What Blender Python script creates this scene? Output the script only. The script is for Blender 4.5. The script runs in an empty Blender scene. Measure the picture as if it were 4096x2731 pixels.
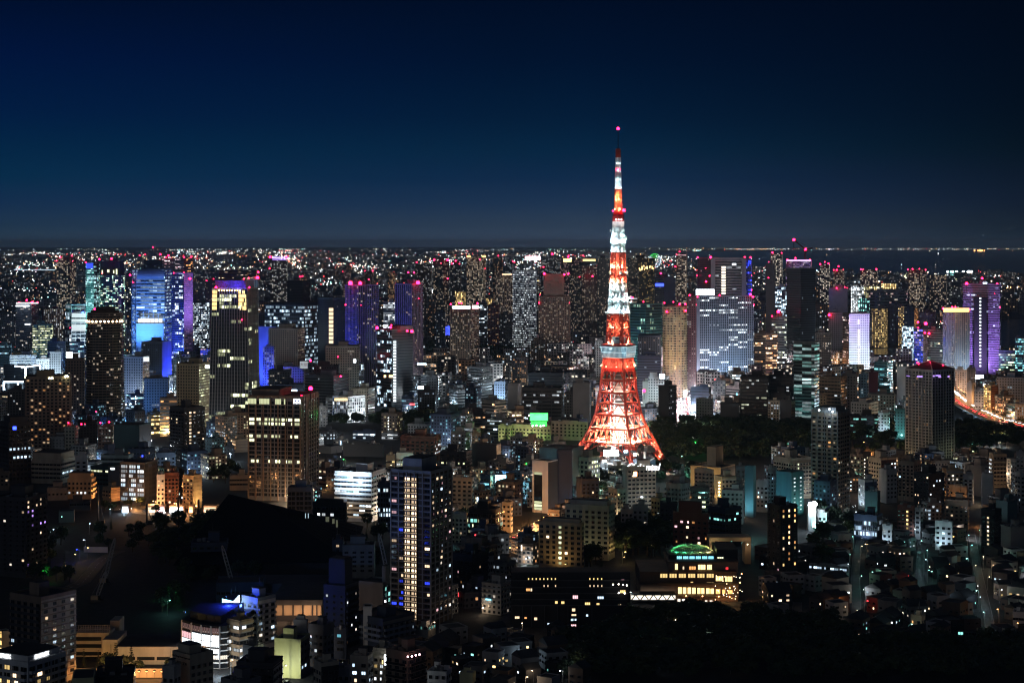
import bpy, math, random
from mathutils import Vector
# ------------------------------------------------------------------ camera, sky, light, exposure
SC = bpy.context.scene
COL = SC.collection
H = 221.5            # eye height above the streets (m)
F = 6936.0           # focal length in pixels of a 4096 px wide frame
HZ = 975.0           # eye level row in that frame
CX = 2048.0
cam_d = bpy.data.cameras.new("camera"); cam = bpy.data.objects.new("camera", cam_d); COL.objects.link(cam)
cam.location = (0, 0, H); cam.rotation_euler = (math.radians(90), 0, 0)
cam_d.sensor_width = 36; cam_d.lens = 36*F/4096; cam_d.shift_y = -(1365.5-HZ)/4096
cam_d.clip_start = 5; cam_d.clip_end = 200000
SC.camera = cam
SC.view_settings.view_transform = 'Standard'; SC.view_settings.look = 'None'
SC.view_settings.exposure = 0.5; SC.view_settings.gamma = 1
SC.render.engine = 'CYCLES'
cy = SC.cycles
cy.use_denoising = True
try: cy.denoiser = 'OPENIMAGEDENOISE'
except Exception: pass
cy.max_bounces = 4; cy.diffuse_bounces = 2; cy.glossy_bounces = 2; cy.transmission_bounces = 2; cy.volume_bounces = 0
cy.sample_clamp_indirect = 1.5; cy.caustics_reflective = False; cy.caustics_refractive = False
cy.pixel_filter_type = 'BLACKMAN_HARRIS'; cy.filter_width = 1.2
cy.use_light_tree = True

W = bpy.data.worlds.new("World"); SC.world = W; W.use_nodes = True
def world():
    nt = W.node_tree; nt.nodes.clear()
    N = nt.nodes.new; L = nt.links.new
    out = N('ShaderNodeOutputWorld'); bg = N('ShaderNodeBackground')
    tc = N('ShaderNodeTexCoord'); sp = N('ShaderNodeSeparateXYZ'); L(tc.outputs['Generated'], sp.inputs[0])
    def ramp(stops):
        r = N('ShaderNodeValToRGB'); e = r.color_ramp.elements
        while len(e) > 1: e.remove(e[-1])
        e[0].position = stops[0][0]; e[0].color = (*stops[0][1], 1)
        for p, c in stops[1:]:
            k = e.new(p); k.color = (*c, 1)
        return r
    el = N('ShaderNodeMapRange'); el.inputs['From Min'].default_value = -0.01; el.inputs['From Max'].default_value = 0.19
    L(sp.outputs['Z'], el.inputs['Value'])
    q = lambda z: (z+0.01)/0.2
    lin = lambda c: tuple(((v/255+.055)/1.055)**2.4 if v > 10 else v/255/12.92 for v in c)
    zs = (0, .004, .010, .0235, .037, .053, .0725, .105, .14)
    def sky(cols): return ramp([(q(z), tuple(v*k for v in lin(c))) for z, c, k in zip(zs, cols, (.84,.76,.60,.48,.44,.43,.43,.43,.42))]+[(.9, lin((7,13,26)))])
    left = sky([(46,66,88),(40,62,83),(32,58,84),(18,53,91),(0,53,90),(0,48,88),(0,37,83),(0,27,75),(0,19,54)])
    mid = sky([(58,74,100),(52,70,94),(46,66,90),(28,58,93),(8,49,89),(0,46,82),(0,36,71),(0,25,58),(0,18,47)])
    right = sky([(16,32,47),(15,30,44),(17,31,45),(9,27,49),(4,24,46),(0,21,37),(0,17,35),(0,14,33),(0,11,29)])
    for r in (left, mid, right): L(el.outputs[0], r.inputs[0])
    a1 = N('ShaderNodeMapRange'); a1.inputs['From Min'].default_value = -0.29; a1.inputs['From Max'].default_value = 0.0; L(sp.outputs['X'], a1.inputs['Value'])
    a2 = N('ShaderNodeMapRange'); a2.inputs['From Min'].default_value = 0.04; a2.inputs['From Max'].default_value = 0.29; L(sp.outputs['X'], a2.inputs['Value'])
    m1 = N('ShaderNodeMix'); m1.data_type = 'RGBA'; L(a1.outputs[0], m1.inputs[0]); L(left.outputs[0], m1.inputs[6]); L(mid.outputs[0], m1.inputs[7])
    m2 = N('ShaderNodeMix'); m2.data_type = 'RGBA'; L(a2.outputs[0], m2.inputs[0]); L(m1.outputs[2], m2.inputs[6]); L(right.outputs[0], m2.inputs[7])
    L(m2.outputs[2], bg.inputs[0]); bg.inputs[1].default_value = 1.0
    L(bg.outputs[0], out.inputs[0])
world()
# the city behind the viewer: one very weak, very wide lamp
sd = bpy.data.lights.new("city_glow", 'SUN'); so = bpy.data.objects.new("city_glow", sd); COL.objects.link(so)
sd.energy = 0.065; sd.angle = math.radians(40); sd.color = (.84, .92, 1.0)
so.rotation_euler = (math.radians(77), 0, math.radians(-24))

# ------------------------------------------------------------------ helpers
R = random.Random(11)
def sX(sx, D): return (sx-CX)/F*D
def sZ(sy, D): return H-(sy-HZ)/F*D
def gD(sy): return F*H/(sy-HZ)
TO = {}
for r_, oy in (('A', 950), ('B', 1500), ('C', 2050)):
    for k in range(4): TO[r_+str(k)] = (1024*k, oy)
def tx(T, x): return TO[T][0]+x/2.297
def ty(T, y): return TO[T][1]+y/2.297
def P(T, x, y, D): return Vector((sX(tx(T, x), D), D, sZ(ty(T, y), D)))
def G(T, x, y):                       # a point of the ground
    D = gD(ty(T, y)); return Vector((sX(tx(T, x), D), D, 0))

class MB:
    def __init__(s): s.v = []; s.f = []; s.m = []; s.uv = []
    def face(s, pts, m=0, uv=None):
        b = len(s.v); s.v += [tuple(p) for p in pts]; s.f.append(tuple(range(b, b+len(pts)))); s.m.append(m)
        s.uv += uv if uv else [(0, 0)]*len(pts)
    def box(s, c, ax, ay, az, m=0):    # centre, three half-axes
        c, ax, ay, az = Vector(c), Vector(ax), Vector(ay), Vector(az)
        p = [c+i*ax+j*ay+k*az for k in (-1, 1) for j in (-1, 1) for i in (-1, 1)]
        for q in ((0,2,3,1),(4,5,7,6),(0,1,5,4),(2,6,7,3),(0,4,6,2),(1,3,7,5)): s.face([p[i] for i in q], m)
    def bx(s, x0, y0, z0, x1, y1, z1, m=0):
        s.box(((x0+x1)/2,(y0+y1)/2,(z0+z1)/2), ((x1-x0)/2,0,0), (0,(y1-y0)/2,0), (0,0,(z1-z0)/2), m)
    def bar(s, a, b, r, m=0, r2=None):
        a, b = Vector(a), Vector(b); d = b-a
        if d.length < 1e-6: return
        d.normalize(); u = d.cross(Vector((0,0,1)))
        if u.length < 1e-3: u = d.cross(Vector((0,1,0)))
        u.normalize(); w = d.cross(u); r2 = r if r2 is None else r2
        A = [a+r*(i*u+j*w) for i, j in ((-1,-1),(1,-1),(1,1),(-1,1))]; B = [b+r2*(i*u+j*w) for i, j in ((-1,-1),(1,-1),(1,1),(-1,1))]
        for k in range(4): s.face([A[k], A[(k+1)%4], B[(k+1)%4], B[k]], m)
        s.face(A[::-1], m); s.face(B, m)
    def prism(s, poly, z0, z1, m=0, mt=1, top=None, walls=None, u0=0.0, bottom=False):
        n = len(poly); top = top or poly; u = u0
        for i in range(n):
            a, b = poly[i], poly[(i+1)%n]; c, d = top[(i+1)%n], top[i]
            l = math.hypot(b[0]-a[0], b[1]-a[1])
            s.face([(a[0],a[1],z0),(b[0],b[1],z0),(c[0],c[1],z1),(d[0],d[1],z1)], walls[i] if walls else m,
                   [(u,z0),(u+l,z0),(u+l,z1),(u,z1)])
            u += math.ceil(l)+97.0
        s.face([(p[0],p[1],z1) for p in top], mt)
        if bottom: s.face([(p[0],p[1],z0) for p in poly[::-1]], mt)
    def ball(s, c, r, m=0, seg=8, ring=5, sz=1.0):
        c = Vector(c); rows = []
        for j in range(ring+1):
            t = math.pi*j/ring
            rows.append([c+Vector((r*math.sin(t)*math.cos(2*math.pi*i/seg), r*math.sin(t)*math.sin(2*math.pi*i/seg), r*sz*math.cos(t))) for i in range(seg)])
        for j in range(ring):
            for i in range(seg):
                k = (i+1)%seg
                if j == 0: s.face([rows[0][0], rows[1][i], rows[1][k]], m)
                elif j == ring-1: s.face([rows[j][k], rows[j][i], rows[ring][0]][::-1], m)
                else: s.face([rows[j][i], rows[j+1][i], rows[j+1][k], rows[j][k]], m)
    def cyl(s, c, r, h, m=0, seg=12, r2=None):
        r2 = r if r2 is None else r2
        pl = [(c[0]+r*math.cos(2*math.pi*i/seg), c[1]+r*math.sin(2*math.pi*i/seg)) for i in range(seg)]
        tp = [(c[0]+r2*math.cos(2*math.pi*i/seg), c[1]+r2*math.sin(2*math.pi*i/seg)) for i in range(seg)]
        s.prism(pl, c[2], c[2]+h, m, m, tp)
    def mesh(s, name, mats):
        me = bpy.data.meshes.new(name); me.from_pydata(s.v, [], s.f); me.update()
        for m in mats: me.materials.append(m)
        me.polygons.foreach_set('material_index', s.m)
        uvl = me.uv_layers.new(name='UVMap'); uvl.data.foreach_set('uv', [c for p in s.uv for c in p])
        return me
    def build(s, name, mats, parent=None):
        if not isinstance(mats, (list, tuple)): mats = [mats]
        o = bpy.data.objects.new(name, s.mesh(name, mats)); COL.objects.link(o)
        if parent: o.parent = parent
        return o

LANDMARKS = []      # (short description, x, y)
AUTO = []           # things whose label is finished at the end: (obj, phrase, position)
def tag(o, label=None, cat=None, group=None, kind=None):
    if label: o['label'] = label
    if cat: o['category'] = cat
    if group: o['group'] = group
    if kind: o['kind'] = kind
    return o
def empty(name, loc, label=None, cat=None, group=None):
    o = bpy.data.objects.new(name, None); COL.objects.link(o); o.location = loc; o.empty_display_size = 2
    return tag(o, label, cat, group)
def put(name, me, parent, loc=(0,0,0), scale=(1,1,1), rz=0.0):
    o = bpy.data.objects.new(name, me); COL.objects.link(o)
    if parent: o.parent = parent
    o.location = loc; o.scale = scale; o.rotation_euler = (0, 0, rz); return o

# ------------------------------------------------------------------ materials
def principled(name, col, rough=.8, metal=0.0, emit=None, st=0.0, grime=0.0, spec=.4, sampling=None):
    m = bpy.data.materials.new(name); m.use_nodes = True; nt = m.node_tree; b = nt.nodes['Principled BSDF']
    b.inputs['Base Color'].default_value = (*col, 1); b.inputs['Roughness'].default_value = rough; b.inputs['Metallic'].default_value = metal
    b.inputs['Specular IOR Level'].default_value = spec
    if emit: b.inputs['Emission Color'].default_value = (*emit, 1); b.inputs['Emission Strength'].default_value = st
    if grime:
        tc = nt.nodes.new('ShaderNodeTexCoord'); n = nt.nodes.new('ShaderNodeTexNoise'); n.inputs['Scale'].default_value = .12; n.inputs['Detail'].default_value = 5
        mp = nt.nodes.new('ShaderNodeMapping'); mp.inputs['Scale'].default_value = (1.6, 1.6, .35)
        nt.links.new(tc.outputs['Object'], mp.inputs[0]); nt.links.new(mp.outputs[0], n.inputs[0])
        r = nt.nodes.new('ShaderNodeMapRange'); r.inputs['From Min'].default_value = .3; r.inputs['From Max'].default_value = .7
        r.inputs['To Min'].default_value = 1-grime; r.inputs['To Max'].default_value = 1+grime*.4
        mx = nt.nodes.new('ShaderNodeMix'); mx.data_type = 'RGBA'; mx.blend_type = 'MULTIPLY'; mx.inputs[0].default_value = 1
        nt.links.new(n.outputs[0], r.inputs[0]); mx.inputs[6].default_value = (*col, 1); nt.links.new(r.outputs[0], mx.inputs[7])
        nt.links.new(mx.outputs[2], b.inputs['Base Color'])
    if sampling: m.cycles.emission_sampling = sampling
    return m
LIT = {'W': (1,.71,.44), 'w': (1,.88,.72), 'b': (.60,.82,1), 'c': (.25,.80,1), 't': (.30,.88,.78), 'y': (.95,1,.58), 'o': (1,.43,.14), 'g': (1,.68,.26),
       'B': (.03,.06,1), 'p': (.5,.3,1), 'k': (1,.55,.6), 'r': (1,.05,.06), 'G': (.05,1,.12), 's': (.86,.95,1), 'e': (.10,.34,1)}
WALL = {'k': (.018,.018,.022), 'd': (.055,.055,.062), 'g': (.17,.17,.175), 'l': (.34,.34,.34), 'w': (.6,.6,.6), 'b': (.11,.075,.055), 't': (.38,.28,.18),
        'n': (.035,.05,.09), 'e': (.42,.37,.29), 'r': (.15,.06,.045), 'c': (.05,.09,.10), 'u': (.2,.24,.32), 'v': (.26,.2,.34), 'm': (.12,.04,.06), 'y': (.42,.42,.24), 'q': (.22,.16,.12)}
_mc = {}
def wallmat(k):
    if ('w', k) not in _mc: _mc['w', k] = principled('wall_finish_'+k, WALL[k], .82, grime=.25)
    return _mc['w', k]
def litmat(k, st=1.0):
    if (k, st) not in _mc: _mc[k, st] = principled('lit_glass', (.05,.05,.05), .3, emit=LIT[k], st=st, sampling='NONE')
    return _mc[k, st]
def lampmat(k, st):                   # a lamp that is allowed to light its surroundings
    if ('L', k, st) not in _mc: _mc['L', k, st] = principled('lamp_glow', (.05,.05,.05), .3, emit=LIT[k], st=st)
    return _mc['L', k, st]
M_ROOF = principled('roof_felt', (.045,.047,.05), .9, grime=.35)
M_ROOFL = principled('roof_concrete', (.12,.12,.125), .9, grime=.35)
M_GLASS = principled('dark_glass', (.012,.015,.018), .12, spec=.6)
M_FRAME = principled('window_frame', (.05,.05,.055), .5)
M_STEEL = principled('galvanised_steel', (.18,.18,.18), .5, metal=.3)
M_DARK = principled('dark_metal', (.03,.03,.032), .6)
M_WHITE = principled('white_paint', (.7,.7,.7), .5)

def facade_group():
    g = bpy.data.node_groups.new('facade', 'ShaderNodeTree'); N = g.nodes.new; L = g.links.new
    I = g.interface
    for n, d in (('Bay',3.),('Floor',3.),('WX',.6),('WY',.5),('Lit',.2),('Corr',.2),('Str',1.)):
        s = I.new_socket(n, in_out='INPUT', socket_type='NodeSocketFloat'); s.default_value = d
    for n in ('ColA','ColB','Wall','Glass'): I.new_socket(n, in_out='INPUT', socket_type='NodeSocketColor')
    I.new_socket('BSDF', in_out='OUTPUT', socket_type='NodeSocketShader')
    gi = N('NodeGroupInput'); go = N('NodeGroupOutput')
    def m(op, a, b=None, c=None):
        n = N('ShaderNodeMath'); n.operation = op
        for i, x in enumerate((a, b, c)):
            if x is None: continue
            if isinstance(x, (int, float)): n.inputs[i].default_value = x
            else: L(x, n.inputs[i])
        return n.outputs[0]
    uv = N('ShaderNodeUVMap'); sp = N('ShaderNodeSeparateXYZ'); L(uv.outputs[0], sp.inputs[0])
    oi = N('ShaderNodeObjectInfo'); seed = m('MULTIPLY', oi.outputs['Random'], 937.0)
    cu = m('DIVIDE', sp.outputs[0], gi.outputs['Bay']); cv = m('DIVIDE', sp.outputs[1], gi.outputs['Floor'])
    iu, iv, fu, fv = m('FLOOR', cu), m('FLOOR', cv), m('FRACT', cu), m('FRACT', cv)
    def wn(x, y, z):
        c = N('ShaderNodeCombineXYZ'); n = N('ShaderNodeTexWhiteNoise'); n.noise_dimensions = '3D'
        for i, q in enumerate((x, y, z)): L(q, c.inputs[i])
        L(c.outputs[0], n.inputs['Vector']); return n
    w1 = wn(iu, iv, seed); w2 = wn(m('FLOOR', m('DIVIDE', iu, 5.0)), iv, m('ADD', seed, 7.3))
    w3 = wn(m('ADD', iu, m('MULTIPLY', m('FLOOR', m('MULTIPLY', fu, 3.0)), .31)), m('ADD', iv, m('MULTIPLY', m('FLOOR', m('MULTIPLY', fv, 2.0)), .27)), seed)
    s1 = N('ShaderNodeSeparateColor'); L(w1.outputs['Color'], s1.inputs[0])
    r = m('ADD', m('MULTIPLY', w1.outputs['Value'], m('SUBTRACT', 1.0, gi.outputs['Corr'])), m('MULTIPLY', w2.outputs['Value'], gi.outputs['Corr']))
    lit = m('LESS_THAN', r, gi.outputs['Lit'])
    mask = m('MULTIPLY', m('LESS_THAN', m('ABSOLUTE', m('SUBTRACT', fu, .5)), m('MULTIPLY', gi.outputs['WX'], .5)),
             m('LESS_THAN', m('ABSOLUTE', m('SUBTRACT', fv, .5)), m('MULTIPLY', gi.outputs['WY'], .5)))
    br = m('ADD', .16, m('MULTIPLY', 2.5, m('POWER', s1.outputs[0], 3.2)))
    st = m('MULTIPLY', m('MULTIPLY', lit, mask), m('MULTIPLY', m('MULTIPLY', gi.outputs['Str'], 1.7), m('MULTIPLY', br, m('ADD', .55, m('MULTIPLY', .8, w3.outputs['Value'])))))
    cm = N('ShaderNodeMix'); cm.data_type = 'RGBA'; L(s1.outputs[1], cm.inputs[0]); L(gi.outputs['ColA'], cm.inputs[6]); L(gi.outputs['ColB'], cm.inputs[7])
    tc = N('ShaderNodeTexCoord'); nz = N('ShaderNodeTexNoise'); nz.inputs['Scale'].default_value = .06; nz.inputs['Detail'].default_value = 5; L(tc.outputs['Object'], nz.inputs[0])
    wc = N('ShaderNodeMix'); wc.data_type = 'RGBA'; wc.blend_type = 'MULTIPLY'; wc.inputs[0].default_value = 1
    L(gi.outputs['Wall'], wc.inputs[6]); L(m('ADD', .7, m('MULTIPLY', .6, nz.outputs[0])), wc.inputs[7])
    bc = N('ShaderNodeMix'); bc.data_type = 'RGBA'; L(mask, bc.inputs[0]); L(wc.outputs[2], bc.inputs[6]); L(gi.outputs['Glass'], bc.inputs[7])
    b = N('ShaderNodeBsdfPrincipled'); L(bc.outputs[2], b.inputs['Base Color'])
    L(m('SUBTRACT', .8, m('MULTIPLY', mask, .58)), b.inputs['Roughness'])
    L(cm.outputs[2], b.inputs['Emission Color']); L(st, b.inputs['Emission Strength'])
    L(b.outputs[0], go.inputs[0]); return g
FG = facade_group()
#           bay floor wx  wy  lit corr str  cols
STYLES = {'apt': (3.3,3.1,.55,.55,.24,.10,1.1,'Ww'), 'aptw': (3.3,3.1,.6,.55,.36,.15,1.3,'wb'), 'aptd': (3.3,3.1,.5,.5,.09,.10,1.0,'Ww'),
          'office': (1.7,3.9,.86,.46,.34,.70,1.3,'sb'), 'officed': (1.7,3.9,.86,.46,.13,.65,1.2,'sb'), 'strip': (3.0,3.8,1.0,.45,.3,.75,1.1,'sb'),
          'punch': (3.4,3.6,.5,.48,.26,.25,1.2,'sw'), 'punchd': (3.4,3.6,.5,.48,.08,.25,1.2,'sw'), 'curtain': (1.6,3.9,.93,.82,.34,.82,.8,'bs'),
          'curtaind': (1.6,3.9,.93,.82,.10,.7,.7,'bs'), 'blank': (9,9,0,0,0,0,0,'ww'), 'far': (5.5,4.6,.62,.6,.17,.1,1.5,'ws')}
def facade(style, wall, o):
    st = list(STYLES[style])
    for i, k in enumerate(('bay','fl','wx','wy','lit','corr','st')):
        if k in o: st[i] = float(o[k])
    if 'c' in o: st[7] = o['c']
    if o.get('plain'): st[2] = 0
    key = ('f', tuple(st), wall)
    if key not in _mc:
        m = bpy.data.materials.new('facade_'+style); m.use_nodes = True; nt = m.node_tree; nt.nodes.clear()
        out = nt.nodes.new('ShaderNodeOutputMaterial'); gn = nt.nodes.new('ShaderNodeGroup'); gn.node_tree = FG
        for n, v in zip(('Bay','Floor','WX','WY','Lit','Corr','Str'), st[:7]): gn.inputs[n].default_value = v
        gn.inputs['ColA'].default_value = (*LIT[st[7][0]], 1); gn.inputs['ColB'].default_value = (*LIT[st[7][-1]], 1)
        gn.inputs['Wall'].default_value = (*WALL[wall], 1); gn.inputs['Glass'].default_value = (.014,.018,.022,1)
        nt.links.new(gn.outputs[0], out.inputs[0]); m.cycles.emission_sampling = 'NONE'
        _mc[key] = m
    return _mc[key], st

# ------------------------------------------------------------------ shared small meshes
def _ball(mat, r=1.0):
    b = MB(); b.ball((0,0,0), r, 0, 10, 6); return b.mesh('lamp_globe', [mat])
def _beacon(mat):
    b = MB(); b.ball((0,0,0), 1.0, 0, 8, 6); b.cyl((0,0,-5.5), .22, 4.8, 1, 6); b.cyl((0,0,-1.05), .6, .3, 1, 8); return b.mesh('beacon', [mat, M_DARK])
M_RED = principled('red_beacon_glass', (.3,.01,.02), .3, emit=(1,.008,.05), st=17)
BEACON = _beacon(M_RED)
def beacon(parent, T, x, y, D, s=1.0):
    p = P(T, x, y, D)-Vector(parent.location)
    k = D/1734*1.0*s*(.55+.6*((x*7.13+y*3.7) % 1))*(.82 if D > 3800 else 1)
    return put('aviation_light', BEACON, parent, p, (k,k,k))
_wm = {}
def winmesh(mk, st, kind=0, dark=False):
    """unit window: x across, y out of the wall, z up; frame proud of a recessed pane"""
    key = (mk, st, kind)
    if key in _wm: return _wm[key]
    b = MB(); fr = .06
    for x0, x1, z0, z1 in ((-.5,.5,-.5,-.5+fr),(-.5,.5,.5-fr,.5),(-.5,-.5+fr,-.5+fr,.5-fr),(.5-fr,.5,-.5+fr,.5-fr)): b.bx(x0, 0, z0, x1, 1, z1, 0)
    cuts = {0: [0], 1: [-.17, .17], 2: []}[kind]
    for c in cuts: b.bx(c-.025, 0, -.5+fr, c+.025, .8, .5-fr, 0)
    b.face([(-.5+fr,.3,-.5+fr),(.5-fr,.3,-.5+fr),(.5-fr,.3,.5-fr),(-.5+fr,.3,.5-fr)][::-1], 1)
    _wm[key] = b.mesh('window', [M_FRAME, M_GLASS if mk is None else litmat(mk, st)]); return _wm[key]
def lamp(name, parent, loc, col, power, radius=.6, spot=None, aim=None):
    d = bpy.data.lights.new(name, 'SPOT' if spot else 'POINT'); d.energy = power; d.color = col; d.shadow_soft_size = radius
    o = bpy.data.objects.new(name, d); COL.objects.link(o); o.location = loc
    if parent: o.parent = parent
    if spot:
        d.spot_size = math.radians(spot); d.spot_blend = .7
        o.rotation_euler = (Vector(aim)-Vector(loc)).to_track_quat('-Z', 'Y').to_euler()
    return o
def flood(parent, loc, aim, col, power, spot=120):
    """a floodlight: housing with a lens, and its light"""
    loc = Vector(loc); d = (Vector(aim)-loc).normalized(); u = d.cross(Vector((0,0,1))).normalized(); w = u.cross(d)
    b = MB(); b.box(loc-d*.6, u*.7, d*.4, w*.5, 0); b.box(loc-d*.15, u*.6, d*.04, w*.4, 1); b.bar(loc-d*.6-Vector((0,0,1.2)), loc-d*.6, .12, 0)
    b.build('floodlight', [M_DARK, principled('flood_lens', (.1,.1,.1), .2, emit=col, st=6, sampling='NONE')], parent)
    return lamp('flood_beam', parent, loc+d*.1, col, power, .5, spot, aim)
FONT = bpy.data.fonts[0] if len(bpy.data.fonts) else None
def text(body, parent, origin, right, up, height, mat, name='lettering', extr=.08, shear=0.0):
    c = bpy.data.curves.new(name, 'FONT'); c.body = body; c.size = height*1.35; c.extrude = extr; c.shear = shear
    c.align_x = 'CENTER'; c.align_y = 'CENTER'; c.materials.append(mat)
    tmp = bpy.data.objects.new(name, c); COL.objects.link(tmp); dg = bpy.context.evaluated_depsgraph_get(); dg.update()
    me = bpy.data.meshes.new_from_object(tmp.evaluated_get(dg)); bpy.data.objects.remove(tmp); bpy.data.curves.remove(c)
    o = bpy.data.objects.new(name, me); COL.objects.link(o)
    if not me.materials: me.materials.append(mat)
    r = Vector(right).normalized(); u = Vector(up).normalized(); n = r.cross(u)
    from mathutils import Matrix
    mt = Matrix((r, u, n)).transposed().to_4x4(); mt.translation = Vector(origin)
    o.matrix_local = mt
    if parent: o.parent = parent
    return o
HAZE_ON = True
# ------------------------------------------------------------------ buildings
FOOT = []
BEAMS = []            # ground lines kept clear so that floodlights reach their walls
INFO = {}
GROUPS = {'apartment_tower': 'apartment towers', 'office_tower': 'office towers', 'office_block': 'office blocks', 'apartment_block': 'apartment blocks',
          'hotel': 'hotels', 'house': 'low houses', 'shop_building': 'shop buildings'}
def axes(u, theta):
    ph = math.atan(u); r = Vector((math.cos(ph), -math.sin(ph))); f = Vector((math.sin(ph), math.cos(ph)))
    return -math.cos(theta)*r+math.sin(theta)*f, math.sin(theta)*r+math.cos(theta)*f
def reach(C, d, u): return (u*C.y-C.x)/(d.x-u*d.y)
def plan(xl, xc, xr, D, o):
    """footprint from the corner nearest the viewer and the widths of its two visible sides"""
    ul, ur = (xl-CX)/F, (xr-CX)/F
    if xc is None:
        th = math.radians(float(o.get('yaw', 3))); C = Vector((ur*D, D)); dL, dR = axes(ur, th)
        a = reach(C, dL, ul); b = float(o.get('dep', max(10, min(38, .75*a))))
    else:
        uc = (xc-CX)/F; C = Vector((uc*D, D))
        th = math.atan2(xr-xc, max(1, xc-xl)); th = max(math.radians(17), min(math.radians(73), th))
        if 'yaw' in o: th = math.radians(float(o['yaw']))
        dL, dR = axes(uc, th); a = reach(C, dL, ul); b = reach(C, dR, ur)
        if b < 0 or b > (160 if 'yaw' in o else 90): b = 60
        if a < 0 or a > 130: a = 90
    return C, dL, dR, a, b
def grow(poly, e):
    c = sum((Vector(p) for p in poly), Vector((0,0)))/len(poly); out = []
    n = len(poly)
    for i in range(n):
        p, q, s = Vector(poly[i-1]), Vector(poly[i]), Vector(poly[(i+1)%n])
        d1, d2 = (q-p).normalized(), (s-q).normalized(); n1 = Vector((d1.y, -d1.x)); n2 = Vector((d2.y, -d2.x))
        m = (n1+n2); m = m/max(.35, m.length_squared)*2
        out.append(tuple(q+m*e))
    return out
def wall_windows(root, p0, d, n, L, z0, z1, st, o, side, rnd, stack):
    bay, fl, wx, wy, lit, corr, strg, cols = st
    cols = o.get('c'+side, cols)
    lit = float(o.get('lit'+side, lit)); wx = float(o.get('wx'+side, wx)); wy = float(o.get('wy'+side, wy))
    nb = max(1, round(L/float(o.get('bay'+side, bay)))); nf = max(1, int((z1-z0)/fl)); bw = L/nb
    fixed = {}
    for part in o.get('col'+side, '').split('/'):
        if ':' in part:
            ks, c = part.split(':')
            for k in ks.split(','): fixed[int(k)] = c
    rows = {}
    for part in o.get('row'+side, '').split('/'):
        if ':' in part:
            ks, c = part.split(':')
            for k in ks.split(','): rows[int(k)] = c
    skip = [int(k) for k in o.get('skip'+side, '').split(',') if k]
    rz = math.atan2(n.y, n.x)-math.pi/2
    kind = int(o.get('kind', 0))
    for j in range(nf):
        blk = {}
        for i in range(nb):
            if i in skip: continue
            b = blk.setdefault(i//4, rnd.random())
            r = rnd.random()*(1-corr)+b*corr
            mk = None
            if r < lit: mk = rnd.choice(cols)
            if nf-1-j in rows and rnd.random() < .85: mk = rows[nf-1-j]
            if i in fixed: mk = fixed[i]
            # a window reads as x to the left seen from outside: use the wall direction itself
            c = p0+d*((i+.5)*bw)+n*.02
            fw_ = 1.0
            if mk and i not in fixed and wx > .4 and rnd.random() < .45: fw_ = rnd.choice((.42,.55,.7)); c = c+d*(bw*wx*(1-fw_)*.5*rnd.choice((-1,1)))
            stack.append((mk, rnd.choice((.3,.55,.9,1.3,1.9))*strg, (c.x, c.y, z0+(j+.5)*fl), (bw*wx*fw_, .22, fl*wy), rz, kind))
def finish_windows(root, stack):
    lit = [w for w in stack if w[0]]; dark = [w for w in stack if not w[0]]
    allw = lit+dark
    for mk, s, loc, sc, rz, kind in allw[:100]:
        put('window', winmesh(mk, round(s, 1), kind), root, loc, sc, rz)
    rest = allw[100:]
    if rest:
        mats = [M_FRAME, M_GLASS]; idx = {}; b = MB()
        for mk, s, loc, sc, rz, kind in rest:
            mi = 1
            if mk:
                k = (mk, round(s,1))
                if k not in idx: idx[k] = len(mats); mats.append(litmat(*k))
                mi = idx[k]
            n = Vector((math.cos(rz+math.pi/2), math.sin(rz+math.pi/2), 0)); x = Vector((math.cos(rz), math.sin(rz), 0)); z = Vector((0,0,1))
            c = Vector(loc); hx, hz = sc[0]/2, sc[2]/2
            q = c+n*.07
            b.face([q+x*hx-z*hz, q-x*hx-z*hz, q-x*hx+z*hz, q+x*hx+z*hz], mi)
            b.box(c+n*.06+z*hz, x*(hx+.05), n*.06, z*.06, 0); b.box(c+n*.06-z*hz, x*(hx+.05), n*.08, z*.06, 0); b.box(c+n*.06, x*.05, n*.05, z*(hz-.07), 0)
        tag(b.build('windows', mats, root), kind='stuff')
def plant(root, poly, a, b, C, dL, dR, zt, rnd, scale=1.0):
    """lift housing, tanks and air handlers on a flat roof"""
    m = MB(); used = False
    def at(fa, fb): p = C+dL*(a*fa)+dR*(b*fb); return Vector((p.x, p.y, zt))
    h = min(6.5, .28*min(a, b)+1.5)*scale
    fa, fb = rnd.uniform(.35,.65), rnd.uniform(.4,.65); wa, wb = a*rnd.uniform(.13,.24), b*rnd.uniform(.13,.24)
    dl3, dr3 = Vector((*dL, 0)), Vector((*dR, 0))
    m.box(at(fa, fb)+Vector((0,0,h/2)), dl3*wa, dr3*wb, (0,0,h/2), 0)
    m.box(at(fa, fb)+Vector((0,0,h+.2)), dl3*(wa+.25), dr3*(wb+.25), (0,0,.2), 1)
    for k in range(rnd.randint(3, 7)):
        s = rnd.uniform(.6, 1.5); p = at(rnd.uniform(.12,.88), rnd.uniform(.12,.88)); hh = rnd.uniform(.8, 1.8)
        m.box(p+Vector((0,0,hh/2)), dl3*s, dr3*s*rnd.uniform(.5,1.3), (0,0,hh/2), rnd.choice((0,2)))
    if rnd.random() < .5:
        p = at(rnd.uniform(.2,.8), rnd.uniform(.2,.8)); m.cyl(p, 1.3, 2.4, 2, 10)
    for k in range(rnd.randint(1, 3)):
        p = at(fa+rnd.uniform(-.08,.08), fb+rnd.uniform(-.08,.08))+Vector((0,0,h)); m.bar(p, p+Vector((0,0,rnd.uniform(3,7))), .09, 3)
    return m
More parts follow.
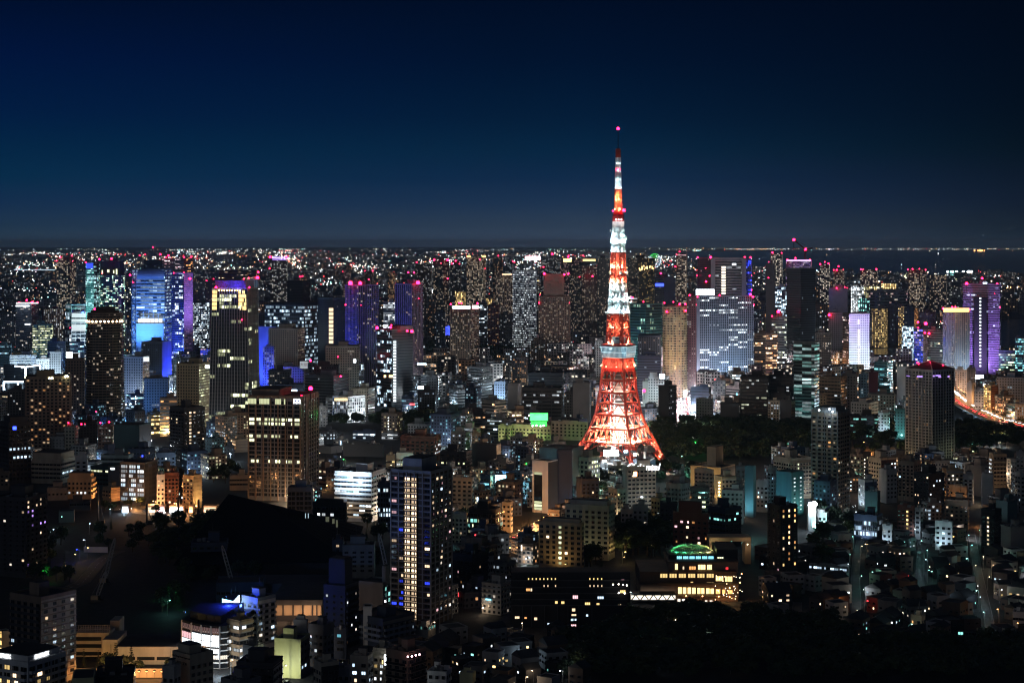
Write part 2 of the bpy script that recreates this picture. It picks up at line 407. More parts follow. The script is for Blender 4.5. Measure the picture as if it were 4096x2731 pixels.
def building(line):
    f = [x.strip() for x in line.split('|')]
    t = f[0].split(); T = t[0]; o = dict((kv.split('=', 1) if '=' in kv else (kv, '1')) for kv in f[4].split())
    xl = tx(T, float(t[1])); xc = None if t[2] == '-' else tx(T, float(t[2])); xr = tx(T, float(t[3])); yt = ty(T, float(t[4]))
    D = float(t[5]) if not t[5].startswith('y') else gD(ty(T, float(t[5][1:])))
    name = f[1]; sl, sr = (f[2].split(',')*2)[:2]; wk = f[3]
    wl, wr = (wk*2)[:2] if len(wk) < 3 else wk[:2]
    C, dL, dR, a, b = plan(xl, xc, xr, D, o)
    zt = sZ(yt, D); ctr = C+dL*(a/2)+dR*(b/2)
    rnd = random.Random(f[5])
    root = empty(name, (C.x, C.y, 0), f[5], name.replace('_', ' '), GROUPS.get(name))
    Z3 = Vector((0,0,0)); c2 = Vector((0,0))
    if 'round' in o:
        n = 28; e = float(o['round']); poly = []
        for i in range(n):
            t_ = 2*math.pi*i/n-2.2; cs, sn = math.cos(t_), math.sin(t_)
            k = (abs(cs)**e+abs(sn)**e)**(-1/e)
            q = dL*(a/2)+dR*(b/2)+dR*(b/2*cs*k)-dL*(-a/2*sn*k)*1.0
            poly.append((q.x, q.y))
        walls = [0]*n
    else:
        poly = [tuple(q) for q in (c2, dR*b, dR*b+dL*a, dL*a)]; walls = [2,0,2,0]
    mL, stL = facade(sl, wl, o); oR = dict(o)
    for k in ('lit','c','bay','fl','wx','wy','st'):
        if k+'R' in o: oR[k] = o[k+'R']
        if k+'L' in o: o[k] = o[k+'L']
    if any(k+'L' in o for k in ('lit','c','bay','wx')): mL, stL = facade(sl, wl, o)
    mR, stR = facade(sr, wr, oR)
    win = 'win' in o
    mats = [wallmat(wl) if win else mL, M_ROOFL if o.get('roof') == 'l' else M_ROOF, wallmat(wr) if win else mR, wallmat(o.get('tc', wl))]
    w = MB(); top = poly
    if 'taper' in o:
        k = float(o['taper']); cc = sum((Vector(p) for p in poly), Vector((0,0)))/len(poly); top = [tuple(cc+(Vector(p)-cc)*k) for p in poly]
    w.prism(poly, 0, zt, 0, 1, top, walls)
    fl = stL[1]; nf = int(zt/fl)
    def lerp(z):
        k = z/zt; return [tuple(Vector(p)*(1-k)+Vector(q)*k) for p, q in zip(poly, top)]
    if 'slab' not in o and sl.startswith('apt') and D < 3300: o['slab'] = '.35'; o['sh'] = '.4'
    if 'slab' in o:
        e = float(o['slab']); hh = float(o.get('sh', .5))
        for j in range(1, nf+1):
            z = min(j*fl, zt-.1); w.prism(grow(lerp(z), e), z-hh/2, z+hh/2, 3, 3, bottom=True)
    if 'fin' in o and 'round' not in o:
        s = float(o['fin']); fw = float(o.get('fw', .3)); fd = float(o.get('fd', .45))
        for p, q in ((Vector(poly[0]), Vector(poly[1])), (Vector(poly[3]), Vector(poly[0]))):
            L = (q-p).length; d = (q-p).normalized(); nn = Vector((d.y, -d.x)); n_ = max(1, round(L/s))
            tp, tq = (Vector(top[0]), Vector(top[1])) if p == Vector(poly[0]) else (Vector(top[3]), Vector(top[0]))
            for i in range(n_+1):
                B_ = p.lerp(q, i/n_); T_ = tp.lerp(tq, i/n_)
                A0, A1 = Vector((*(B_+nn*fd*.5), 0)), Vector((*(T_+nn*fd*.5), zt+.02))
                hx, hy = Vector((*(d*fw/2), 0)), Vector((*(nn*fd/2), 0))
                v = [A0-hx-hy, A0+hx-hy, A0+hx+hy, A0-hx+hy]; u = [A1-hx-hy, A1+hx-hy, A1+hx+hy, A1-hx+hy]
                for k in range(4): w.face([v[k], v[(k+1)%4], u[(k+1)%4], u[k]], 3)
                w.face(u, 3)
    if o.get('par', '1') != '0' and D < 3600:
        ph = float(o.get('par', '1.1')); ring = grow(top, .06); inn = grow(top, -.5)
        n = len(ring)
        for i in range(n):
            A_, B_, C_, D_ = ring[i], ring[(i+1)%n], inn[(i+1)%n], inn[i]
            v = [Vector((*p, zt-.7)) for p in (A_, B_, C_, D_)]; u = [Vector((*p, zt+ph)) for p in (A_, B_, C_, D_)]
            w.face([v[0], v[1], u[1], u[0]], 3); w.face(u, 3); w.face([v[2], v[3], u[3], u[2]], 3)
    w.build('wall', mats, root)
    if 'bal' in o:
        bd = float(o.get('bd', 1.3)); rail = wallmat(o.get('bc', wl)); gl = 'glass' in o
        for side in o['bal']:
            p0, d, L = (Vector((*(dL*a), 0)), -Vector((*dL, 0)), a) if side == 'L' else (Vector((0,0,0)), Vector((*dR, 0)), b)
            n = Vector((d.y, -d.x, 0)); bays = int(o.get('bb', 1)); bb = MB(); seg = L/bays; mg = min(.7, seg*.06)
            for k in range(bays):
                c = p0+d*(seg*(k+.5)); hl = seg/2-mg
                bb.box(c+n*(bd/2+.03), d*hl, n*(bd/2), (0,0,.14), 0)
                bb.box(c+n*(bd-.05)+Vector((0,0,.72)), d*hl, n*.06, (0,0,.52), 1)
                for s in (-1, 1): bb.box(c+n*(bd/2)+d*(s*(hl-.06))+Vector((0,0,.72)), d*.06, n*(bd/2-.12), (0,0,.52), 0)
                for s in range(1, max(1, int(seg/4))): bb.bar(c+d*(-hl+s*4)+n*(bd*.5)+Vector((0,0,.14)), c+d*(-hl+s*4)+n*(bd*.5)+Vector((0,0,fl-.2)), .06, 0)
            me = bb.mesh('balcony', [rail, M_GLASS if gl else rail])
            for j in range(1, nf):
                put('balcony', me, root, (0,0,j*fl+.02))
    if win:
        stack = []
        oW = dict(o)
        wall_windows(root, Vector((*(dL*a), 0)), -Vector((*dL, 0)), Vector((-dL.y, dL.x, 0)), a, float(o.get('z0', 3.5)), zt-.6, stL, oW, 'L', rnd, stack)
        if xc is not None: wall_windows(root, Vector((0,0,0)), Vector((*dR, 0)), Vector((dR.y, -dR.x, 0)), b, float(o.get('z0', 3.5)), zt-.6, stR, oW, 'R', rnd, stack)
        finish_windows(root, stack)
    if o.get('pent') != '0' and D < 4200:
        if 'pent' in o:
            q = [float(x) for x in o['pent'].split(':')]; m = MB(); dl3, dr3 = Vector((*dL,0)), Vector((*dR,0))
            cc = dl3*(a*(q[0]+q[1])/2)+dr3*(b*(q[2]+q[3])/2)+Vector((0,0,zt+q[4]/2))
            m.box(cc, dl3*(a*(q[1]-q[0])/2), dr3*(b*(q[3]-q[2])/2), (0,0,q[4]/2), 0)
            m.box(cc+Vector((0,0,q[4]/2+.25)), dl3*(a*(q[1]-q[0])/2-.4), dr3*(b*(q[3]-q[2])/2-.4), (0,0,.25), 1)
        else: m = plant(root, poly, a, b, c2, dL, dR, zt+.02, rnd)
        m.build('rooftop_plant', [mats[3], M_ROOF, M_STEEL, M_DARK], root)
    for q in o.get('red', '').split(','):
        if ':' in q:
            v = [float(x) for x in q.split(':')]
            beacon(root, T, v[0], v[1], D+(v[3] if len(v) > 3 else 3), v[2] if len(v) > 2 else 1.0)
    info = dict(root=root, C=C, dL=dL, dR=dR, a=a, b=b, zt=zt, D=D, T=T, poly=[tuple(Vector(p)+C) for p in poly], ctr=ctr, top=top)
    FOOT.append((info['poly'], D, xl, xr, yt)); 
    if len(f) > 6 and f[6]: INFO[f[6]] = info; LANDMARKS.append((f[6], ctr.x, ctr.y))
    # floodlit sides: side, colour, power, distance, height
    for q in o.get('flood', '').split(','):
        if ':' in q:
            v = q.split(':'); nn = Vector((-dL.y, dL.x, 0)) if v[0] == 'L' else Vector((dR.y, -dR.x, 0))
            mid = Vector((*(dL*a*.5), 0)) if v[0] == 'L' else Vector((*(dR*b*.5), 0))
            if xc is None and v[0] == 'L': nn = Vector((-dL.y, dL.x, 0))
            dist, hh = float(v[3]), float(v[4])
            a_ = C+Vector((mid.x, mid.y)); e_ = Vector((*(dL*a*.5), 0)) if v[0] == 'L' else Vector((*(dR*b*.5), 0)); BEAMS.append((a_, a_+Vector((nn.x, nn.y))*(dist+4), e_.length))
            flood(root, mid+nn*dist+Vector((0,0,hh)), mid+Vector((0,0,hh+ (zt-hh)*.55)), LIT[v[1]], float(v[2]), 130)
    return info
def panel(parent, T, x0, y0, x1, y1, D, k, st, name='sign', yaw=0.0, label=None, thick=.5):
    """a backlit box sign facing the viewer, with a dark rim"""
    A, B = P(T, x0, y1, D), P(T, x1, y0, D); off = Vector(parent.location) if parent else Vector((0,0,0))
    c = (A+B)/2-off; w, h = (B.x-A.x)/2, (B.z-A.z)/2; y = math.radians(yaw)
    ax = Vector((math.cos(y), math.sin(y), 0)); n = Vector((math.sin(y), -math.cos(y), 0)); b = MB()
    b.box(c-n*thick*.5, ax*w, n*thick*.5, (0,0,h), 0)
    b.face([c+n*.06-ax*w*.96-Vector((0,0,h*.94)), c+n*.06+ax*w*.96-Vector((0,0,h*.94)), c+n*.06+ax*w*.96+Vector((0,0,h*.94)), c+n*.06-ax*w*.96+Vector((0,0,h*.94))], 1)
    for s in (-1, 1): b.bar(c+ax*w*.6*s-n*thick*.6-Vector((0,0,h)), c+ax*w*.6*s-n*thick*.6-Vector((0,0,h+2.0)), .12, 0)
    ob = b.build(name, [M_DARK, lampmat(k, st)], parent)
    if label: ob['label'] = label
    return ob, c+n*.2, ax, w, h
ROWS = """
A0 775 - 1138 700 2145|apartment_tower|apt|b|round=2.6 lit=.2 corr=.55 c=Ww slab=.9 sh=1.3 tc=q taper=.9 pent=0 fl=3.4 bay=3.2 wx=.8 st=1.1 red=875:660:1.3:18|dark brown curved apartment tower with a ring of small lamps under its crown|round brown tower
A0 1915 2290 2395 470 1982|office_tower|curtain,curtain|d|taper=.86 fin=3.4 fw=.5 tc=l lit=.17 corr=.9 c=yy st=.75 fl=4.2 bay=3.4 pent=0 red=1985:458:1.1,2290:458:1.1,2222:755:.9:-2,2240:380:.8:25,2285:372:.8:25|dark tapered office tower with gold-lit top corners and a purple crown|tapered gold-topped tower
A0 1212 1512 1575 300 2900|office_tower|curtain,curtaind|u|lit=.6 corr=.35 c=bb st=.75 bay=7 fl=5.6 wx=.98 wy=.45 pent=0 flood=L:e:650000:60:60,R:B:300000:45:10 red=1195:345:.8,1218:412:.8,1205:1160:.6|white-blue lit office tower with rounded top and lattice sides|lattice-sided blue tower
A0 1568 1690 1772 330 3050|office_tower|curtain,punch|uv|lit=.3 c=bs stR=.5 litR=.5 cR=kp flood=L:B:900000:60:10,R:p:250000:60:90 red=1597:325:.9,1690:322:.9,1745:378:1.3:-4,1690:375:.8|slab tower with a vivid blue flank and a purple flank|blue and purple slab tower
A0 788 862 918 235 3250|office_tower|strip,curtaind|c|lit=.5 c=bt st=.5 fl=3.6 pent=0 flood=L:t:900000:50:60 red=788:228:1.1,912:200:1|slim teal glass tower with a blue lit crown, joined left of the round green one|slim teal tower
A0 905 - 1145 350 3200|office_tower|strip|d|round=3 lit=.42 corr=.75 c=yt st=1.2 fl=3.9 pent=0 red=1025:195:1,940:328:.5:-3,1112:810:.8:-2|round-cornered glass tower with green-white office floors|green-white round tower
A0 520 640 700 185 4700|apartment_tower|aptw,apt|b|c=Ww st=1.7 lit=.34 bay=4.6 fl=4 red=553:180:.9,660:168:.9,522:215:.6,668:215:.6|distant apartment tower with warm windows, near the left edge on the skyline|warm left skyline tower
A0 1325 - 1490 205 5200|office_tower|office|d|lit=.15 c=bb st=1.2 pent=.2:.8:.2:.8:38 red=1405:90:.8:20,1335:155:.9,1473:155:.9,1283:165:.9|dark far tower with a stepped dome-like top and a lamp on its face|stepped-top far tower
A0 1490 1690 1772 190 4500|office_block|strip,strip|u|lit=.35 c=sk cR=oo litR=.4 st=1.2 red=1522:182:1,1548:165:1,1692:182:1,1757:180:1.1|pale far slab with white floor bands and an orange end|pale slab with orange end
A0 145 290 355 605 3650|office_tower|office,punchd|u|lit=.22 c=ww pent=.1:.9:.1:.9:3 red=175:598:.9,245:575:1.2,295:598:1.1,345:598:1.1|blue-grey office tower with white light bands along its roof edge at far left|roof-banded office tower
A0 385 400 580 655 3750|office_block|blank,punch|mt|lit=.55 c=ws fl=4.4 bay=4.4 st=.9|tan office block with a maroon penthouse and small white windows|tan and maroon block
A0 600 655 795 620 3300|office_block|curtain,curtain|ul|lit=.5 corr=.6 c=bs st=.35 fl=7 bay=9 pent=.1:.9:.1:.9:2 flood=R:b:500000:50:10 red=645:830:.4:-2|pale glass cube office with large lit panels behind the round brown tower|glass cube office
A0 300 - 480 800 3200|office_block|strip|g|lit=.7 c=yy corr=.4 st=.7 fl=4.2|office block with stacked yellow-green windows and a lamp on its roof|yellow-window block
A0 -20 - 140 765 3500|office_block|punch|g|lit=.25 c=ws|grey office block at the left edge with short white window columns|left edge grey block
A0 435 - 600 960 2900|office_block|curtaind|n|lit=.12 c=bb st=1.0|dark blue glass block beside the bright white rooftop sign|
A0 640 - 770 965 2750|office_block|strip|n|lit=.3 c=cb st=.7|low navy block with cyan floor lines beside the round brown tower|
A0 455 560 575 1055 2650|office_block|punchd|l|lit=.05 flood=L:b:200000:40:5|floodlit pale blue blank-walled block|
A0 90 - 330 1085 2800|office_block|strip|l|lit=.2 c=bb flood=L:b:250000:40:4|low pale terrace block washed in blue-white light at far left|
A0 330 - 460 1120 2700|office_block|punch|l|lit=.3 c=bb flood=L:b:200000:30:4|low pale block with a row of bluish windows left of the rooftop signs|
A0 -10 - 105 985 3000|office_block|strip|g|lit=.3 c=cb|grey block with cyan strips at the extreme left|
A0 35 375 385 1170 2560|shop_building|curtaind|k|lit=.1 c=bb pent=0 par=.3|black glass building outlined by white-blue neon frames|neon-framed black building
A0 28 215 225 1320 2480|shop_building|curtain|k|lit=.3 c=bb pent=0 par=.3|low black building outlined by a square white-blue neon frame|neon square building
A0 235 - 640 1280 1862|apartment_block|apt|q|lit=.2 c=Wwo slab=.5 sh=.6 fin=4.2 fw=.8 fl=3.5 bay=4.2 wx=.7 st=1.2|wide brown gridded apartment block with yellow roof lamps at its corners|wide brown gridded block
A0 600 - 772 1118 2080|apartment_block|apt|b|lit=.16 c=Ww fl=3.4|brown apartment block squeezed between the gridded block and the round tower|
A0 70 - 232 1405 2020|apartment_block|apt|d|slab=.4 lit=.18 c=wb|dark apartment block with pale floor lines at the left below the neon frames|
A0 1137 1310 1372 1100 2374|office_block|punchd,punch|lt|lit=.06 cR=so litR=.4|pale blank-walled slab with small dark windows right of the round brown tower|pale blank slab
A0 1300 1490 1574 965 2650|office_block|punchd,blank|du|fin=1.8 tc=g lit=.12 c=bb flood=R:B:700000:35:10|grey finned block with one vivid blue side wall|grey block with blue side
A0 1620 1830 1925 1165 2080|office_block|punch,punch|tt|lit=.02 litR=.75 cR=yy bayR=3 flR=3.4 c=gg stR=.9 slab=.1|tan office block with two columns of yellow windows and bright yellow end windows|tan yellow-window block
A0 1772 - 1920 600 3500|office_tower|strip|d|lit=.55 c=bs corr=.5 st=1.2 round=3|dark curved tower with broken white floor stripes|
A0 1885 - 1985 400 4000|apartment_tower|aptd|m|lit=.1 red=1898:398:.8,1962:380:.8|dim maroon apartment tower behind the striped curved tower|
A0 2010 - 2352 300 4600|office_tower|strip|m|lit=.25 c=wo st=1 red=2028:315:.9,2085:310:.9,2160:308:.9,2060:352:.6,2335:350:1.2,2250:315:.9|wide far tower with many red lamps above the tapered gold-topped tower|
A0 1470 - 1625 1480 2000|office_block|strip|q|lit=.25 c=oo st=.9|low brown block with an orange floor line left of the tan yellow-window block|
A0 1320 - 1545 1300 2250|office_block|punchd|g|lit=.05|plain grey block with tiny windows between the pale slab and the tan block|
A1 -60 - 22 385 3000|office_tower|punchd|e|lit=.04 red=20:318:1.3,14:370:1.6|beige-grey slab tower just behind the tapered gold-topped tower|
A1 130 - 285 200 5200|apartment_tower|apt|b|lit=.3 c=ws st=1.8 bay=4.6 fl=4 red=130:180:1.4,282:180:1.4,125:285:.8|skyline apartment tower crowned by a purple-lit strip between two red lamps|purple-crowned tower
A1 285 430 495 395 4300|office_tower|officed,apt|k|lit=.06 c=ww red=405:360:.7,425:355:.7|unlit dark skyline tower right of the purple-crowned tower|unlit skyline tower
A1 80 440 670 625 2900|office_block|curtain,curtain|n|lit=.52 corr=.35 c=bb st=.95 bay=4 fl=6.2 wx=.9 wy=.6 pent=.1:.9:.1:.9:4|wide dark office with rows of bright blue-white windows|wide blue-white office
A1 570 705 828 565 2780|office_tower|curtaind,punchd|k|fin=2 fw=.5 tc=c lit=.03 pent=.0:1:.0:1:2|black striped slab tower with one column of warm lit bays|striped slab with warm bays
A1 822 940 1122 440 2700|apartment_tower|aptd,apt|vq|fin=4 fw=.7 slab=.35 sh=.7 bay=4 wx=.84 wy=.8 lit=.1 c=Ww flood=L:B:170000:40:20 red=868:420:2,957:420:2.2,822:618:.8,962:620:1,1035:385:.9|violet-tinted twin apartment tower with two big red roof lamps|left violet twin tower
A1 1280 1430 1532 430 2650|apartment_tower|aptd,apt|vq|fin=4 fw=.7 slab=.35 sh=.7 bay=4 wx=.84 wy=.8 lit=.1 c=Ww flood=L:B:170000:40:20 red=1398:322:1.2,1488:415:1.7,1452:322:1.1,1495:560:.6|violet-tinted twin apartment tower behind the black glass tower|right violet twin tower
A1 1108 1245 1442 850 2350|office_tower|curtain,curtaind|k|slab=.12 sh=.3 tc=g lit=.3 c=bb corr=.85 st=.95 litR=.02 pent=.0:.7:.4:1:5 red=1113:830:1.6,1237:825:1.6,1243:805:1.2,1390:858:1.4,1432:862:1.7|black glass office tower with blue-white floors and a ladder of lit corner windows|black ladder-lit tower
A1 10 192 200 820 2620|office_block|blank|u|par=.3 pent=0 flood=L:B:520000:40:10|blank office wall bathed in vivid blue light right of the tapered tower|vivid blue wall
A1 65 165 178 1010 2450|office_block|punch|u|lit=.35 c=ss flood=L:B:300000:30:5|small blue-lit office with bright white windows before the vivid blue wall|
A1 115 385 450 840 2520|apartment_tower|aptd,punch|eq|lit=.08 c=Ww litR=.35|beige apartment slab with a lit end wall, right of the blue wall|beige apartment slab
A1 640 - 945 1000 2500|office_block|punchd|e|lit=.12 c=ww slab=.3|beige low block with stepped dark roof and a figure-eight sign|
A1 450 712 850 1275 2360|office_block|officed,officed|gl|slab=.35 sh=.9 lit=.07 red=716:1288:.8,780:1275:.8,502:1130:1.6:40,753:1095:.8:20|grey striped office block with broad sides and a red lamp mast|grey striped office
A1 850 940 992 1160 2500|office_block|blank,curtain|nn|lit=.5 c=bb|navy block with one white-lit glass corner|
A1 195 - 440 1195 2450|office_block|punchd|l|lit=.1 red=500:1130:1.4,592:1252:.6|pale low block under a red and white advertising board|
A1 530 - 760 1185 2420|office_block|punch|d|lit=.3 c=ws|dark low block with scattered white windows beneath a red mast lamp|
A1 115 - 320 1225 2280|apartment_block|apt|d|lit=.2 c=ww|dark apartment block left of the grey striped office|
A1 180 - 440 1350 2200|office_block|blank|n|par=.4 lit=0|navy flat-topped block bearing a long white-blue roof sign|navy sign block
A1 1780 1970 2052 660 3035|apartment_tower|apt,apt|q|slab=.5 lit=.22 c=Ww st=1.1 pent=.0:1:.0:1:1.5 red=1790:612:1.3,1865:600:1,1888:604:1,2035:604:1.1|apartment tower crowned by a white illuminated sign band between red lamps|white-crowned apartment tower
A1 1440 - 1532 420 2900|apartment_tower|apt|q|lit=.12 c=Wo|slender apartment slab attached right of the right violet twin|
A1 1460 - 1612 245 4600|apartment_tower|apt|b|lit=.25 c=ws st=1.5 red=1475:228:.9,1485:265:.9,1550:270:.8,1600:215:.7|skyline apartment tower under a cluster of red lamps, behind the right violet twin|
A1 1628 1720 1776 215 3900|apartment_tower|apt,aptw|d|lit=.24 c=Ww st=1.4 red=1638:205:1.2,1762:208:1.4,1762:378:.8,1700:235:.6|tall dark skyline apartment tower with red lamps at both roof corners|tall dark skyline tower
A1 1782 - 1880 245 4100|apartment_tower|apt|d|lit=.22 c=ws st=1.3 red=1803:243:1.1,1835:215:1.4,1870:243:.8,1802:355:.6|dark skyline apartment tower immediately right of the tall dark one|
A1 1935 2085 2112 180 4300|apartment_tower|aptw,apt|q|lit=.42 c=Ww st=1.4 slab=.3 red=2057:202:.8,2105:285:.6|glowing beige skyline apartment tower with floodlit roof ends|glowing beige tower
A1 2175 - 2265 185 4900|apartment_tower|apt|d|lit=.22 c=wo st=1.4 red=2227:168:1|narrow dark skyline tower with one red lamp right of the glowing beige tower|
A1 2200 - 2360 345 4000|apartment_tower|aptw|q|round=3 lit=.38 c=Ww st=1.2|curved beige apartment tower with a lit roof rim|curved beige tower
A1 2290 - 2352 190 4800|apartment_tower|apt|d|lit=.25 c=bw st=1.5 red=2312:220:.9|dark skyline tower with a pale rooftop row behind the curved beige tower|
A1 1170 - 1282 595 3300|office_block|strip|l|lit=.6 c=ss st=.8|pale office slab with white striped floors between the violet twins|pale striped slab
A1 1212 - 1275 315 4500|apartment_tower|aptw|q|lit=.4 c=Wo st=1.3 red=1265:322:1|thin warm skyline tower between the violet twins|
A1 795 - 870 320 4400|apartment_tower|apt|b|lit=.3 c=kw st=1.2 red=797:312:.7|thin far tower with reddish windows behind the left violet twin|
A1 1000 - 1075 310 4600|apartment_tower|apt|b|lit=.25 c=kw red=1000:306:.7,1072:306:.7,1033:385:.8|far brown tower peeking over the left violet twin|
A1 1550 - 1645 570 3600|apartment_tower|apt|d|lit=.15 c=wo|dark apartment block with few lights right of the right violet twin|
A1 1645 - 1740 690 3400|apartment_tower|apt|n|lit=.2 c=wb|low navy apartment block behind the blue-lit bridge|
A1 1830 - 1920 500 3700|apartment_tower|aptw|q|fl=4 bay=2.6 lit=.85 c=gg wy=.9 wx=.5 st=.9|gold-lit block with glowing vertical bands above the white crowned tower|gold banded block
A1 2120 - 2170 558 3800|apartment_tower|aptw|q|lit=.8 c=gg wy=.9 wx=.5 st=.8|small gold-lit block right of the white-crowned tower|
A1 2050 - 2125 600 3600|office_block|strip|g|lit=.3 c=bs|grey striped office touching the white-crowned tower on its right|
A1 2130 - 2235 625 3500|apartment_tower|apt|m|lit=.18 c=Wo|dim maroon apartment tower over the river bank|
A1 2235 - 2360 710 3500|apartment_tower|apt|d|lit=.16 c=wb|dark riverside apartment slab right of the maroon one|
A1 1940 2075 2172 1195 2500|office_block|strip,strip|l|slab=.5 sh=1.5 lit=.12 c=ss tc=l fl=4.2 roof=l|grey office block with broad pale floor bands|pale banded office
B1 1735 - 1900 300 2330|office_block|strip|c|lit=.6 c=tt st=.9 pent=0|small office with a glass pyramid top and teal-lit floors|pyramid-topped office
B1 1488 - 1645 150 2260|apartment_block|aptd|d|lit=.12 c=bb|dark apartment block with blue-white stair lamps left of the pyramid-topped office|
B1 1575 - 1672 30 2350|apartment_block|punchd|g|lit=.06|grey slab with two recessed balcony slots|
B1 2190 2290 2312 65 2300|office_block|punchd|u|lit=.1 c=bb flood=L:b:120000:25:4|blue-grey slab with a vertical blue sign and lit stair edge|
B1 870 1030 1092 130 2230|apartment_block|punchd,strip|e|lit=.06 slab=.3|beige banded apartment block above the white lattice office|
B1 705 842 1000 205 2145|office_block|punch,punch|l|bay=3.6 fl=4.2 wx=.78 wy=.8 lit=.55 c=ss st=.8 fin=3.6 fw=.7 tc=w slab=.2 flood=L:s:90000:25:6,R:s:90000:25:6|white lattice-fronted office with a lit golden roof terrace|white lattice office
B1 570 - 655 290 2100|apartment_block|punchd|l|lit=.15|small white apartment block left of the white lattice office|
B1 640 - 720 215 2200|office_block|strip|g|lit=.4 c=bs|grey block with bright stair windows behind the white lattice office|
B1 -67 408 570 205 1490|office_tower|office,office|gq|win=1 lit=.05 bayL=5.6 wxL=.86 fl=3.6 wy=.74 bayR=5 cL=y cR=b c=y fin=7 fw=1.1 fd=.8 tc=q skipL=16,17,18,19 rowL=4:y/5:y/8:y/14:y skipR=1,3 pent=.45:.98:.1:.8:6 litR=.04 red=85:188:2.1:20,502:122:2.2:25,420:190:1:10|grey and brown office tower with columns of yellow-green windows and a glowing sign|yellow-green window tower
B1 725 1060 1190 905 1380|office_block|strip,strip|uw|win=1 lit=.4 corr=.7 cL=sbt c=sb wx=.98 wy=.42 bay=5 fl=3.7 tc=w slab=.5 sh=1.5 wxR=.6 litR=.08 flood=L:b:60000:16:30|blue-white office block with long horizontal strip windows|blue-white strip office
B1 1118 - 1242 1000 1335|office_block|curtain|n|win=1 lit=.2 c=bs rowL=4:b/5:b bay=2.3 fl=3.8 wx=.72 wy=.74|navy glass office with two bright floors left of the gold-windowed tower|navy glass office
B1 520 830 836 1180 1350|office_block|officed|k|win=1 lit=0 rowL=1:s c=s bay=6.5 fl=4.6 wx=.8 wy=.5 pent=.1:.9:.2:.9:3|low black office with one row of white windows|low black office
B1 290 - 515 1040 1420|office_block|curtaind|n|win=1 lit=.12 c=b bay=6|small dark office with round lamps on its pale side wall|
B1 1240 1605 1798 900 1003|apartment_tower|apt,apt|b|win=1 kind=1 bayL=4.2 fl=3.32 wxL=.8 wyL=.52 litL=.26 litR=.3 bayR=5.3 wxR=.5 wyR=.5 cL=WWkB cR=WWwkb colL=2,3:W skipL=4 pent=.28:.75:.1:.8:7.5 fin=5.3 fw=.6 fd=.5 tc=l slab=.14 sh=.6 st=1.3|tall dark apartment tower with two shining columns of gold windows|gold-windowed tower
B1 1330 1640 1695 570 1760|apartment_block|punchd,punch|rr|win=1 bay=5 fl=3.6 wx=.55 lit=.02 litR=.5 cR=s c=w fin=5 fw=.5|dark brick apartment block with a column of white stair windows|brick apartment block
B1 1290 - 1440 720 1700|shop_building|strip|l|win=1 lit=.4 c=sy fl=4 bay=4 wx=.9|small stepped white building with glowing terraces left of the brick block|stepped white building
B1 1195 - 1275 745 1720|shop_building|strip|e|win=1 lit=.5 c=gW|small shop building with a warm glowing front beside the stepped white building|
B1 570 - 740 520 1960|office_block|punch|d|lit=.45 c=bs fl=3.6|low school-like block with blue-white window rows right of the yellow-green window tower|
B1 890 1085 1095 520 1960|office_block|strip|n|lit=.6 c=bs st=1|low navy office with two brightly lit floors|
B1 1155 1300 1318 540 1960|office_block|strip|l|lit=.25 c=ss|low white office with a blue end wall|
B1 570 690 790 660 1830|hall|blank|g|par=.5 pent=0|plain grey hall with a flat roof right of the yellow-green window tower|
B1 800 1165 1175 640 1800|hall|blank|d|par=.6|wide dark hall with a broad overhanging roof|
B1 1690 1930 1985 715 1650|office_block|punchd|d|win=1 lit=.06 rowL=2:y c=y bay=5|dim office block with one row of yellow-green windows behind the gold-windowed tower|
B1 1985 2210 2250 640 1720|hall|blank,blank|de|par=.5 pent=.3:.4:.3:.5:9|dark windowless hall with a chimney and a tan end wall|windowless hall
B1 1800 1985 2003 955 1440|apartment_block|punch|e|win=1 lit=.06 c=W bay=4|beige apartment block with balconies right of the gold-windowed tower|
B1 2060 - 2150 930 1560|office_block|strip|n|win=1 lit=.5 c=cb|slim navy building with a blue-white sign floor|
B1 1795 1935 1940 1275 1260|apartment_block|apt|e|win=1 bal=L lit=.12 c=W bb=3|beige apartment block with curved balconies beside the gold-windowed tower|
B1 1935 2200 2265 1250 1300|office_block|curtain,curtain|k|win=1 lit=.45 c=yst fl=4 bay=3 wx=.85 wy=.7 st=.8 round=4|black curved glass office with greenish lit floors|curved black glass office
B1 2262 2340 2360 1180 1330|apartment_block|punchd|e|win=1 lit=.08 c=o|tan apartment slab with small balconies above the red-lit crossing|
C1 1795 1990 2130 400 1090|apartment_block|aptd,aptd|k|win=1 lit=.1 c=WokW bal=R|unlit dark apartment block right of the gold-windowed tower|
C1 2000 2090 2185 395 1120|office_block|blank,punch|dl|win=1 lit=0 bayR=1.6 flR=4.4 c=b|dim slab with four bands of narrow windows|
C1 620 820 935 690 949|apartment_tower|punchd,aptd|nk|win=1 bay=5.5 fl=3.3 wx=.3 wy=.45 lit=.12 c=wWs pent=.1:.85:.15:.75:15 bal=R|dark navy apartment tower with stepped sloping top and small pale windows|navy stepped tower
C1 945 1165 1285 660 1030|apartment_block|blank,punch|gc|win=1 bayR=5 wxR=.6 wyR=.7 litR=.75 cR=t st=.8 pent=.05:.2:.3:.6:10|grey slab with a teal-lit stairwell|teal stairwell slab
C1 1450 1580 1650 1075 975|apartment_block|strip,punch|lg|win=1 lit=.7 c=t bal=L wx=.6 st=.8|small white building glowing teal on three floors|teal glowing building
C1 170 410 495 1180 884|apartment_block|blank,punch|yg|win=1 bayR=5 litR=.15 c=b pent=.3:.7:.1:.5:6 flood=L:y:9000:14:1.5|yellow-green blank wall dotted with tiny windows and lit from below|yellow-green blank wall
C1 -130 15 180 800 945|apartment_block|aptd,apt|uw|win=1 bal=R bb=3 litR=.18 c=wb bay=4 bc=l flood=L:B:120000:18:20|white balconied apartment block with a blue-lit flank|white balconied block
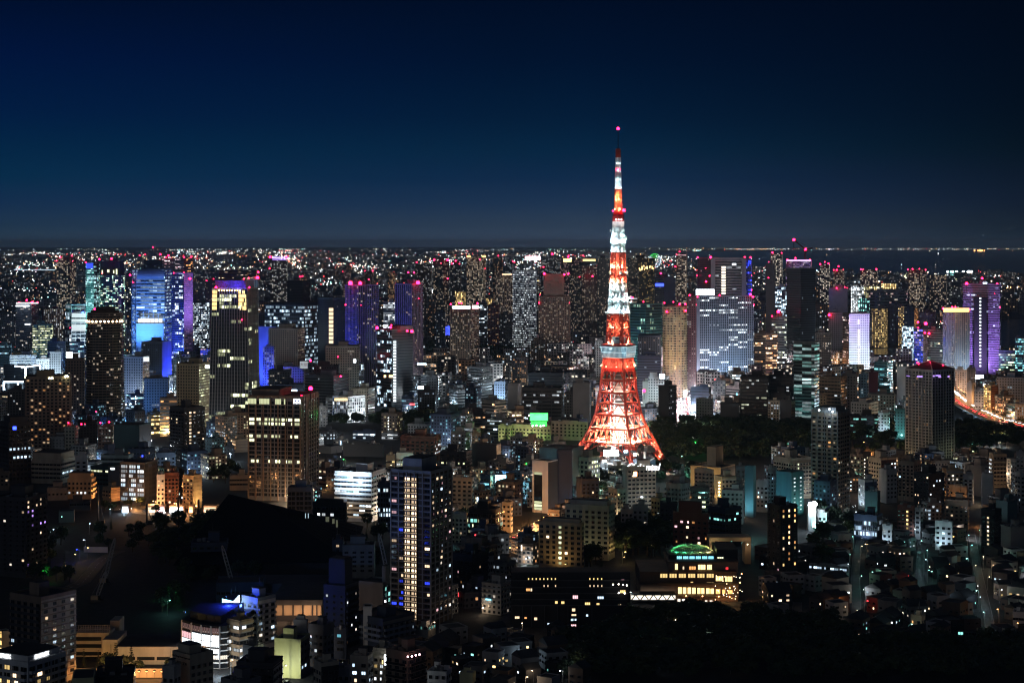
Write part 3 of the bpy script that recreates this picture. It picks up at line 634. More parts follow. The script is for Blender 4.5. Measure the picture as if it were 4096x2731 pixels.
C1 345 465 480 1000 900|apartment_block|blank|l|pent=.2:.8:.2:.8:3 par=1|pale plain block with a tall lift housing|
C1 480 620 715 1050 905|apartment_block|punchd,punchd|gg|win=1 bay=3 lit=.06 c=s|grey block with small window rows and a blank bay left of the navy stepped tower|
C1 715 830 840 1075 925|apartment_block|punch|n|win=1 bay=6 lit=.5 c=co|narrow dark block with four stacked teal and orange windows|
C1 1075 1235 1290 1265 850|apartment_block|apt,apt|ee|win=1 litL=.35 cL=gs bal=L c=s|beige block with rounded balconies and a lit vertical sign|vertical sign block
C1 1195 1400 1560 1300 820|apartment_block|apt,apt|qd|win=1 bal=LR glass=1 lit=.03 c=s bay=4|brown apartment block with glass balconies and a row of pinkish roof lamps|brown glass-balcony block
C1 865 1030 1075 1335 830|apartment_block|punch,punch|eg|win=1 bayL=5 litL=.55 cL=bW c=b|beige block with a bright column of stair windows|bright stair block
C1 530 600 760 1400 800|apartment_block|punchd,punchd|ek|win=1 lit=.08 c=s|low beige block in front of the navy stepped tower|
C1 750 860 875 1420 820|apartment_block|punchd|l|win=1 lit=.06 c=w|small pale block in the bottom row left of the bright stair block|
C1 1575 1750 1800 1465 850|house|punchd|w|win=1 lit=.25 c=bw par=.4|white flat-roofed house with two lit windows|white flat-roofed house
C1 1870 1990 2020 1490 850|house|punchd|y|win=1 lit=.08 c=W|yellowish low house with a small roof tower|
C1 -180 160 245 1400 830|apartment_block|apt,punchd|dl|win=1 lit=.05 c=w bay=4|low grey apartment block with railings on its flat roof|railed grey block
C0 -120 258 605 1395 790|apartment_block|apt,apt|w|win=1 bal=LR bd=1.6 bb=1 litL=.3 litR=.3 cL=gWW cR=ggW bay=4.6 wx=.7 wy=.7 fl=3.2 bc=w pent=.08:.92:.08:.92:3.2|white balconied apartment block with lettering on its dark penthouse|lettered white block
C0 90 380 700 795 865|apartment_block|apt,apt|qe|win=1 bal=L bc=d litL=.06 litR=.14 cL=gWb cR=wbW bayL=5 bayR=5.4 wxR=.42 wyR=.5 fl=3.25 pent=.3:.6:.2:.5:6.5|tall grey-brown apartment block with angular balconies|grey-brown balcony block
C0 -30 15 100 1095 930|office_block|strip,blank|ee|par=.3 pent=0 flood=L:g:16000:10:4|corner building with a glaring golden wall at the left edge|golden wall building
C0 1940 2040 2330 920 960|apartment_block|strip,apt|u|win=1 lit=.2 c=bs bal=R bb=3 flood=L:e:70000:18:18,R:B:70000:16:20|blue-washed apartment block under the cyan rooftop sign|blue-washed block
C0 2090 2200 2325 1010 905|office_block|strip,strip|tl|win=1 lit=.5 c=s corr=.6 slab=.4 sh=1.4 fl=3.9 wx=1 bay=5|beige banded office with long white strip windows|beige banded office
C0 1490 1600 1660 1430 830|apartment_block|punchd|l|win=1 lit=.05 c=s par=1|small white block crowded with rooftop pipes|
C0 1585 1745 1960 1320 840|apartment_block|blank,punchd|ee|win=1 lit=.12 c=s par=.8 pent=.3:.95:.2:.7:4|beige block with black characters on its upper wall|lettered beige block
C0 2030 2200 2400 1560 800|house|punchd|g|lit=.1 c=s par=.5|dark low block at the bottom edge right of the lettered beige block|
C0 660 - 862 1520 800|house|blank|y|dep=18 par=.4 pent=0|pale yellow-green hut beside the orange highway|
C0 865 - 1225 1500 815|house|punchd|k|par=.5 dep=22|black flat-roofed building covering part of the orange highway|
C0 2230 2330 2420 1235 880|apartment_block|blank|g|par=.6|plain grey block at the foot of the beige banded office|
B0 0 80 285 445 1592|office_tower|punchd,punch|dd|win=1 bay=3.4 fl=3.9 wx=.62 wy=.6 lit=.03 rowR=5:b/7:b/14:b c=bW cR=b pent=.1:.9:.1:.9:5|dark gridded office tower with a blue roof sign at the left edge|blue-signed office tower
B0 288 555 695 790 1600|office_block|officed,officed|ee|win=1 bay=3.6 wx=.9 wy=.45 fl=4 rowL=4:b/5:b/6:b rowR=2:b lit=.03 c=y pent=.02:.98:.05:.95:7|beige strip office with a huge black roof and blue-white windows|black-roofed strip office
B0 620 838 880 965 1505|office_block|punch,apt|tt|win=1 bay=3.6 wx=.5 wy=.5 fl=4 lit=0 rowL=2:s/4:s c=s bal=R pent=.05:.95:.1:.9:6 flood=R:o:14000:10:2|orange-tan office block with two rows of small white windows|orange-tan office
B0 1105 1330 1440 815 1467|office_block|curtain,punchd|nd|win=1 bayL=7.2 fl=3.9 wxL=.86 wyL=.72 cL=bbs litR=.15 cR=b lit=.82 corr=.1 fin=.9 fw=.16 fd=.25 tc=g pent=0 kind=1|office block with a bright blue-white panelled front|blue-white panelled office
B0 1440 - 1512 925 1450|apartment_block|punch|w|win=1 lit=.15 c=W|narrow white apartment block right of the blue-white panelled office|
B0 1510 - 1640 905 1455|apartment_block|apt|r|win=1 lit=.2 c=Wk bal=L|red-brown apartment block with stacked balconies above the lit shops|
B0 1680 1775 1855 935 1450|apartment_block|apt,blank|tt|win=1 lit=.15 c=g bal=L bc=q flood=R:g:9000:10:2|tan apartment block with a glowing golden side wall|tan glowing-side block
B0 1635 - 1690 890 1480|apartment_block|apt|k|win=1 lit=.2 c=b|thin dark apartment block behind the construction machines|
B0 1560 1690 1882 310 1675|apartment_tower|apt,apt|dd|win=1 bal=LR bc=d lit=.1 c=WWb bay=5 fl=3.3 colR=1:W wy=.5 litR=.14|dark balconied apartment tower with a column of warm windows|dark balconied tower
B0 1045 1280 1390 465 1795|hall|blank,blank|cd|pent=0 par=.6|big blank grey-green windowless block|blank grey-green block
B0 1365 1390 1555 370 2010|office_block|blank,strip|ee|lit=.85 c=gg fl=5 corr=.3 st=1.1 pent=0 flood=R:g:50000:25:4|block with golden glowing floor bands|golden banded block
B0 585 690 720 480 1830|apartment_block|punchd|e|lit=.1 c=w red=628:438:1,748:450:1.2,780:448:.6|dim beige apartment block under two red lamps|
B0 900 1035 1050 475 1840|office_block|punch|q|lit=.25 c=ys red=922:438:.9,1003:430:1|dark brown office with rows of yellow-white windows under red lamps|
B0 715 - 895 430 1900|apartment_tower|aptd|k|lit=.12 c=Wb red=882:335:1|black apartment slab between two dim blocks|
B0 460 - 590 570 1780|apartment_block|aptd|d|lit=.12 c=wb|dim apartment block left of the dim beige one|
B0 945 1020 1120 1045 1490|apartment_block|apt,blank|tq|win=1 bal=L lit=.1 c=gW flood=R:o:6000:9:2|small tan apartment block lit by orange street light|
B0 690 - 800 745 1600|apartment_block|punchd|w|win=1 lit=.05 c=o bay=5|narrow white block with a curved top right of the black-roofed strip office|
B0 835 995 1100 850 1560|office_block|strip,blank|cn|win=1 rowL=0:y lit=.08 c=y pent=0|dark office with a glowing green-white top floor|green-topped office
B0 435 - 620 1040 1500|apartment_block|punchd|g|win=1 lit=.08 c=b|low grey block in front of the black-roofed strip office|
B0 930 1180 1225 745 1640|office_block|strip|l|win=1 lit=.08 c=s fl=4|low pale flat-roofed office left of centre behind the panelled office|
B0 1200 1440 1455 790 1600|office_block|punchd|g|win=1 lit=.08 c=b|grey flat-roofed office behind the blue-white panelled office|
B0 1440 - 1610 720 1660|apartment_block|punch|u|win=1 lit=.3 c=b|blue-grey block with bright stair windows left of the dark balconied tower|
B0 1880 1945 2060 590 1830|apartment_block|punchd,apt|cc|lit=.1 cR=tb litR=.4|grey-teal apartment block with teal balconies|
B0 2118 2165 2280 600 1840|apartment_block|aptw,blank|tq|lit=.85 c=Wo bay=3.4 fl=3.3 st=1|block with glowing orange-white windows beside the yellow-green window tower|
B0 2060 - 2150 660 1800|apartment_block|aptd|d|lit=.15 c=p|dark block with a violet-white lit stair|
B0 2110 - 2290 920 1560|house|strip|e|win=1 lit=.3 c=yo par=.4|low beige house with yellow and orange windows behind the black temple roof|
B0 -40 240 430 1140 1150|apartment_tower|apt,apt|dd|win=1 bal=LR bc=d litL=.1 litR=.22 cL=bwW cR=WWp bay=5 fl=3.2 skipL=9 wx=.4 wy=.5|dark slab of flats with a blank green-grey corner at the left edge|left dark slab
B0 -40 - 80 900 1560|house|punch|q|win=1 lit=.4 c=W|low brown building with warm arched windows at the left edge|
B0 540 - 680 1250 1380|house|blank|g|par=.3 pent=0|low shed with a green-lit gate wall|
B0 640 - 830 1170 1440|apartment_block|strip|d|win=1 lit=.15 c=bW|low dim apartment block in front of the orange-tan office|
C1 880 1165 1458 990 950|apartment_block|aptd,apt|ng|win=1 bal=LR bc=u lit=.12 c=bbW bay=4 pent=.2:.5:.3:.6:5|stepped blue-grey apartment block ringed with balconies below the gold-windowed tower|balcony-ringed block
C1 985 - 1062 865 958|apartment_block|blank|w|par=.4 dep=8 pent=0|round-topped white lift tower above the balcony-ringed block|
C0 1755 - 2085 285 1165|apartment_block|aptd|n|win=1 bal=L lit=.0 c=b bay=5 bc=n|dim blue-grey apartment block without lights at the foot of the black temple|dim temple-side block
C0 1985 - 2420 640 1075|hall|strip|n|win=1 lit=.02 c=b bay=3 fl=4 wx=.9 par=.4 pent=0|long low blue-tinted shed behind the cyan corner sign|
C1 700 - 800 262 1165|house|punchd|d|win=1 lit=.5 c=W bay=5 fl=3.4 wx=.3 wy=.5|small dark house with two tall warm windows right of the black temple|
C1 795 - 1085 310 1150|house|punchd|g|win=1 lit=.12 c=s bay=5 fl=3|long low house with dim windows right of the black temple|
A2 5 112 225 300 3400|office_tower|strip,strip|lu|lit=.62 corr=.3 c=ss st=.55 fl=4.4 bay=2.5 par=.2 pent=0|white-lit glass office with a sloping roofline|sloping white glass office
A2 245 - 525 548 3290|apartment_tower|apt|q|lit=.22 c=Ww st=1.1 slab=.4 fin=5 fw=.7 pent=0 red=248:600:.9,258:525:.6,523:600:.7|broad stepped apartment tower left of the red lattice tower|stepped apartment tower
A2 170 - 300 955 3230|apartment_block|apt|q|lit=.2 c=Wb slab=.4|lower wing before the stepped apartment tower|
A2 265 - 460 190 5000|apartment_tower|apt|d|lit=.3 c=wb st=1.6 red=290:272:1,370:152:1.4,520:168:1.1,5:220:.7,22:225:.7|dark wide skyline tower with bluish rows under red lamps|
A2 440 - 660 195 4800|apartment_tower|apt|m|lit=.28 c=Wk st=1.5 red=515:180:.8,655:165:.7,615:258:1,670:245:1|maroon skyline tower with a lit yellow crown|
A2 528 640 782 258 3750|apartment_tower|apt,apt|dq|lit=.24 c=Ww st=1.3 slab=.3 fin=6 fw=.6 red=740:355:.8,620:362:.7|tall dark twin-faced apartment tower left of the red lattice tower|twin-faced dark tower
A2 782 - 900 195 3950|apartment_tower|apt|d|lit=.2 c=Ww st=1.3|dark apartment tower just left of the red lattice tower|
A2 1060 1160 1312 190 3900|apartment_tower|apt,aptw|dd|lit=.24 c=Ww cR=gg st=1.3 slab=.3|broad dark apartment tower with gold lights right of the red lattice tower|gold-dotted dark tower
A2 1310 1395 1500 365 3600|office_block|officed,blank|nn|lit=.12 c=ww red=1368:330:.8|navy office with a bright blue roof sign|blue-signed navy office
A2 1062 - 1140 590 2850|shop_building|blank|e|par=.3 pent=0|pale flat canopy roof right of the red lattice tower|
A2 1085 1230 1375 615 2600|office_tower|curtain,curtain|c|lit=.16 corr=.8 c=ty st=.7 fl=4.2 pent=0 flood=L:t:240000:40:30,R:t:240000:40:30 red=1208:590:1.1,1400:600:1.2,1482:592:1.1|dim teal glass office right of the red lattice tower|teal glass office
A2 1380 - 1602 640 2500|apartment_tower|aptw|t|lit=.4 c=gy round=3 slab=.9 sh=.8 tc=e st=.8 fl=3.6 pent=.2:.8:.2:.8:3 flood=L:g:50000:35:40 red=1422:682:1.3,1540:612:1.1,1592:612:1.2,1596:672:.9|curved tan apartment tower with lit balconies|curved tan tower
A2 1608 - 1692 545 2560|apartment_tower|punch|m|lit=.2 c=ws red=1632:530:1.2,1680:605:1,1690:618:.9,1640:760:1|thin dark red tower with red lamps|thin dark red tower
A2 1690 1725 2215 540 2800|office_tower|office,office|n|fin=3.2 fw=.8 fd=.9 tc=u slab=.3 lit=.2 corr=.96 c=ss st=1 fl=4 bay=3.2 pent=0 yaw=73 flood=R:b:260000:50:3 red=1705:545:1.1,1908:530:1.3,2192:525:1.4,2215:545:1.2,2222:618:.8|wide grey office block faced with fine vertical fins and three lit floors|wide finned office
A2 1705 1838 1845 190 3560|office_tower|curtaind|m|lit=.12 c=kk st=1 pent=0 red=1707:183:1.3,1700:350:1,1783:405:1.2,1780:280:.5,1817:352:1|maroon glass wing of the framed tower|
A2 1835 - 2148 188 3520|office_tower|strip|d|lit=.16 c=ss fl=5.5 bay=9 slab=.8 sh=1.2 tc=l pent=0 red=1826:183:1.4,2140:183:1.3|framed office tower with pale horizontal louvres and a lit stair column|louvred framed tower
A2 2146 - 2200 205 3560|office_tower|curtain|u|lit=.5 c=BB st=.6 pent=0 flood=L:B:500000:50:40 red=2192:183:1.4,2142:350:.8,2197:350:.8,2140:487:.7,2198:483:.8|slim blue glass wing right of the framed tower|
A2 1505 - 1605 145 4700|apartment_tower|aptw|q|lit=.4 c=Ww st=1.5 bay=4.5 fl=4 red=1512:155:.9,1540:130:1,1575:152:.9,1598:155:.9,1500:268:.8|tall warm skyline tower with red lamps between the blue sign and the framed tower|warm far spire block
A2 2232 - 2352 890 2900|apartment_block|strip|q|lit=.3 c=oW slab=.6 sh=1.4 tc=q|brown banded apartment block with a lit roof edge|brown banded block
A2 1155 - 1360 905 2500|apartment_tower|apt|n|lit=.14 c=Wb slab=.25 pent=.05:.95:.2:.8:2|dark blue-grey apartment tower right of the lattice tower's observation deck|
A2 1150 - 1365 1090 2440|office_block|strip|n|lit=.08 c=bb slab=.3|blue glass podium under the dark blue-grey apartment tower|
A2 765 - 830 960 2550|apartment_tower|punchd|w|lit=.15 c=ss fl=3.5 bay=3.5|narrow white tower directly behind the lattice tower's left shoulder|
A2 1095 - 1150 780 2700|apartment_tower|punchd|g|lit=.1 c=sb|narrow grey tower directly behind the lattice tower's right shoulder|
A2 -5 - 135 1105 2500|apartment_block|apt|d|lit=.3 c=Wo|dark apartment block with warm windows left of the lower stepped wing|
A2 150 - 465 1245 2330|office_block|strip|k|lit=.1 c=bb par=.5|long black office roof left of the red lattice tower|
B2 95 - 455 125 2210|office_block|strip|d|lit=.25 c=ss corr=.5 fl=4.4 fin=12 fw=.8|dark office with three groups of white strip windows|three-panel dark office
B2 -40 50 85 90 2250|office_block|blank|l|pent=0|white gabled building cut by the steps of the dark office|
B2 560 - 715 75 2150|office_block|blank|g|par=.6|tall blank grey slab left of the lattice tower|blank grey slab
B2 485 - 650 165 2180|apartment_block|punch|d|lit=.2 c=yb|small dark block with a green-yellow sign|
B2 1255 - 1440 20 2250|office_block|punchd|l|lit=.05 c=ss pent=.6:.95:.1:.6:6|grey office slab with a column of small white windows right of the lattice tower|
B2 1200 - 1260 60 2300|apartment_block|blank|w|par=.5|small white-sided block right of the lattice tower|
B2 1345 1440 1512 105 2130|office_block|blank,punch|dd|litR=.3 cR=ss|dark office with a column of white windows left of the glowing street|
B2 1690 1845 1850 225 2120|office_block|punchd|g|lit=.04|plain grey office right of the glowing street|
B2 1915 - 2082 265 2080|office_block|blank|d|par=.8|plain dark slab right of the plain grey office|
B2 2100 - 2352 20 2090|office_block|strip|k|lit=.22 corr=.5 c=sy fl=4.2|dark office with lit floor fragments left of the green glass tower|
B2 1640 1810 1830 120 2250|office_block|officed|n|lit=.1 c=b|navy block washed by blue street glow|
B2 1850 - 1960 60 2300|office_block|punch|g|lit=.3 c=ws|grey block with a green-lit gabled roof behind the plain grey office|
B2 2085 - 2165 90 2180|apartment_block|apt|d|lit=.5 c=sw|small dark block with stacked bright balconies|
B2 0 355 360 470 1935|hotel|punchd|y|win=1 bay=4.2 fl=3.8 wx=.45 lit=.12 c=Ww pent=0 flood=L:y:12000:16:2|long yellow-lit hotel wing under the green sign|green-signed hotel
B2 -125 -10 0 470 1945|hotel|punchd|y|win=1 bay=4.2 fl=3.8 wx=.45 lit=.06 c=Ww flood=L:y:5000:14:2|short left wing of the long yellow-lit hotel|
B2 360 695 700 440 1950|hotel|punchd|e|win=1 bay=4.6 fl=3.8 wx=.45 lit=.12 c=Ww|dim beige hotel wing left of the lattice tower|dim hotel wing
B2 185 332 420 795 1425|office_block|blank,blank|wd|pent=0 par=.4 |white portal-shaped building with a glazed slot|white portal building
B2 410 - 552 695 1445|office_block|blank|n|pent=0 par=.4|tall dark navy block behind the white portal building|
B2 250 540 665 690 1510|office_block|blank|g|pent=0|grey block with a tan rooftop housing behind the white portal building|
B2 555 700 806 770 1520|office_block|punchd,punch|el|win=1 bay=4.4 wx=.62 wy=.6 fl=4 lit=0 rowL=3:W/4:W c=W bayR=2.4 flR=4 litR=.8 cR=sy wxR=.7|beige office with an orange window row and a long side of lit windows|orange-row office
B2 590 640 800 965 1400|apartment_block|blank,apt|dn|win=1 lit=.12 c=bW bal=R|dark round-fronted apartment block before the trees|
B2 1015 1062 1322 850 1432|hotel|blank,punch|ee|win=1 bayR=3.7 flR=3.5 wxR=.66 wyR=.42 litR=.06 cR=W fl=3.5 par=1|pale hotel with an orange-red sign and script lettering on its roof|script-signed hotel
B2 885 965 1045 1055 1345|apartment_block|punchd,apt|ee|win=1 bal=R lit=.08 c=gW|beige stepped apartment block left of the script-signed hotel|
B2 1110 - 1245 1215 1280|house|punchd|l|win=1 lit=.1 c=w|pale low house at the foot of the script-signed hotel|
B2 1000 - 1110 1245 1290|house|punchd|l|win=1 lit=.05 c=w|small pale house at the edge of the dark trees|
B2 1280 1360 1440 1145 1300|apartment_block|punchd,strip|yd|win=1 lit=.08 litR=.3 c=s|yellowish stair block right of the script-signed hotel|
B2 1360 - 1520 1190 1290|shop_building|punchd|d|win=1 lit=.15 c=s|low building with a dark glazed roof|
B2 1395 1560 1650 1010 1370|apartment_block|punchd,punch|ge|win=1 lit=.15 c=Wo round=4 par=1|rounded pale building with a red brick strip and warm windows|rounded pale building
B2 1640 1918 2050 855 1560|hall|blank,blank|td|par=.5 pent=.35:.65:.4:.9:17 flood=L:g:15000:14:2|tan theatre-like hall with a dark square fly tower|theatre hall
B2 1675 1848 1855 880 1440|apartment_block|aptd|q|win=1 lit=.05 c=s bb=2 bal=L|grey apartment block in front of the theatre hall|
B2 1860 1925 2060 945 1470|office_block|blank,punchd|te|win=1 lit=.05 c=w flood=L:g:5000:9:2|block with a column of golden lamps on a tan wall|golden-lamp block
B2 2060 - 2145 850 1480|apartment_block|punchd|g|win=1 lit=.1 c=s|thin grey tower with an outside stair|
B2 2140 2218 2240 840 1405|office_block|blank|c|par=.5 pent=0 flood=L:c:22000:14:2|blank teal-blue lit slab|teal-blue slab
B2 1930 - 2125 1070 1370|apartment_block|punchd|l|win=1 lit=.1 c=Wo|pale apartment block with ornate stair windows|
B2 2245 2352 2365 980 1430|apartment_block|punchd|g|win=1 lit=.08 c=b|grey block behind the teal-blue slab|
B2 1640 - 1815 1050 1400|apartment_block|strip|g|win=1 lit=.25 c=ys|grey block with yellow-lit floors beside the rounded pale building|
B2 1480 1800 1815 1290 1230|apartment_block|punch|r|win=1 bay=4.4 wx=.5 lit=.3 c=Wok pent=.2:.85:.2:.8:9|red-brown apartment block with warm windows behind the green-domed club|red-brown block
B2 1800 1960 2105 1235 1260|office_block|strip,strip|nd|win=1 litL=.1 rowL=1:t c=t|low navy glass office with a bright white-green floor|
B2 490 888 945 1215 1213|hotel|punch,blank|ee|win=1 bay=4.3 fl=3.5 wx=.5 wy=.5 lit=.04 c=yWb pent=.05:.9:.1:.7:4 flood=R:g:4000:9:2,L:y:1800:12:2|tall beige hotel slab with square windows|tall beige hotel
B2 245 640 660 1375 1171|hotel|punch|t|win=1 bay=4.1 fl=3.45 wx=.5 wy=.55 lit=.14 c=Wow colL=3,7:y pent=.05:.9:.1:.8:3.5 flood=L:g:2500:11:2|shorter tan hotel block with two full columns of lit windows|two-column hotel
B3 400 640 745 345 1425|apartment_tower|apt,apt|qq|win=1 bal=R bc=q lit=.13 litR=.12 c=WWbko cR=WWw bay=4.4 fl=3.3 wx=.6 wy=.5 fin=6.5 fw=.5 tc=g pent=.1:.9:.1:.9:3.5 slab=.15|tall grey-brown apartment tower with bright roof machinery|roof-lit apartment tower
A3 1265 1510 1708 1225 1778|apartment_tower|aptd,aptd|dd|fin=4.4 fw=.8 fd=.6 tc=l slab=.35 lit=.08 c=Wo par=1 pent=0 red=1430:1185:1.5:25,1385:1160:1.2:25,1478:1160:1.2:25,1608:1172:.7:20,1370:1150:.8:30|octagonal grey gridded tower with a red-lit peaked roof|peaked gridded tower
A3 170 300 437 285 2900|office_tower|curtaind,curtaind|kn|slab=.1 sh=.3 tc=d lit=.02 litR=.06 cR=bb pent=0|tall unlit black glass tower|tall black glass tower
A3 235 428 472 965 2157|office_tower|curtain,curtain|c|slab=.18 sh=.5 tc=g lit=.55 corr=.35 c=ts st=.55 fl=4.2 bay=12 wx=.98 wy=.62 pent=0 flood=L:t:16000:14:2|green glass tower with glowing teal-white floors|green glass tower
A3 685 745 935 700 2960|office_tower|strip,punchd|bw|lit=.25 c=kw stR=.01 pent=0 fl=4.2 flood=R:b:330000:70:8,R:p:130000:60:90|floodlit lavender-white tower with a central window column|lavender-white tower
A3 35 - 170 730 2900|office_block|strip|g|lit=.3 c=ys fl=4.2 red=37:722:1,95:682:1.5,5:370:.6|grey banded office with white-green floors left of the black glass tower|
A3 555 - 690 695 3250|office_block|punchd|l|lit=.05 c=ss red=563:712:1.4|pale slab with a column of small white windows left of the lavender-white tower|
A3 437 - 577 880 2800|office_block|office|d|fin=3 tc=g lit=.2 c=sW|dark gridded block with a bright blue-white corner|
A3 -20 - 62 240 3300|office_tower|blank|d|par=.4 pent=0 red=2:370:.7|plain grey slab tower left of the black glass tower|
A3 60 - 172 455 3500|office_block|curtain|u|lit=.4 c=bb st=.9|office with a glowing blue billboard front|
A3 -20 - 82 885 2700|apartment_block|strip|q|lit=.5 c=oW slab=.4|brown banded block with an orange roof edge|
A3 475 - 566 250 5200|apartment_tower|aptw|d|lit=.5 c=ww st=1.5 bay=4.4 fl=4.2 red=480:245:.8,522:225:.9,555:238:.9|white-dotted skyline tower with red lamps right of the black glass tower|
A3 600 - 700 295 5000|apartment_tower|apt|q|lit=.35 c=Ww st=1.4 bay=4.4 fl=4.2 red=605:298:.9,632:298:.9,692:298:.9,648:265:.9|warm skyline tower with four red lamps above the lavender-white tower|
A3 850 - 1002 295 5000|apartment_tower|aptw|b|lit=.45 c=Ww st=1.6 bay=4.4 fl=4.2 red=855:292:1,875:292:1,995:292:1|twin-shafted warm skyline block above the golden flats|
A3 1285 1400 1452 295 4900|apartment_tower|aptw,apt|b|lit=.42 c=Ww st=1.5 bay=4.4 fl=4.2 red=1285:295:.9,1328:290:.9,1390:288:.8,1448:296:.8|tall warm bayside tower with red lamps|
A3 1480 - 1637 345 4800|apartment_tower|apt|d|lit=.36 c=Ww st=1.3 bay=4.4 fl=4.2|dim bayside apartment tower right of the tall warm one|
A3 25 - 130 145 5200|apartment_tower|aptw|d|lit=.5 c=ww st=1.6 bay=4.4 fl=4.2 red=40:138:1,125:142:.8,6:225:.6|white-dotted skyline tower behind the black glass tower|
A3 165 - 395 212 5000|apartment_tower|aptw|v|lit=.45 c=wp st=1.5 bay=4.4 fl=4.2 red=178:205:1.1,252:190:1,345:198:.9,385:208:1.2|wide violet-topped skyline block under a crane|crane-topped block
A3 560 - 730 462 3600|office_block|blank|l|par=.4 red=632:464:.6,705:455:.8,726:465:.6|pale blank-walled office with a lavender roof sign|
A3 757 - 875 445 4300|office_block|office|g|lit=.8 c=ss bay=4 wy=.85 wx=.5|block with white vertical light strips|
A3 875 - 1020 450 4200|office_block|office|g|lit=.7 c=yg bay=4 wy=.85 wx=.5|block with yellow vertical light strips|
A3 1045 - 1172 424 4300|office_block|office|q|lit=.9 c=gg bay=4 wy=.9 wx=.5 st=1.4|low block with glowing gold vertical windows|
A3 920 - 1295 495 4150|hall|strip|g|round=4 lit=.25 c=kw slab=1 sh=1.8 tc=l fl=7 corr=.6 pent=.2:.8:.2:.8:5|broad curved white-banded exhibition hall|curved banded hall
A3 828 - 930 560 4000|office_block|office|c|lit=.5 c=tt bay=5 wy=.9 wx=.4|low teal-fronted hall left of the curved banded hall|
A3 950 1060 1100 655 3700|apartment_block|aptw,apt|q|lit=.75 c=gg bay=3.3 fl=3.6 wx=.5 st=.9|waterside flats glowing gold from every window|golden waterside flats
A3 1090 - 1240 615 3850|apartment_block|apt|n|lit=.1 c=bb|unlit navy flats right of the golden waterside flats|
A3 1195 - 1255 630 3650|apartment_block|aptw|q|lit=.7 c=gg bay=3.3 st=.8 fl=3.6|slim block with a gold stair column|
A3 1250 1345 1385 650 3600|apartment_block|apt,aptw|nq|lit=.06 litR=.6 cR=oo c=ww|dark flats with one orange-lit end|
A3 1385 - 1540 690 3500|apartment_block|aptd|m|lit=.06|dim maroon flats near the water|
A3 1230 - 1335 815 3550|shop_building|curtain|u|lit=.7 c=bb st=.8 pent=0|low quayside building glaring white-blue|glaring quay building
A3 1340 1425 1465 840 2720|office_block|strip,punch|nq|lit=.4 c=BW st=.8 flood=L:B:120000:30:40 red=1378:778:1,1380:828:1.2,1442:875:.7|narrow building with blue illuminated upper floors|
A3 1462 - 1612 855 2760|apartment_block|strip|g|lit=.25 c=Wt slab=.4 red=1450:790:1.9,1480:880:1.4,1608:880:1.3|grey banded apartment block with big red roof lamps|red-lamped banded block
A3 1610 1720 1850 688 2680|apartment_tower|apt,apt|uu|fin=4.2 fw=.8 tc=l slab=.35 lit=.16 c=WwW flood=L:b:150000:40:10,R:b:150000:40:10 pent=0 red=1610:652:1.1,1722:640:.8,1848:660:1.2,1692:640:.8|pale blue gridded apartment tower with an orange-red lit crown|orange-crowned grid tower
A3 1790 - 2130 432 2950|office_tower|strip|v|lit=.22 c=bp slab=.2 fl=4 st=1 pent=.4:.55:.2:.5:6 flood=L:p:650000:70:8 red=1825:422:1.5,2105:425:1.5,1968:375:1.4,2128:640:1,2082:515:.5|broad violet office tower with a dark central slot|violet slotted tower
A3 2120 - 2272 1045 2900|office_block|strip|c|lit=.7 c=yt st=.6 fl=4.2|low wide office with yellow-teal floors at the water edge|
A3 2270 - 2352 925 2850|office_block|office|u|lit=.6 c=ct st=.7|pale teal office with window grid at the right edge|
A3 1185 1300 1312 1190 2250|office_block|blank|w|par=.3 pent=0 fin=30|white-walled building with tall slit windows left of the peaked gridded tower|
A3 975 1095 1110 1150 2300|office_block|strip|c|lit=.35 c=tc flood=L:c:60000:22:4|teal-lit building with pale bands right of the lavender-white tower|
A3 1108 - 1142 1125 2280|office_block|strip|l|lit=.8 c=cs|thin bright cyan sign building|
A3 835 - 925 1262 2180|shop_building|punch|u|lit=.2 c=bo|blue-signed building with an orange glowing entrance|
A3 680 - 815 1262 2150|apartment_block|punchd|g|lit=.1 c=w|plain grey block left of the blue-signed building|
A3 925 - 1010 1240 2200|apartment_block|blank|m|par=.5|maroon plain-sided block beside the blue-signed building|
A3 470 670 725 1290 2120|office_block|office,officed|q|lit=.16 corr=.6 c=ss bay=4 fl=4.2 wx=.9|brown office with two white lit floors right of the green glass tower|
A3 0 - 232 1280 2140|office_block|office|k|lit=.2 corr=.5 c=ss bay=4 fl=4.2|black office with broken white floor lines left of the green glass tower|
B3 25 - 205 165 2110|hall|blank|d|par=.5|plain dark hall left of the green glass tower|
B3 112 215 250 235 2050|apartment_block|blank,punchd|dt|lit=.05|tan block with a dark side at the foot of the green glass tower|
B3 0 - 108 245 2060|apartment_block|apt|e|lit=.35 c=bs|pale apartment block with bright blue-white balconies|
B3 475 - 535 195 2080|apartment_block|punchd|t|lit=.05|small tan block between the green glass tower and the roof-lit tower|
B3 760 925 1015 260 2010|apartment_block|punchd,punchd|ll|lit=.05 pent=.2:.6:.1:.7:5|white stepped building with a dark glass base|white stepped building
B3 750 - 1008 385 1980|office_block|strip|k|rowL=0:t lit=.15 c=tt|black glass base building with one white-green floor|
B3 1015 - 1115 355 1960|apartment_block|punchd|l|lit=.15 c=b flood=L:b:22000:16:3|pale block lit by a white street lamp|
B3 1165 - 1268 320 1960|apartment_block|punchd|c|lit=.1 c=t flood=L:t:22000:16:3|teal-washed pale block left of the peaked gridded tower|
B3 920 - 1160 185 2080|apartment_block|punch|g|lit=.15 c=ts|grey-teal low block behind the white street lamps|
B3 1010 - 1120 70 2150|apartment_block|strip|c|lit=.4 c=cb|low teal block with bright strips|
B3 1825 1875 1895 75 2250|apartment_block|blank|l|par=.5|pale slab right of the peaked gridded tower|
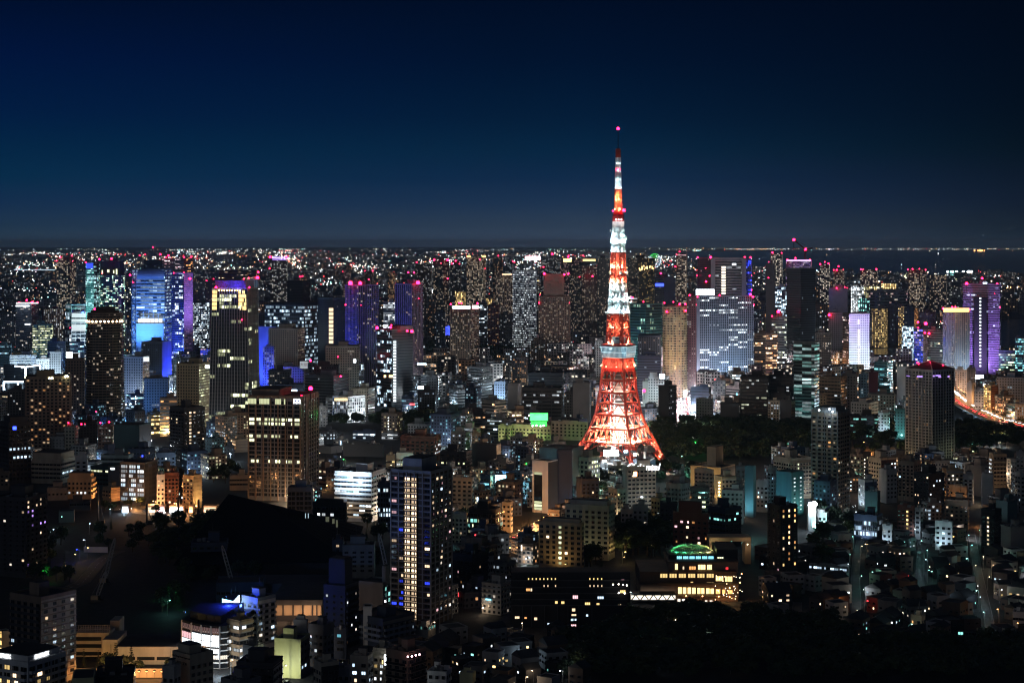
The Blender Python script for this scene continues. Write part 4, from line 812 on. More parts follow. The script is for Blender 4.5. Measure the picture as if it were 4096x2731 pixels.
B3 1895 - 1980 145 2180|apartment_block|punch|u|lit=.2 c=bb flood=L:b:20000:14:3|blue-white lit building beside the orange expressway|
B3 1980 2050 2115 100 2180|apartment_block|aptw,blank|tr|lit=.8 c=gg bay=3|brown block with a golden stair column beside the expressway|
B3 2085 2165 2260 195 2130|apartment_block|aptw,punchd|qg|lit=.5 c=oW|dark block with orange-lit balconies beside the expressway|
B3 2100 - 2352 30 2300|office_block|punchd|u|lit=.08 c=b|blue-grey office block at the right edge above the expressway|
B3 2190 2270 2352 275 2050|office_block|strip,punchd|le|lit=.4 c=bs|white office with sloping lit windows at the right edge|
B3 1720 - 1830 -40 2450|apartment_block|apt|l|lit=.2 c=bs|pale block under the glaring white billboard|
B3 1830 - 1905 -60 2400|apartment_block|aptd|d|lit=.1 c=bb|navy block left of the glaring white billboard|
B3 55 212 398 775 1500|apartment_block|apt,punchd|eq|win=1 bal=L bb=2 lit=.06 colR=2:y c=y|beige apartment block with a column of yellow windows left of the roof-lit tower|
B3 75 215 328 905 1408|apartment_block|blank,punch|cc|win=1 bayR=7 flR=3.2 wxR=.3 wyR=.35 litR=.9 cR=s pent=0 flood=L:c:15000:13:2,R:t:18000:13:2|tall teal-lit slab with one column of small white windows|teal-lit slab
B3 -5 55 80 860 1440|apartment_block|aptd|g|win=1 lit=.1 c=b bal=L|grey balconied block left of the teal-lit slab|
B3 375 540 560 1275 1340|office_block|punchd|w|win=1 lit=.05 c=s flood=L:t:9000:9:3|low white building bleached by a glaring roof lamp|bleached white building
B3 925 1040 1180 775 1530|apartment_block|punchd,apt|er|win=1 bal=R bc=r lit=.1 litR=.2 c=sW flood=R:o:7000:10:2|white and red-brown apartment block with lit stairs|
B3 1022 1090 1185 880 1480|apartment_block|blank,punchd|ll|win=1 lit=.04 c=w|plain pale slab with a dark roof band|
B3 1195 1340 1405 805 1490|apartment_block|aptd,aptd|qq|win=1 lit=.03 c=b|dim brown apartment slab left of the black stair building|
B3 1340 1480 1620 920 1420|apartment_block|aptd,punch|kk|win=1 litL=.12 litR=.25 cR=bs c=WW|black apartment block with a zigzag of lit stairs|black stair building
B3 1600 1640 1795 875 1480|apartment_block|apt,apt|tl|win=1 bal=R lit=.12 colL=0:W c=ww flood=L:o:6000:9:2|pale apartment block with orange-lit stairs|
B3 1795 - 1882 930 1470|apartment_block|apt|l|win=1 bal=L lit=.08 c=b|white balconied block right of the orange-lit stairs|
B3 1660 1825 1835 1030 1400|apartment_block|punchd|t|win=1 bay=4.4 wx=.3 wy=.4 lit=.06 c=W flood=L:o:6500:11:2|flat-fronted block washed in orange street light|orange-washed block
B3 1810 1960 2070 840 1520|hall|blank,blank|gg|par=.5 pent=.2:.6:.2:.7:6|grey plain hall with a sloped dark roof|
B3 2030 2070 2192 735 1500|apartment_block|punch,apt|tq|win=1 colL=0:s/1:s bal=R lit=.1 c=W|brown apartment block with a glowing white stair column|white-stair brown block
B3 1960 - 2065 915 1450|apartment_block|blank|l|par=.5|plain pale block left of the white-stair brown block|
B3 2280 - 2352 720 1520|apartment_block|punchd|l|win=1 lit=.03 c=w|pale slab at the right edge|
B3 2268 2320 2400 905 1440|apartment_block|punchd|l|win=1 bal=L lit=.05 c=b|grey balconied block at the right edge|
B3 830 890 1000 975 1440|apartment_block|punch,punchd|ln|win=1 litL=.8 cL=s lit=.1 c=bs flood=L:b:6000:8:3|block with a brilliant white stairwell|brilliant stairwell block
B3 888 1005 1032 1075 1385|apartment_block|blank|c|par=.5 flood=L:t:3000:10:2|blank dark teal block in front of the brilliant stairwell|
B3 1190 1335 1350 1215 1300|apartment_block|apt|r|win=1 colL=2:g lit=.1 c=WW bal=L bc=r|red-brown block with a column of golden stair lamps|golden-stair red-brown block
B3 1348 1400 1425 1235 1300|apartment_block|punchd|l|win=1 lit=.1 c=b|thin pale block right of the golden stair lamps|
B3 1535 1690 1700 1360 1250|apartment_block|punchd|w|win=1 bay=4 lit=.1 c=Wb flood=L:b:4500:9:2|white low apartment block lit bluish|bluish white block
B3 1960 2085 2145 1250 1230|apartment_tower|aptd,aptd|kk|win=1 bal=L lit=.12 c=WWr bay=4 colL=1:W|thin black apartment tower with red and warm windows|thin black tower
B3 2140 2230 2352 1400 1210|house|blank|g|par=.5|dark low block right of the thin black tower|
B3 2095 2200 2290 1165 1330|apartment_block|blank|c|par=.5|dark green-grey block behind the thin black tower|
B3 790 1000 1050 1300 1290|shop_building|curtain,curtaind|nk|win=1 lit=.35 c=bb rowL=2:b/4:b flood=L:b:9000:8:3|blue-lit shop building at the head of the street|blue-lit street building
B3 1050 1135 1145 1385 1260|apartment_block|punch|w|win=1 lit=.3 c=bs flood=L:b:3500:8:2|small white block glowing blue|
B3 705 - 745 1250 1330|house|punch|e|win=1 lit=.4 c=W|small pale corner house with warm stairs at the foot of the roof-lit tower|
B3 -5 115 272 1215 1130|apartment_tower|punchd,punch|kk|win=1 bayL=4.4 bayR=4 fl=3.5 wx=.3 wy=.55 litL=.18 litR=.5 cL=Wkb cR=oogW c=W|black brick tower with rows of narrow orange windows|orange-window black tower
B3 1625 - 1840 1160 1340|apartment_block|aptd|q|win=1 lit=.15 c=W|low dark brown block with warm lamps below the orange-washed block|
C3 380 725 735 510 1150|house|strip|g|win=1 lit=.06 rowL=0:b c=b fl=3.5|grey flat-roofed house with a row of white windows by the street|
C3 2100 2250 2352 1160 945|apartment_block|apt,apt|ee|win=1 bal=R litL=.15 litR=.6 cR=gg c=g|beige corner house with golden lit rooms at the right edge|golden-room house
C3 2250 - 2352 930 1000|apartment_block|strip|w|win=1 lit=.5 c=gW fl=3.2|white curved house with golden windows at the right edge|
C3 1310 1410 1445 960 990|house|punch|t|win=1 lit=.4 c=oW|tan house glowing orange under its eaves|
C3 1745 - 1945 1190 960|house|strip|k|win=1 lit=.7 c=t par=.4|black house with a cyan-lit ground floor|
"""
# ------------------------------------------------------------------ ground, water, roads
TO['S'] = (0, 0)
M_GROUND = principled('ground_asphalt', (.03,.031,.033), .9, grime=.4)
M_ROAD = principled('road_asphalt', (.06,.06,.062), .7, grime=.3)
def ground():
    b = MB(); b.face([(-60000,400,0),(60000,400,0),(60000,110000,0),(-60000,110000,0)], 0); tag(b.build('ground', M_GROUND), kind='structure')
    m = principled('water', (.006,.011,.018), .12, spec=.6); nt = m.node_tree; n = nt.nodes.new('ShaderNodeTexNoise'); n.inputs['Scale'].default_value = .05; n.inputs['Detail'].default_value = 4
    tc = nt.nodes.new('ShaderNodeTexCoord'); bp = nt.nodes.new('ShaderNodeBump'); bp.inputs['Strength'].default_value = .5; bp.inputs['Distance'].default_value = 6
    nt.links.new(tc.outputs['Object'], n.inputs[0]); nt.links.new(n.outputs[0], bp.inputs['Height']); nt.links.new(bp.outputs[0], nt.nodes['Principled BSDF'].inputs['Normal'])
    for name, pts in (('river', [(1560,3850),(1700,3760),(2060,3700),(2420,3650),(2440,4250),(2060,4250),(1700,4420),(1560,4400)]),
                      ('harbour', [(3480,3270),(3660,3250),(4200,3300),(4240,5050),(3960,5050),(3900,4000),(3700,3720),(3480,3650)]),
                      ('bay', [(2900,16500),(3300,12800),(3650,12300),(4300,12300),(4300,60000),(3300,60000),(2500,42000)])):
        w = MB(); w.face([(sX(x, D), D, .35) for x, D in pts], 0)
        if w.f and (Vector(w.v[1])-Vector(w.v[0])).cross(Vector(w.v[2])-Vector(w.v[0])).z < 0: w.f = [f[::-1] for f in w.f]
        tag(w.build(name, m), kind='structure')
ground()
BRIGHTROADS = []
def road(name, pts, width, z=0.12, mat=None, deck=0.0, dash=True):
    """pts: ground points; a strip with kerbs and dashed lines"""
    b = MB(); n = len(pts); ed = []
    for i in range(n):
        t = (pts[min(i+1, n-1)]-pts[max(i-1, 0)]).normalized(); s = Vector((t.y, -t.x, 0)); ed.append((pts[i]-s*width/2, pts[i]+s*width/2, s))
    for i in range(n-1):
        (a0, a1, s0), (b0, b1, s1) = ed[i], ed[i+1]; zz = Vector((0,0,z))
        b.face([a0+zz, a1+zz, b1+zz, b0+zz], 0)
        for q0, q1, s, sg in ((a0, b0, s0, -1), (a1, b1, s0, 1)):
            b.bar(q0+zz+s*sg*.15+Vector((0,0,.05)), q1+zz+s*sg*.15+Vector((0,0,.05)), .12 if not deck else .45, 1)
        L = (pts[i+1]-pts[i]).length
        k = 0.0
        while dash and k < L-4:
            p, q = pts[i].lerp(pts[i+1], k/L), pts[i].lerp(pts[i+1], (k+4)/L); w_ = s0*.09
            b.face([p-w_+zz+Vector((0,0,.02)), p+w_+zz+Vector((0,0,.02)), q+w_+zz+Vector((0,0,.02)), q-w_+zz+Vector((0,0,.02))], 2); k += 10
        if deck:
            for q0, q1 in ((a0, b0), (a1, b1)): b.face([q0+zz, q1+zz, q1+zz-Vector((0,0,deck)), q0+zz-Vector((0,0,deck))], 1)
            b.face([b0+zz-Vector((0,0,deck)), b1+zz-Vector((0,0,deck)), a1+zz-Vector((0,0,deck)), a0+zz-Vector((0,0,deck))], 1)
            m_ = (a0+a1)/2; b.bx(m_.x-1.5, m_.y-1.5, 0, m_.x+1.5, m_.y+1.5, m_.z+z-deck, 1)
    o = b.build(name, [mat or M_ROAD, wallmat('g'), M_WHITE]); tag(o, kind='structure')
    BRIGHTROADS.append(([p.copy() for p in pts], width)); return o
def along(pts, step, off=0.0):
    out = []; carry = step*.5
    for i in range(len(pts)-1):
        d = pts[i+1]-pts[i]; L = d.length; t = d.normalized(); s = Vector((t.y, -t.x, 0))
        while carry < L: out.append((pts[i]+t*carry+s*off, math.atan2(t.y, t.x), s)); carry += step
        carry -= L
    return out

# street lamps ------------------------------------------------------
_pole = MB(); _pole.cyl((0,0,0), .16, 8.6, 0, 8, .09); _pole.bar((0,0,8.5), (1.6,0,8.9), .06, 0); POLE = _pole.mesh('pole', [M_STEEL])
def _head(k):
    b = MB(); b.bx(.9, -.35, 8.78, 2.3, .35, 8.98, 0); b.ball((1.7,0,8.66), .38, 1, 8, 5, .7); return b.mesh('lamp_head', [M_DARK, principled('street_lamp_glass', (.1,.1,.1), .3, emit=LIT[k], st=9, sampling='NONE')])
HEADS = {}
CN = {'W': 'warm', 'o': 'orange', 'b': 'blue-white', 's': 'cold white', 't': 'teal-white', 'g': 'golden', 'w': 'soft white', 'c': 'cyan', 'G': 'green', 'k': 'pinkish', 'y': 'yellowish', 'B': 'deep blue', 'r': 'red', 'e': 'vivid blue'}
def street_lamp(p, k, power, rz=0.0, size=1.0, phrase=None):
    if k not in HEADS: HEADS[k] = _head(k)
    r = empty('street_lamp', p, 'street lamp', 'street lamp', 'street lamps of the city'); r.rotation_euler = (0,0,rz)
    put('pole', POLE, r, (0,0,0)); h = put('lamp_head', HEADS[k], r)
    if size != 1: h.scale = (size,size,1); 
    lamp('lamp_light', r, (1.7,0,8.0), LIT[k], power, .5)
    AUTO.append((r, phrase or f'{CN[k]} street lamp on a pole', Vector(p))); return r
# cars -------------------------------------------------------------
def _car(body, van=False):
    b = MB(); Lh, Wd, Hh = (2.3, .9, 1.45) if not van else (2.6, .98, 2.1)
    b.box((0,0,.62), (Lh,0,0), (0,Wd,0), (0,0,.32), 0)
    lo = [(-Lh*.72,-Wd*.92),(Lh*(.45 if not van else .7),-Wd*.92),(Lh*(.45 if not van else .7),Wd*.92),(-Lh*.72,Wd*.92)]; hi = [(x*.78-.1, y*.84) for x, y in lo]
    if van: hi = [(x*.95-.05, y*.92) for x, y in lo]
    b.prism(lo, .94, Hh, 1, 0, hi)
    for x in (-Lh*.62, Lh*.62):
        for s in (-1, 1):
            pl = [(x+.33*math.cos(a), .33+.33*math.sin(a)) for a in [2*math.pi*i/10 for i in range(10)]]
            b.face([(u, s*(Wd+.02), v) for u, v in pl][::-s], 3)
    for s in (-1, 1):
        b.ball((Lh+.02, s*Wd*.68, .68), .26, 4, 6, 4); b.ball((-Lh-.02, s*Wd*.7, .74), .24, 5, 6, 4)
    return b.mesh('car', [principled('car_paint', body, .3), M_GLASS, M_DARK, M_DARK, litmat('s', 14.0), litmat('r', 9.0)])
CARS = [_car((.5,.5,.5)), _car((.03,.03,.035)), _car((.3,.02,.02)), _car((.55,.56,.58), True)]
CARN = ['silver car', 'black car', 'red car', 'white van']
def car(p, rz, where, k=None):
    k = R.choice((0,0,1,1,2,3)) if k is None else k
    o = put('car', CARS[k], None, p, (1,1,1), rz); tag(o, 'car', 'van' if k == 3 else 'car', 'cars on the streets')
    AUTO.append((o, CARN[k]+' '+where, Vector(p))); return o

# centre avenue behind the tower
ave = [G('B2', 1600, 425), G('B2', 1585, 250), G('B2', 1555, 60), G('A2', 1528, 1330), G('A2', 1505, 1230), G('A2', 1490, 1150)]
road('avenue', ave, 22, .12, principled('paled_asphalt', (.13,.13,.135), .7, grime=.3))  # asphalt colour paled so the avenue looks more brightly lit
for s in (-1, 1):
    for i, (p, rz, sd_) in enumerate(along(ave, 62, s*11.5)): street_lamp(p, 's' if s > 0 else 'k', 60000, rz+s*math.pi/2, 2.2, 'glaring %s avenue lamp' % ('white' if s > 0 else 'pink'))
for i, (p, rz, sd_) in enumerate(along(ave, 26, 3.2)): car(p+Vector((0,0,.14)), rz, 'driving away on the glowing avenue')
for i, (p, rz, sd_) in enumerate(along(ave, 30, -4.2)): car(p+Vector((0,0,.14)), rz+math.pi, 'coming down the glowing avenue')
# expressway at the right
ex = []
for x, y in ((1560,60),(1640,120),(1720,200),(1800,258),(1900,315),(2000,362),(2110,405),(2240,440),(2420,480)):
    ys = ty('B3', y); D = (H-12)*F/(ys-HZ); ex.append(Vector((sX(tx('B3', x), D), D, 12)))
M_CONC = principled('concrete_deck', (.26,.25,.24), .8, grime=.2)
road('expressway', ex, 28, .12, M_CONC, 1.6)
for p, rz, s in along(ex, 38, -12): street_lamp(p, 'o', 16000, rz-math.pi/2, 1.6, 'orange expressway lamp')
for off, sg, wh in ((-8,1,0),(-5,1,0),(4.5,0,0),(8,0,0)):
    for p, rz, s in along(ex, 12, off+R.uniform(-.4,.4)):
        if R.random() < .8: car(p+Vector((0,0,.14)), rz+(math.pi if sg else 0)+math.pi, 'on the orange-lit expressway', R.choice((0,0,1,3)))
ex2 = []
for x, y in ((440,1168),(700,1172),(960,1178),(1150,1168),(1360,1162)):
    D = (H-12)*F/(ty('A3', y)-HZ); ex2.append(Vector((sX(tx('A3', x), D), D, 12)))
road('far_expressway', ex2, 20, .12, M_CONC, 1.6)
for p, rz, s in along(ex2, 55, 9): street_lamp(p, 'o', 26000, rz+math.pi/2, 1.8, 'orange far-expressway lamp')
# shopping street at the left
sh = [G('B0', 1080, 1225), G('B0', 1300, 1255), G('B0', 1600, 1290), G('B0', 1900, 1325), G('B0', 2150, 1360)]
road('shopping_street', sh, 18)
for p, rz, s in along(sh, 24, -9.5): street_lamp(p, 'o', 13000, rz-math.pi/2, 1.4, 'warm lamp of the shopping street')
for off, a in ((-3.5, 0), (3.5, math.pi)):
    for p, rz, s in along(sh, 20, off):
        if R.random() < .6: car(p+Vector((0,0,.14)), rz+a, 'on the warm-lit shopping street')
# red crossing in the centre
cr = [G('B2', -40, 1540), G('B2', 120, 1470), G('B2', 230, 1400), G('B2', 330, 1330)]
road('crossing_street', cr, 16)
for p, rz, s in along(cr, 16, 8.5): street_lamp(p, 'o', 15000, rz+math.pi/2, 1.6, 'orange lamp at the central crossing')
for off, a in ((-3, 0), (3, math.pi)):
    for p, rz, s in along(cr, 9, off): car(p+Vector((0,0,.14)), rz+a, 'queueing at the central crossing')
# three small streets in the houses at the right
STR = [[G('C3', 800, 1130), G('C3', 815, 800), G('C3', 800, 560), G('C3', 815, 400), G('C3', 850, 250), G('C3', 800, 90), G('B3', 770, 1290)],
       [G('C3', 1400, 780), G('C3', 1395, 600), G('C3', 1400, 430), G('C3', 1420, 300)],
       [G('C3', 2060, 1120), G('C3', 2010, 900), G('C3', 1965, 700), G('C3', 1925, 520), G('C3', 1890, 300), G('C3', 1860, 150)],
       [G('C3', 260, 1000), G('C3', 270, 820)]]
for i, s_ in enumerate(STR):
    road('side_street', s_, 5.0, dash=False)
    for j, (p, rz, s) in enumerate(along(s_, 38, 0)):
        if R.random() < .75: street_lamp(p+s*R.choice((-1,1))*2.9+Vector((0,R.uniform(-9,9),0)), R.choice('ttbsW'), R.choice((260,500,900)), R.uniform(0,6.28), .6)
# orange highway at the bottom left
hw = [Vector((sX(tx('C0', 560), 850), 850, 0)), Vector((sX(tx('C0', 1000), 850), 850, 0)), Vector((sX(tx('C0', 1800), 850), 850, 0))]
road('highway', hw, 62)
def barrier():
    b = MB(); y = 886; x0, x1 = sX(tx('C0', 560), y), sX(tx('C0', 1500), y); k = x0
    while k < x1: b.bx(k+.05, y-.15, .1, k+3.95, y+.15, 4.6, 0); b.bx(k-.12, y-.3, .1, k+.12, y-.15, 5.0, 1); k += 4
    b.bx(x0, y-.25, 4.6, x1, y+.25, 4.85, 1)
    o = b.build('noise_barrier', [wallmat('e'), M_STEEL]); tag(o, 'long pale noise barrier glowing orange along the highway', 'wall')
    for sx_ in range(720, 1500, 70):
        p = Vector((sX(tx('C0', sx_), 872), 872, 6.5)); flood(o, p, p+Vector((0,14,-5.2)), LIT['o'], 3600, 125); flood(o, p-Vector((0,1,0)), p+Vector((0,-14,-6.5)), LIT['o'], 3000, 125)
barrier()

# ------------------------------------------------------------------ the named buildings
for ln in ROWS.strip().split('\n'): building(ln)
for o_ in COL.objects:
    if o_.name.split('.')[0] == 'hall': o_['group'] = 'halls'
def boxpix(b, T, x0, y0, x1, y1, D, dep, m=0, zmin=None):
    A, B = P(T, x0, y1, D), P(T, x1, y0, D); z0 = max(0, A.z) if zmin is None else zmin
    b.bx(A.x, D, z0, B.x, D+dep, B.z, m)
def glow(parent, name, T, rects, D, k, st, th=.4, label=None):
    off = Vector(parent.location)
    for x0, y0, x1, y1 in rects:
        A, B = P(T, x0, y1, D)-off, P(T, x1, y0, D)-off; b = MB(); b.bx(A.x, A.y-th, A.z, B.x, A.y, B.z, 0); o = b.build(name, [litmat(k, st)], parent)
        if label: o['label'] = label
def balls(parent, name, T, pts, D, k, st, r):
    me = _ball(lampmat(k, st))
    for x, y in pts: put(name, me, parent, P(T, x, y, D)-Vector(parent.location), (r,r,r))
I_ = lambda s: INFO[s]['root']
# neon frames
def neon(parent, T, pts, D):
    b = MB(); q = [P(T, x, y, D)-Vector(parent.location) for x, y in pts]
    for a, c in zip(q, q[1:]): b.bar(a, c, .85, 0)
    b.build('neon_tube', [lampmat('b', 7.0)], parent)
neon(I_('neon-framed black building'), 'A0', [(135,1180),(235,1190),(235,1262)], 2540); neon(I_('neon-framed black building'), 'A0', [(200,1195),(370,1170),(370,1250)], 2538)
neon(I_('neon square building'), 'A0', [(35,1400),(35,1325),(215,1325)], 2470); neon(I_('neon square building'), 'A0', [(165,1328),(165,1400)], 2470)
# round brown tower: lamps under the crown
r_ = INFO['round brown tower']; me_ = _ball(lampmat('W', 14.0))
for p in r_['top'][::1]:
    q = Vector(p)
    put('crown_lamp', me_, r_['root'], (q.x*1.02, q.y*1.02-.9, r_['zt']-9.5), (1.15,1.15,1.15))
b = MB()
for k, s in ((0, .8), (4, .55)):
    cc = sum((Vector(p) for p in r_['top']), Vector((0,0)))/len(r_['top']); b.prism([tuple(cc+(Vector(p)-cc)*s) for p in r_['top']], r_['zt'], r_['zt']+4+k, 0, 0)
b.build('crown', wallmat('b'), r_['root'])
# tapered tower crown
t_ = INFO['tapered gold-topped tower']; cc = sum((Vector(p) for p in t_['top']), Vector((0,0)))/4; b = MB()
b.prism([tuple(cc+(Vector(p)-cc)*.86) for p in t_['top']], t_['zt'], t_['zt']+9, 0, 0); b.build('crown', wallmat('v'), t_['root'])
for (u_, v_) in ((.1,.4),(.5,.5)): lamp('crown_light', t_['root'], (cc.x+(u_-.3)*30, t_['top'][0][1]-6, t_['zt']+3), (.1,.06,1), 5000, 1)
GL_ = _ball(lampmat('g', 10.0))
for k in range(9):
    p = Vector(t_['top'][3]).lerp(Vector(t_['top'][0]), .2+k*.075); put('crown_lamp', GL_, t_['root'], (p.x, p.y-.8, t_['zt']-2), (.7,.7,.7))
for f0, f1 in ((.02,.15),(.76,.98)):
    gl = MB()
    for k in range(6):
        for j in range(5):
            if R.random() < .88:
                p, q = Vector(t_['top'][3]), Vector(t_['top'][0]); g0, g1 = f0+(f1-f0)*k/6, f0+(f1-f0)*(k+.72)/6
                z = t_['zt']-2-j*4.6; d = (q-p).normalized(); n = Vector((d.y, -d.x))*.75
                ex_ = 1+(t_['zt']-z)*.0011; A, B = cc+(p.lerp(q, g0)-cc)*ex_+n, cc+(p.lerp(q, g1)-cc)*ex_+n
                gl.face([(A.x,A.y,z-4),(B.x,B.y,z-4),(B.x,B.y,z),(A.x,A.y,z)], 0)
    gl.build('corner_lantern', [litmat('g', 1.6)], t_['root'])
# lattice-sided blue tower: visor, lower panel, outer lattice
u_ = INFO['lattice-sided blue tower']; rt = u_['root']; b = MB(); D_ = 2896
for k in range(8):
    a0, a1 = math.pi/2*k/8, math.pi/2*(k+1)/8
    A, B = P('A0', 1262, 375, D_)-rt.location, P('A0', 1510, 285, D_)-rt.location; h = B.z-A.z
    p0, p1 = (A.y-2+14*(1-math.cos(a0)), A.z+h*math.sin(a0)), (A.y-2+14*(1-math.cos(a1)), A.z+h*math.sin(a1))
    b.face([(A.x,p0[0],p0[1]),(B.x,p0[0],p0[1]),(B.x,p1[0],p1[1]),(A.x,p1[0],p1[1])], 0)
b.build('visor', [principled('visor_panel', (.2,.28,.5), .5)], rt)
b = MB(); A, B = P('A0', 1250, 1090, 2894)-rt.location, P('A0', 1502, 790, 2894)-rt.location; b.bx(A.x, A.y, A.z, B.x, A.y+3, B.z, 0)
for k in range(1, 5): z = A.z+(B.z-A.z)*k/5; b.bx(A.x, A.y-.3, z-.4, B.x, A.y-.02, z, 1)
b.build('lower_panel', [principled('pale_panel', (.2,.26,.42), .6), M_STEEL], rt)
lamp('flood_beam', rt, ((A.x+B.x)/2, A.y-60, A.z+10), (.12,.3,1), 9000, 3)
b = MB()
for xa, xb in ((1212,1248),(1516,1578)):
    p = [(xa,300),(xb,300)]; n = 14
    for i in range(n):
        y0, y1 = 300+i*56, 300+(i+1)*56
        A, B, C, E = [P('A0', x, y, 2890)-rt.location for x, y in ((xa,y0),(xb,y0),(xb,y1),(xa,y1))]
        for q0, q1 in ((A,B),(A,E),(B,C),(A,C) if i % 2 else (B,E)): b.bar(q0, q1, .55, 0)
b.build('side_lattice', [wallmat('n')], rt)
glow(rt, 'lobby_window', 'A0', [(1270+k*38, 745, 1300+k*38, 780) for k in range(6)], 2890, 'w', 1.6)
# blue light on the small crown, put in as a self-glowing box
glow(I_('slim teal tower'), 'crown_glow', 'A0', [(792,235,855,285)], 3240, 'B', .9)
b = MB(); g_ = INFO['green-white round tower']; boxpix(b, 'A0', 925, 215, 1105, 352, 3215, 30, 0, g_['zt']); ob = b.build('crown', wallmat('k'), g_['root']); ob.location = -g_['root'].location
ob2 = glow(g_['root'], 'crown_window', 'A0', [(935,300,945,335),(985,295,1005,320),(1040,300,1050,330),(1065,290,1078,340)], 3212, 'y', 1.2)
# crown signs
def sgn(key, T, x0, y0, x1, y1, D, k, st, txt=None, tk=None, name='sign', parent=None):
    o, c, ax, w, h = panel(parent or I_(key), T, x0, y0, x1, y1, D, k, st, name)
    if txt:
        for body, fy, hh in txt: text(body, parent or I_(key), c+Vector((0,0,h*fy))-Vector((0,.25,0)), ax, (0,0,1), h*hh, tk)
    return o
M_NAVY = principled('navy_letter', (.01,.02,.10), .5); M_REDL = principled('red_letter', (.5,.02,.02), .5); M_BLK = principled('black_letter', (.01,.01,.01), .6)
L_W = principled('lit_letter_white', (.2,.2,.2), .4, emit=(.9,.95,1), st=3.5, sampling='NONE')
sgn('purple-crowned tower', 'A1', 145, 180, 272, 195, 5190, 'p', 2.0)
sgn('white-crowned apartment tower', 'A1', 1803, 627, 1972, 657, 3028, 's', 2.2); sgn('white-crowned apartment tower', 'A1', 1985, 622, 2046, 655, 3040, 'k', 3)
sgn('navy sign block', 'A1', 218, 1396, 380, 1412, 2190, 'b', 8)
sgn('blue-signed navy office', 'A2', 1316, 420, 1397, 450, 3590, 'B', 3)
sgn('wide finned office', 'A2', 1688, 475, 1862, 530, 2850, 's', 9)
sgn('blue-signed office tower', 'B0', 117, 470, 152, 502, 1588, 'B', 5)
sgn('green-signed hotel', 'B2', 163, 348, 332, 420, 1915, 'G', 3.5, [('PRINCE HOTEL', .62, .30)], M_BLK)
sgn('green-signed hotel', 'B2', 172, 424, 322, 470, 1917, 'G', 1.2)
b = MB(); rt = I_('green-signed hotel'); lamp('sign_light', rt, P('B2', 250, 400, 1900)-rt.location, LIT['G'], 16000, 2)
balls(rt, 'sign_lamp', 'B2', [(190,466),(225,462),(262,468),(290,464)], 1908, 's', 6.0, .9)
sgn('script-signed hotel', 'B2', 1116, 885, 1149, 932, 1428, 'o', 7)
rt = I_('script-signed hotel'); p = P('B2', 1202, 846, 1436)-rt.location; text('Oriental', rt, p, (1,0,0), (0,0,1), 6.0, L_W, shear=.25, extr=.3)
i_ = INFO['yellow-green window tower']; rt = i_['root']; o = sgn('yellow-green window tower', 'B1', 347, 214, 405, 264, 1488, 'n' if 'n' in LIT else 'B', .15)
p = P('B1', 376, 232, 1484)-rt.location; text('m', rt, p, (1,0,0), (0,0,1), 6.5, L_W); text('MORI', rt, P('B1', 376, 254, 1484)-rt.location, (1,0,0), (0,0,1), 1.9, L_W)
b = MB(); R2 = random.Random(4)
for k in range(26):
    f = k/26; p = i_['dL']*(i_['a']*(1-.73*f)); x0 = Vector((p.x, p.y)); d = -i_['dL']; n = Vector((-i_['dL'].y, i_['dL'].x))*-1
    n = Vector((d.y, -d.x)); c = x0+n*.9; w_ = i_['a']*.73/26*.42
    if R2.random() < .8: b.face([tuple((c-d*w_))+(i_['zt']-6.2,), tuple((c+d*w_))+(i_['zt']-6.2,), tuple((c+d*w_))+(i_['zt']-1.6,), tuple((c-d*w_))+(i_['zt']-1.6,)], 0)
b.build('sky_lobby_window', [litmat('y', .55)], rt)
rt = I_('beige-grey slab tower') if 'beige-grey slab tower' in INFO else None
# boards standing on roofs: things of their own
def board(T, x0, y0, x1, y1, D, k, st, label, legs=3.0, txt=None, tk=None, power=0):
    c = P(T, (x0+x1)/2, y1, D); r = empty('billboard', c, label, 'billboard', 'rooftop billboards')
    o, cc, ax, w, h = panel(r, T, x0, y0, x1, y1, D, k, st, 'board'); b = MB()
    for s in (-.7, 0, .7): b.bar(cc+ax*w*s+Vector((0,1.2,-h-legs)), cc+ax*w*s+Vector((0,1.2,h*.6)), .18, 0)
    b.build('support_frame', M_DARK, r)
    if txt:
        for body, fy, hh in txt: text(body, r, cc+Vector((0,-.3,h*fy)), ax, (0,0,1), h*hh, tk)
    if power: lamp('board_light', r, cc+Vector((0,-3,0)), LIT[k], power, 2)
    return r
board('A0', 608, 1053, 666, 1107, 2700, 's', 12, 'glaring white billboard left of the round UC billboard', power=120000)
board('A0', 670, 1056, 737, 1115, 2690, 'u' if 'u' in LIT else 's', .55, 'pale billboard with a dark round UC emblem', txt=[('UC', 0, 1.1)], tk=M_NAVY)
board('A1', 402, 1135, 476, 1205, 2430, 's', .32, 'white billboard with red characters on the pale low block', txt=[('大信', .05, .75)], tk=M_REDL)
board('A1', 895, 1117, 919, 1150, 2480, 's', 5, 'small figure-eight shaped lit sign on the beige block', txt=None)
board('A1', 1480, 1155, 1566, 1171, 2500, 'b', 6, 'thin blue-white sign bar above the dark garden')
board('A1', 1487, 1364, 1541, 1392, 2320, 'b', 11, 'glaring pale-blue billboard left of the pale banded office', power=60000)
board('A2', 1356, 1254, 1402, 1296, 2240, 'b', 12, 'glaring square white-blue billboard left of the avenue', power=60000)
board('A3', 1888, 1264, 1983, 1296, 2440, 's', 10, 'glaring white billboard right of the peaked gridded tower', power=60000)
board('B1', 2196, 915, 2313, 986, 1500, 'c', 6, 'big cyan-white billboard glowing over the central streets', 8, power=26000)
board('A0', 1885, 1170, 1925, 1202, 2070, 's', 2.5, 'small lit sign with marks on the tan block roof')
board('A0', 1317, 1095, 1372, 1140, 2366, 's', 1.0, 'cluster of white vertical sign boxes on the pale blank slab')
board('B0', 1015, 850, 1055, 868, 1555, 's', 3, 'small white sign left of the blue-white panelled office')
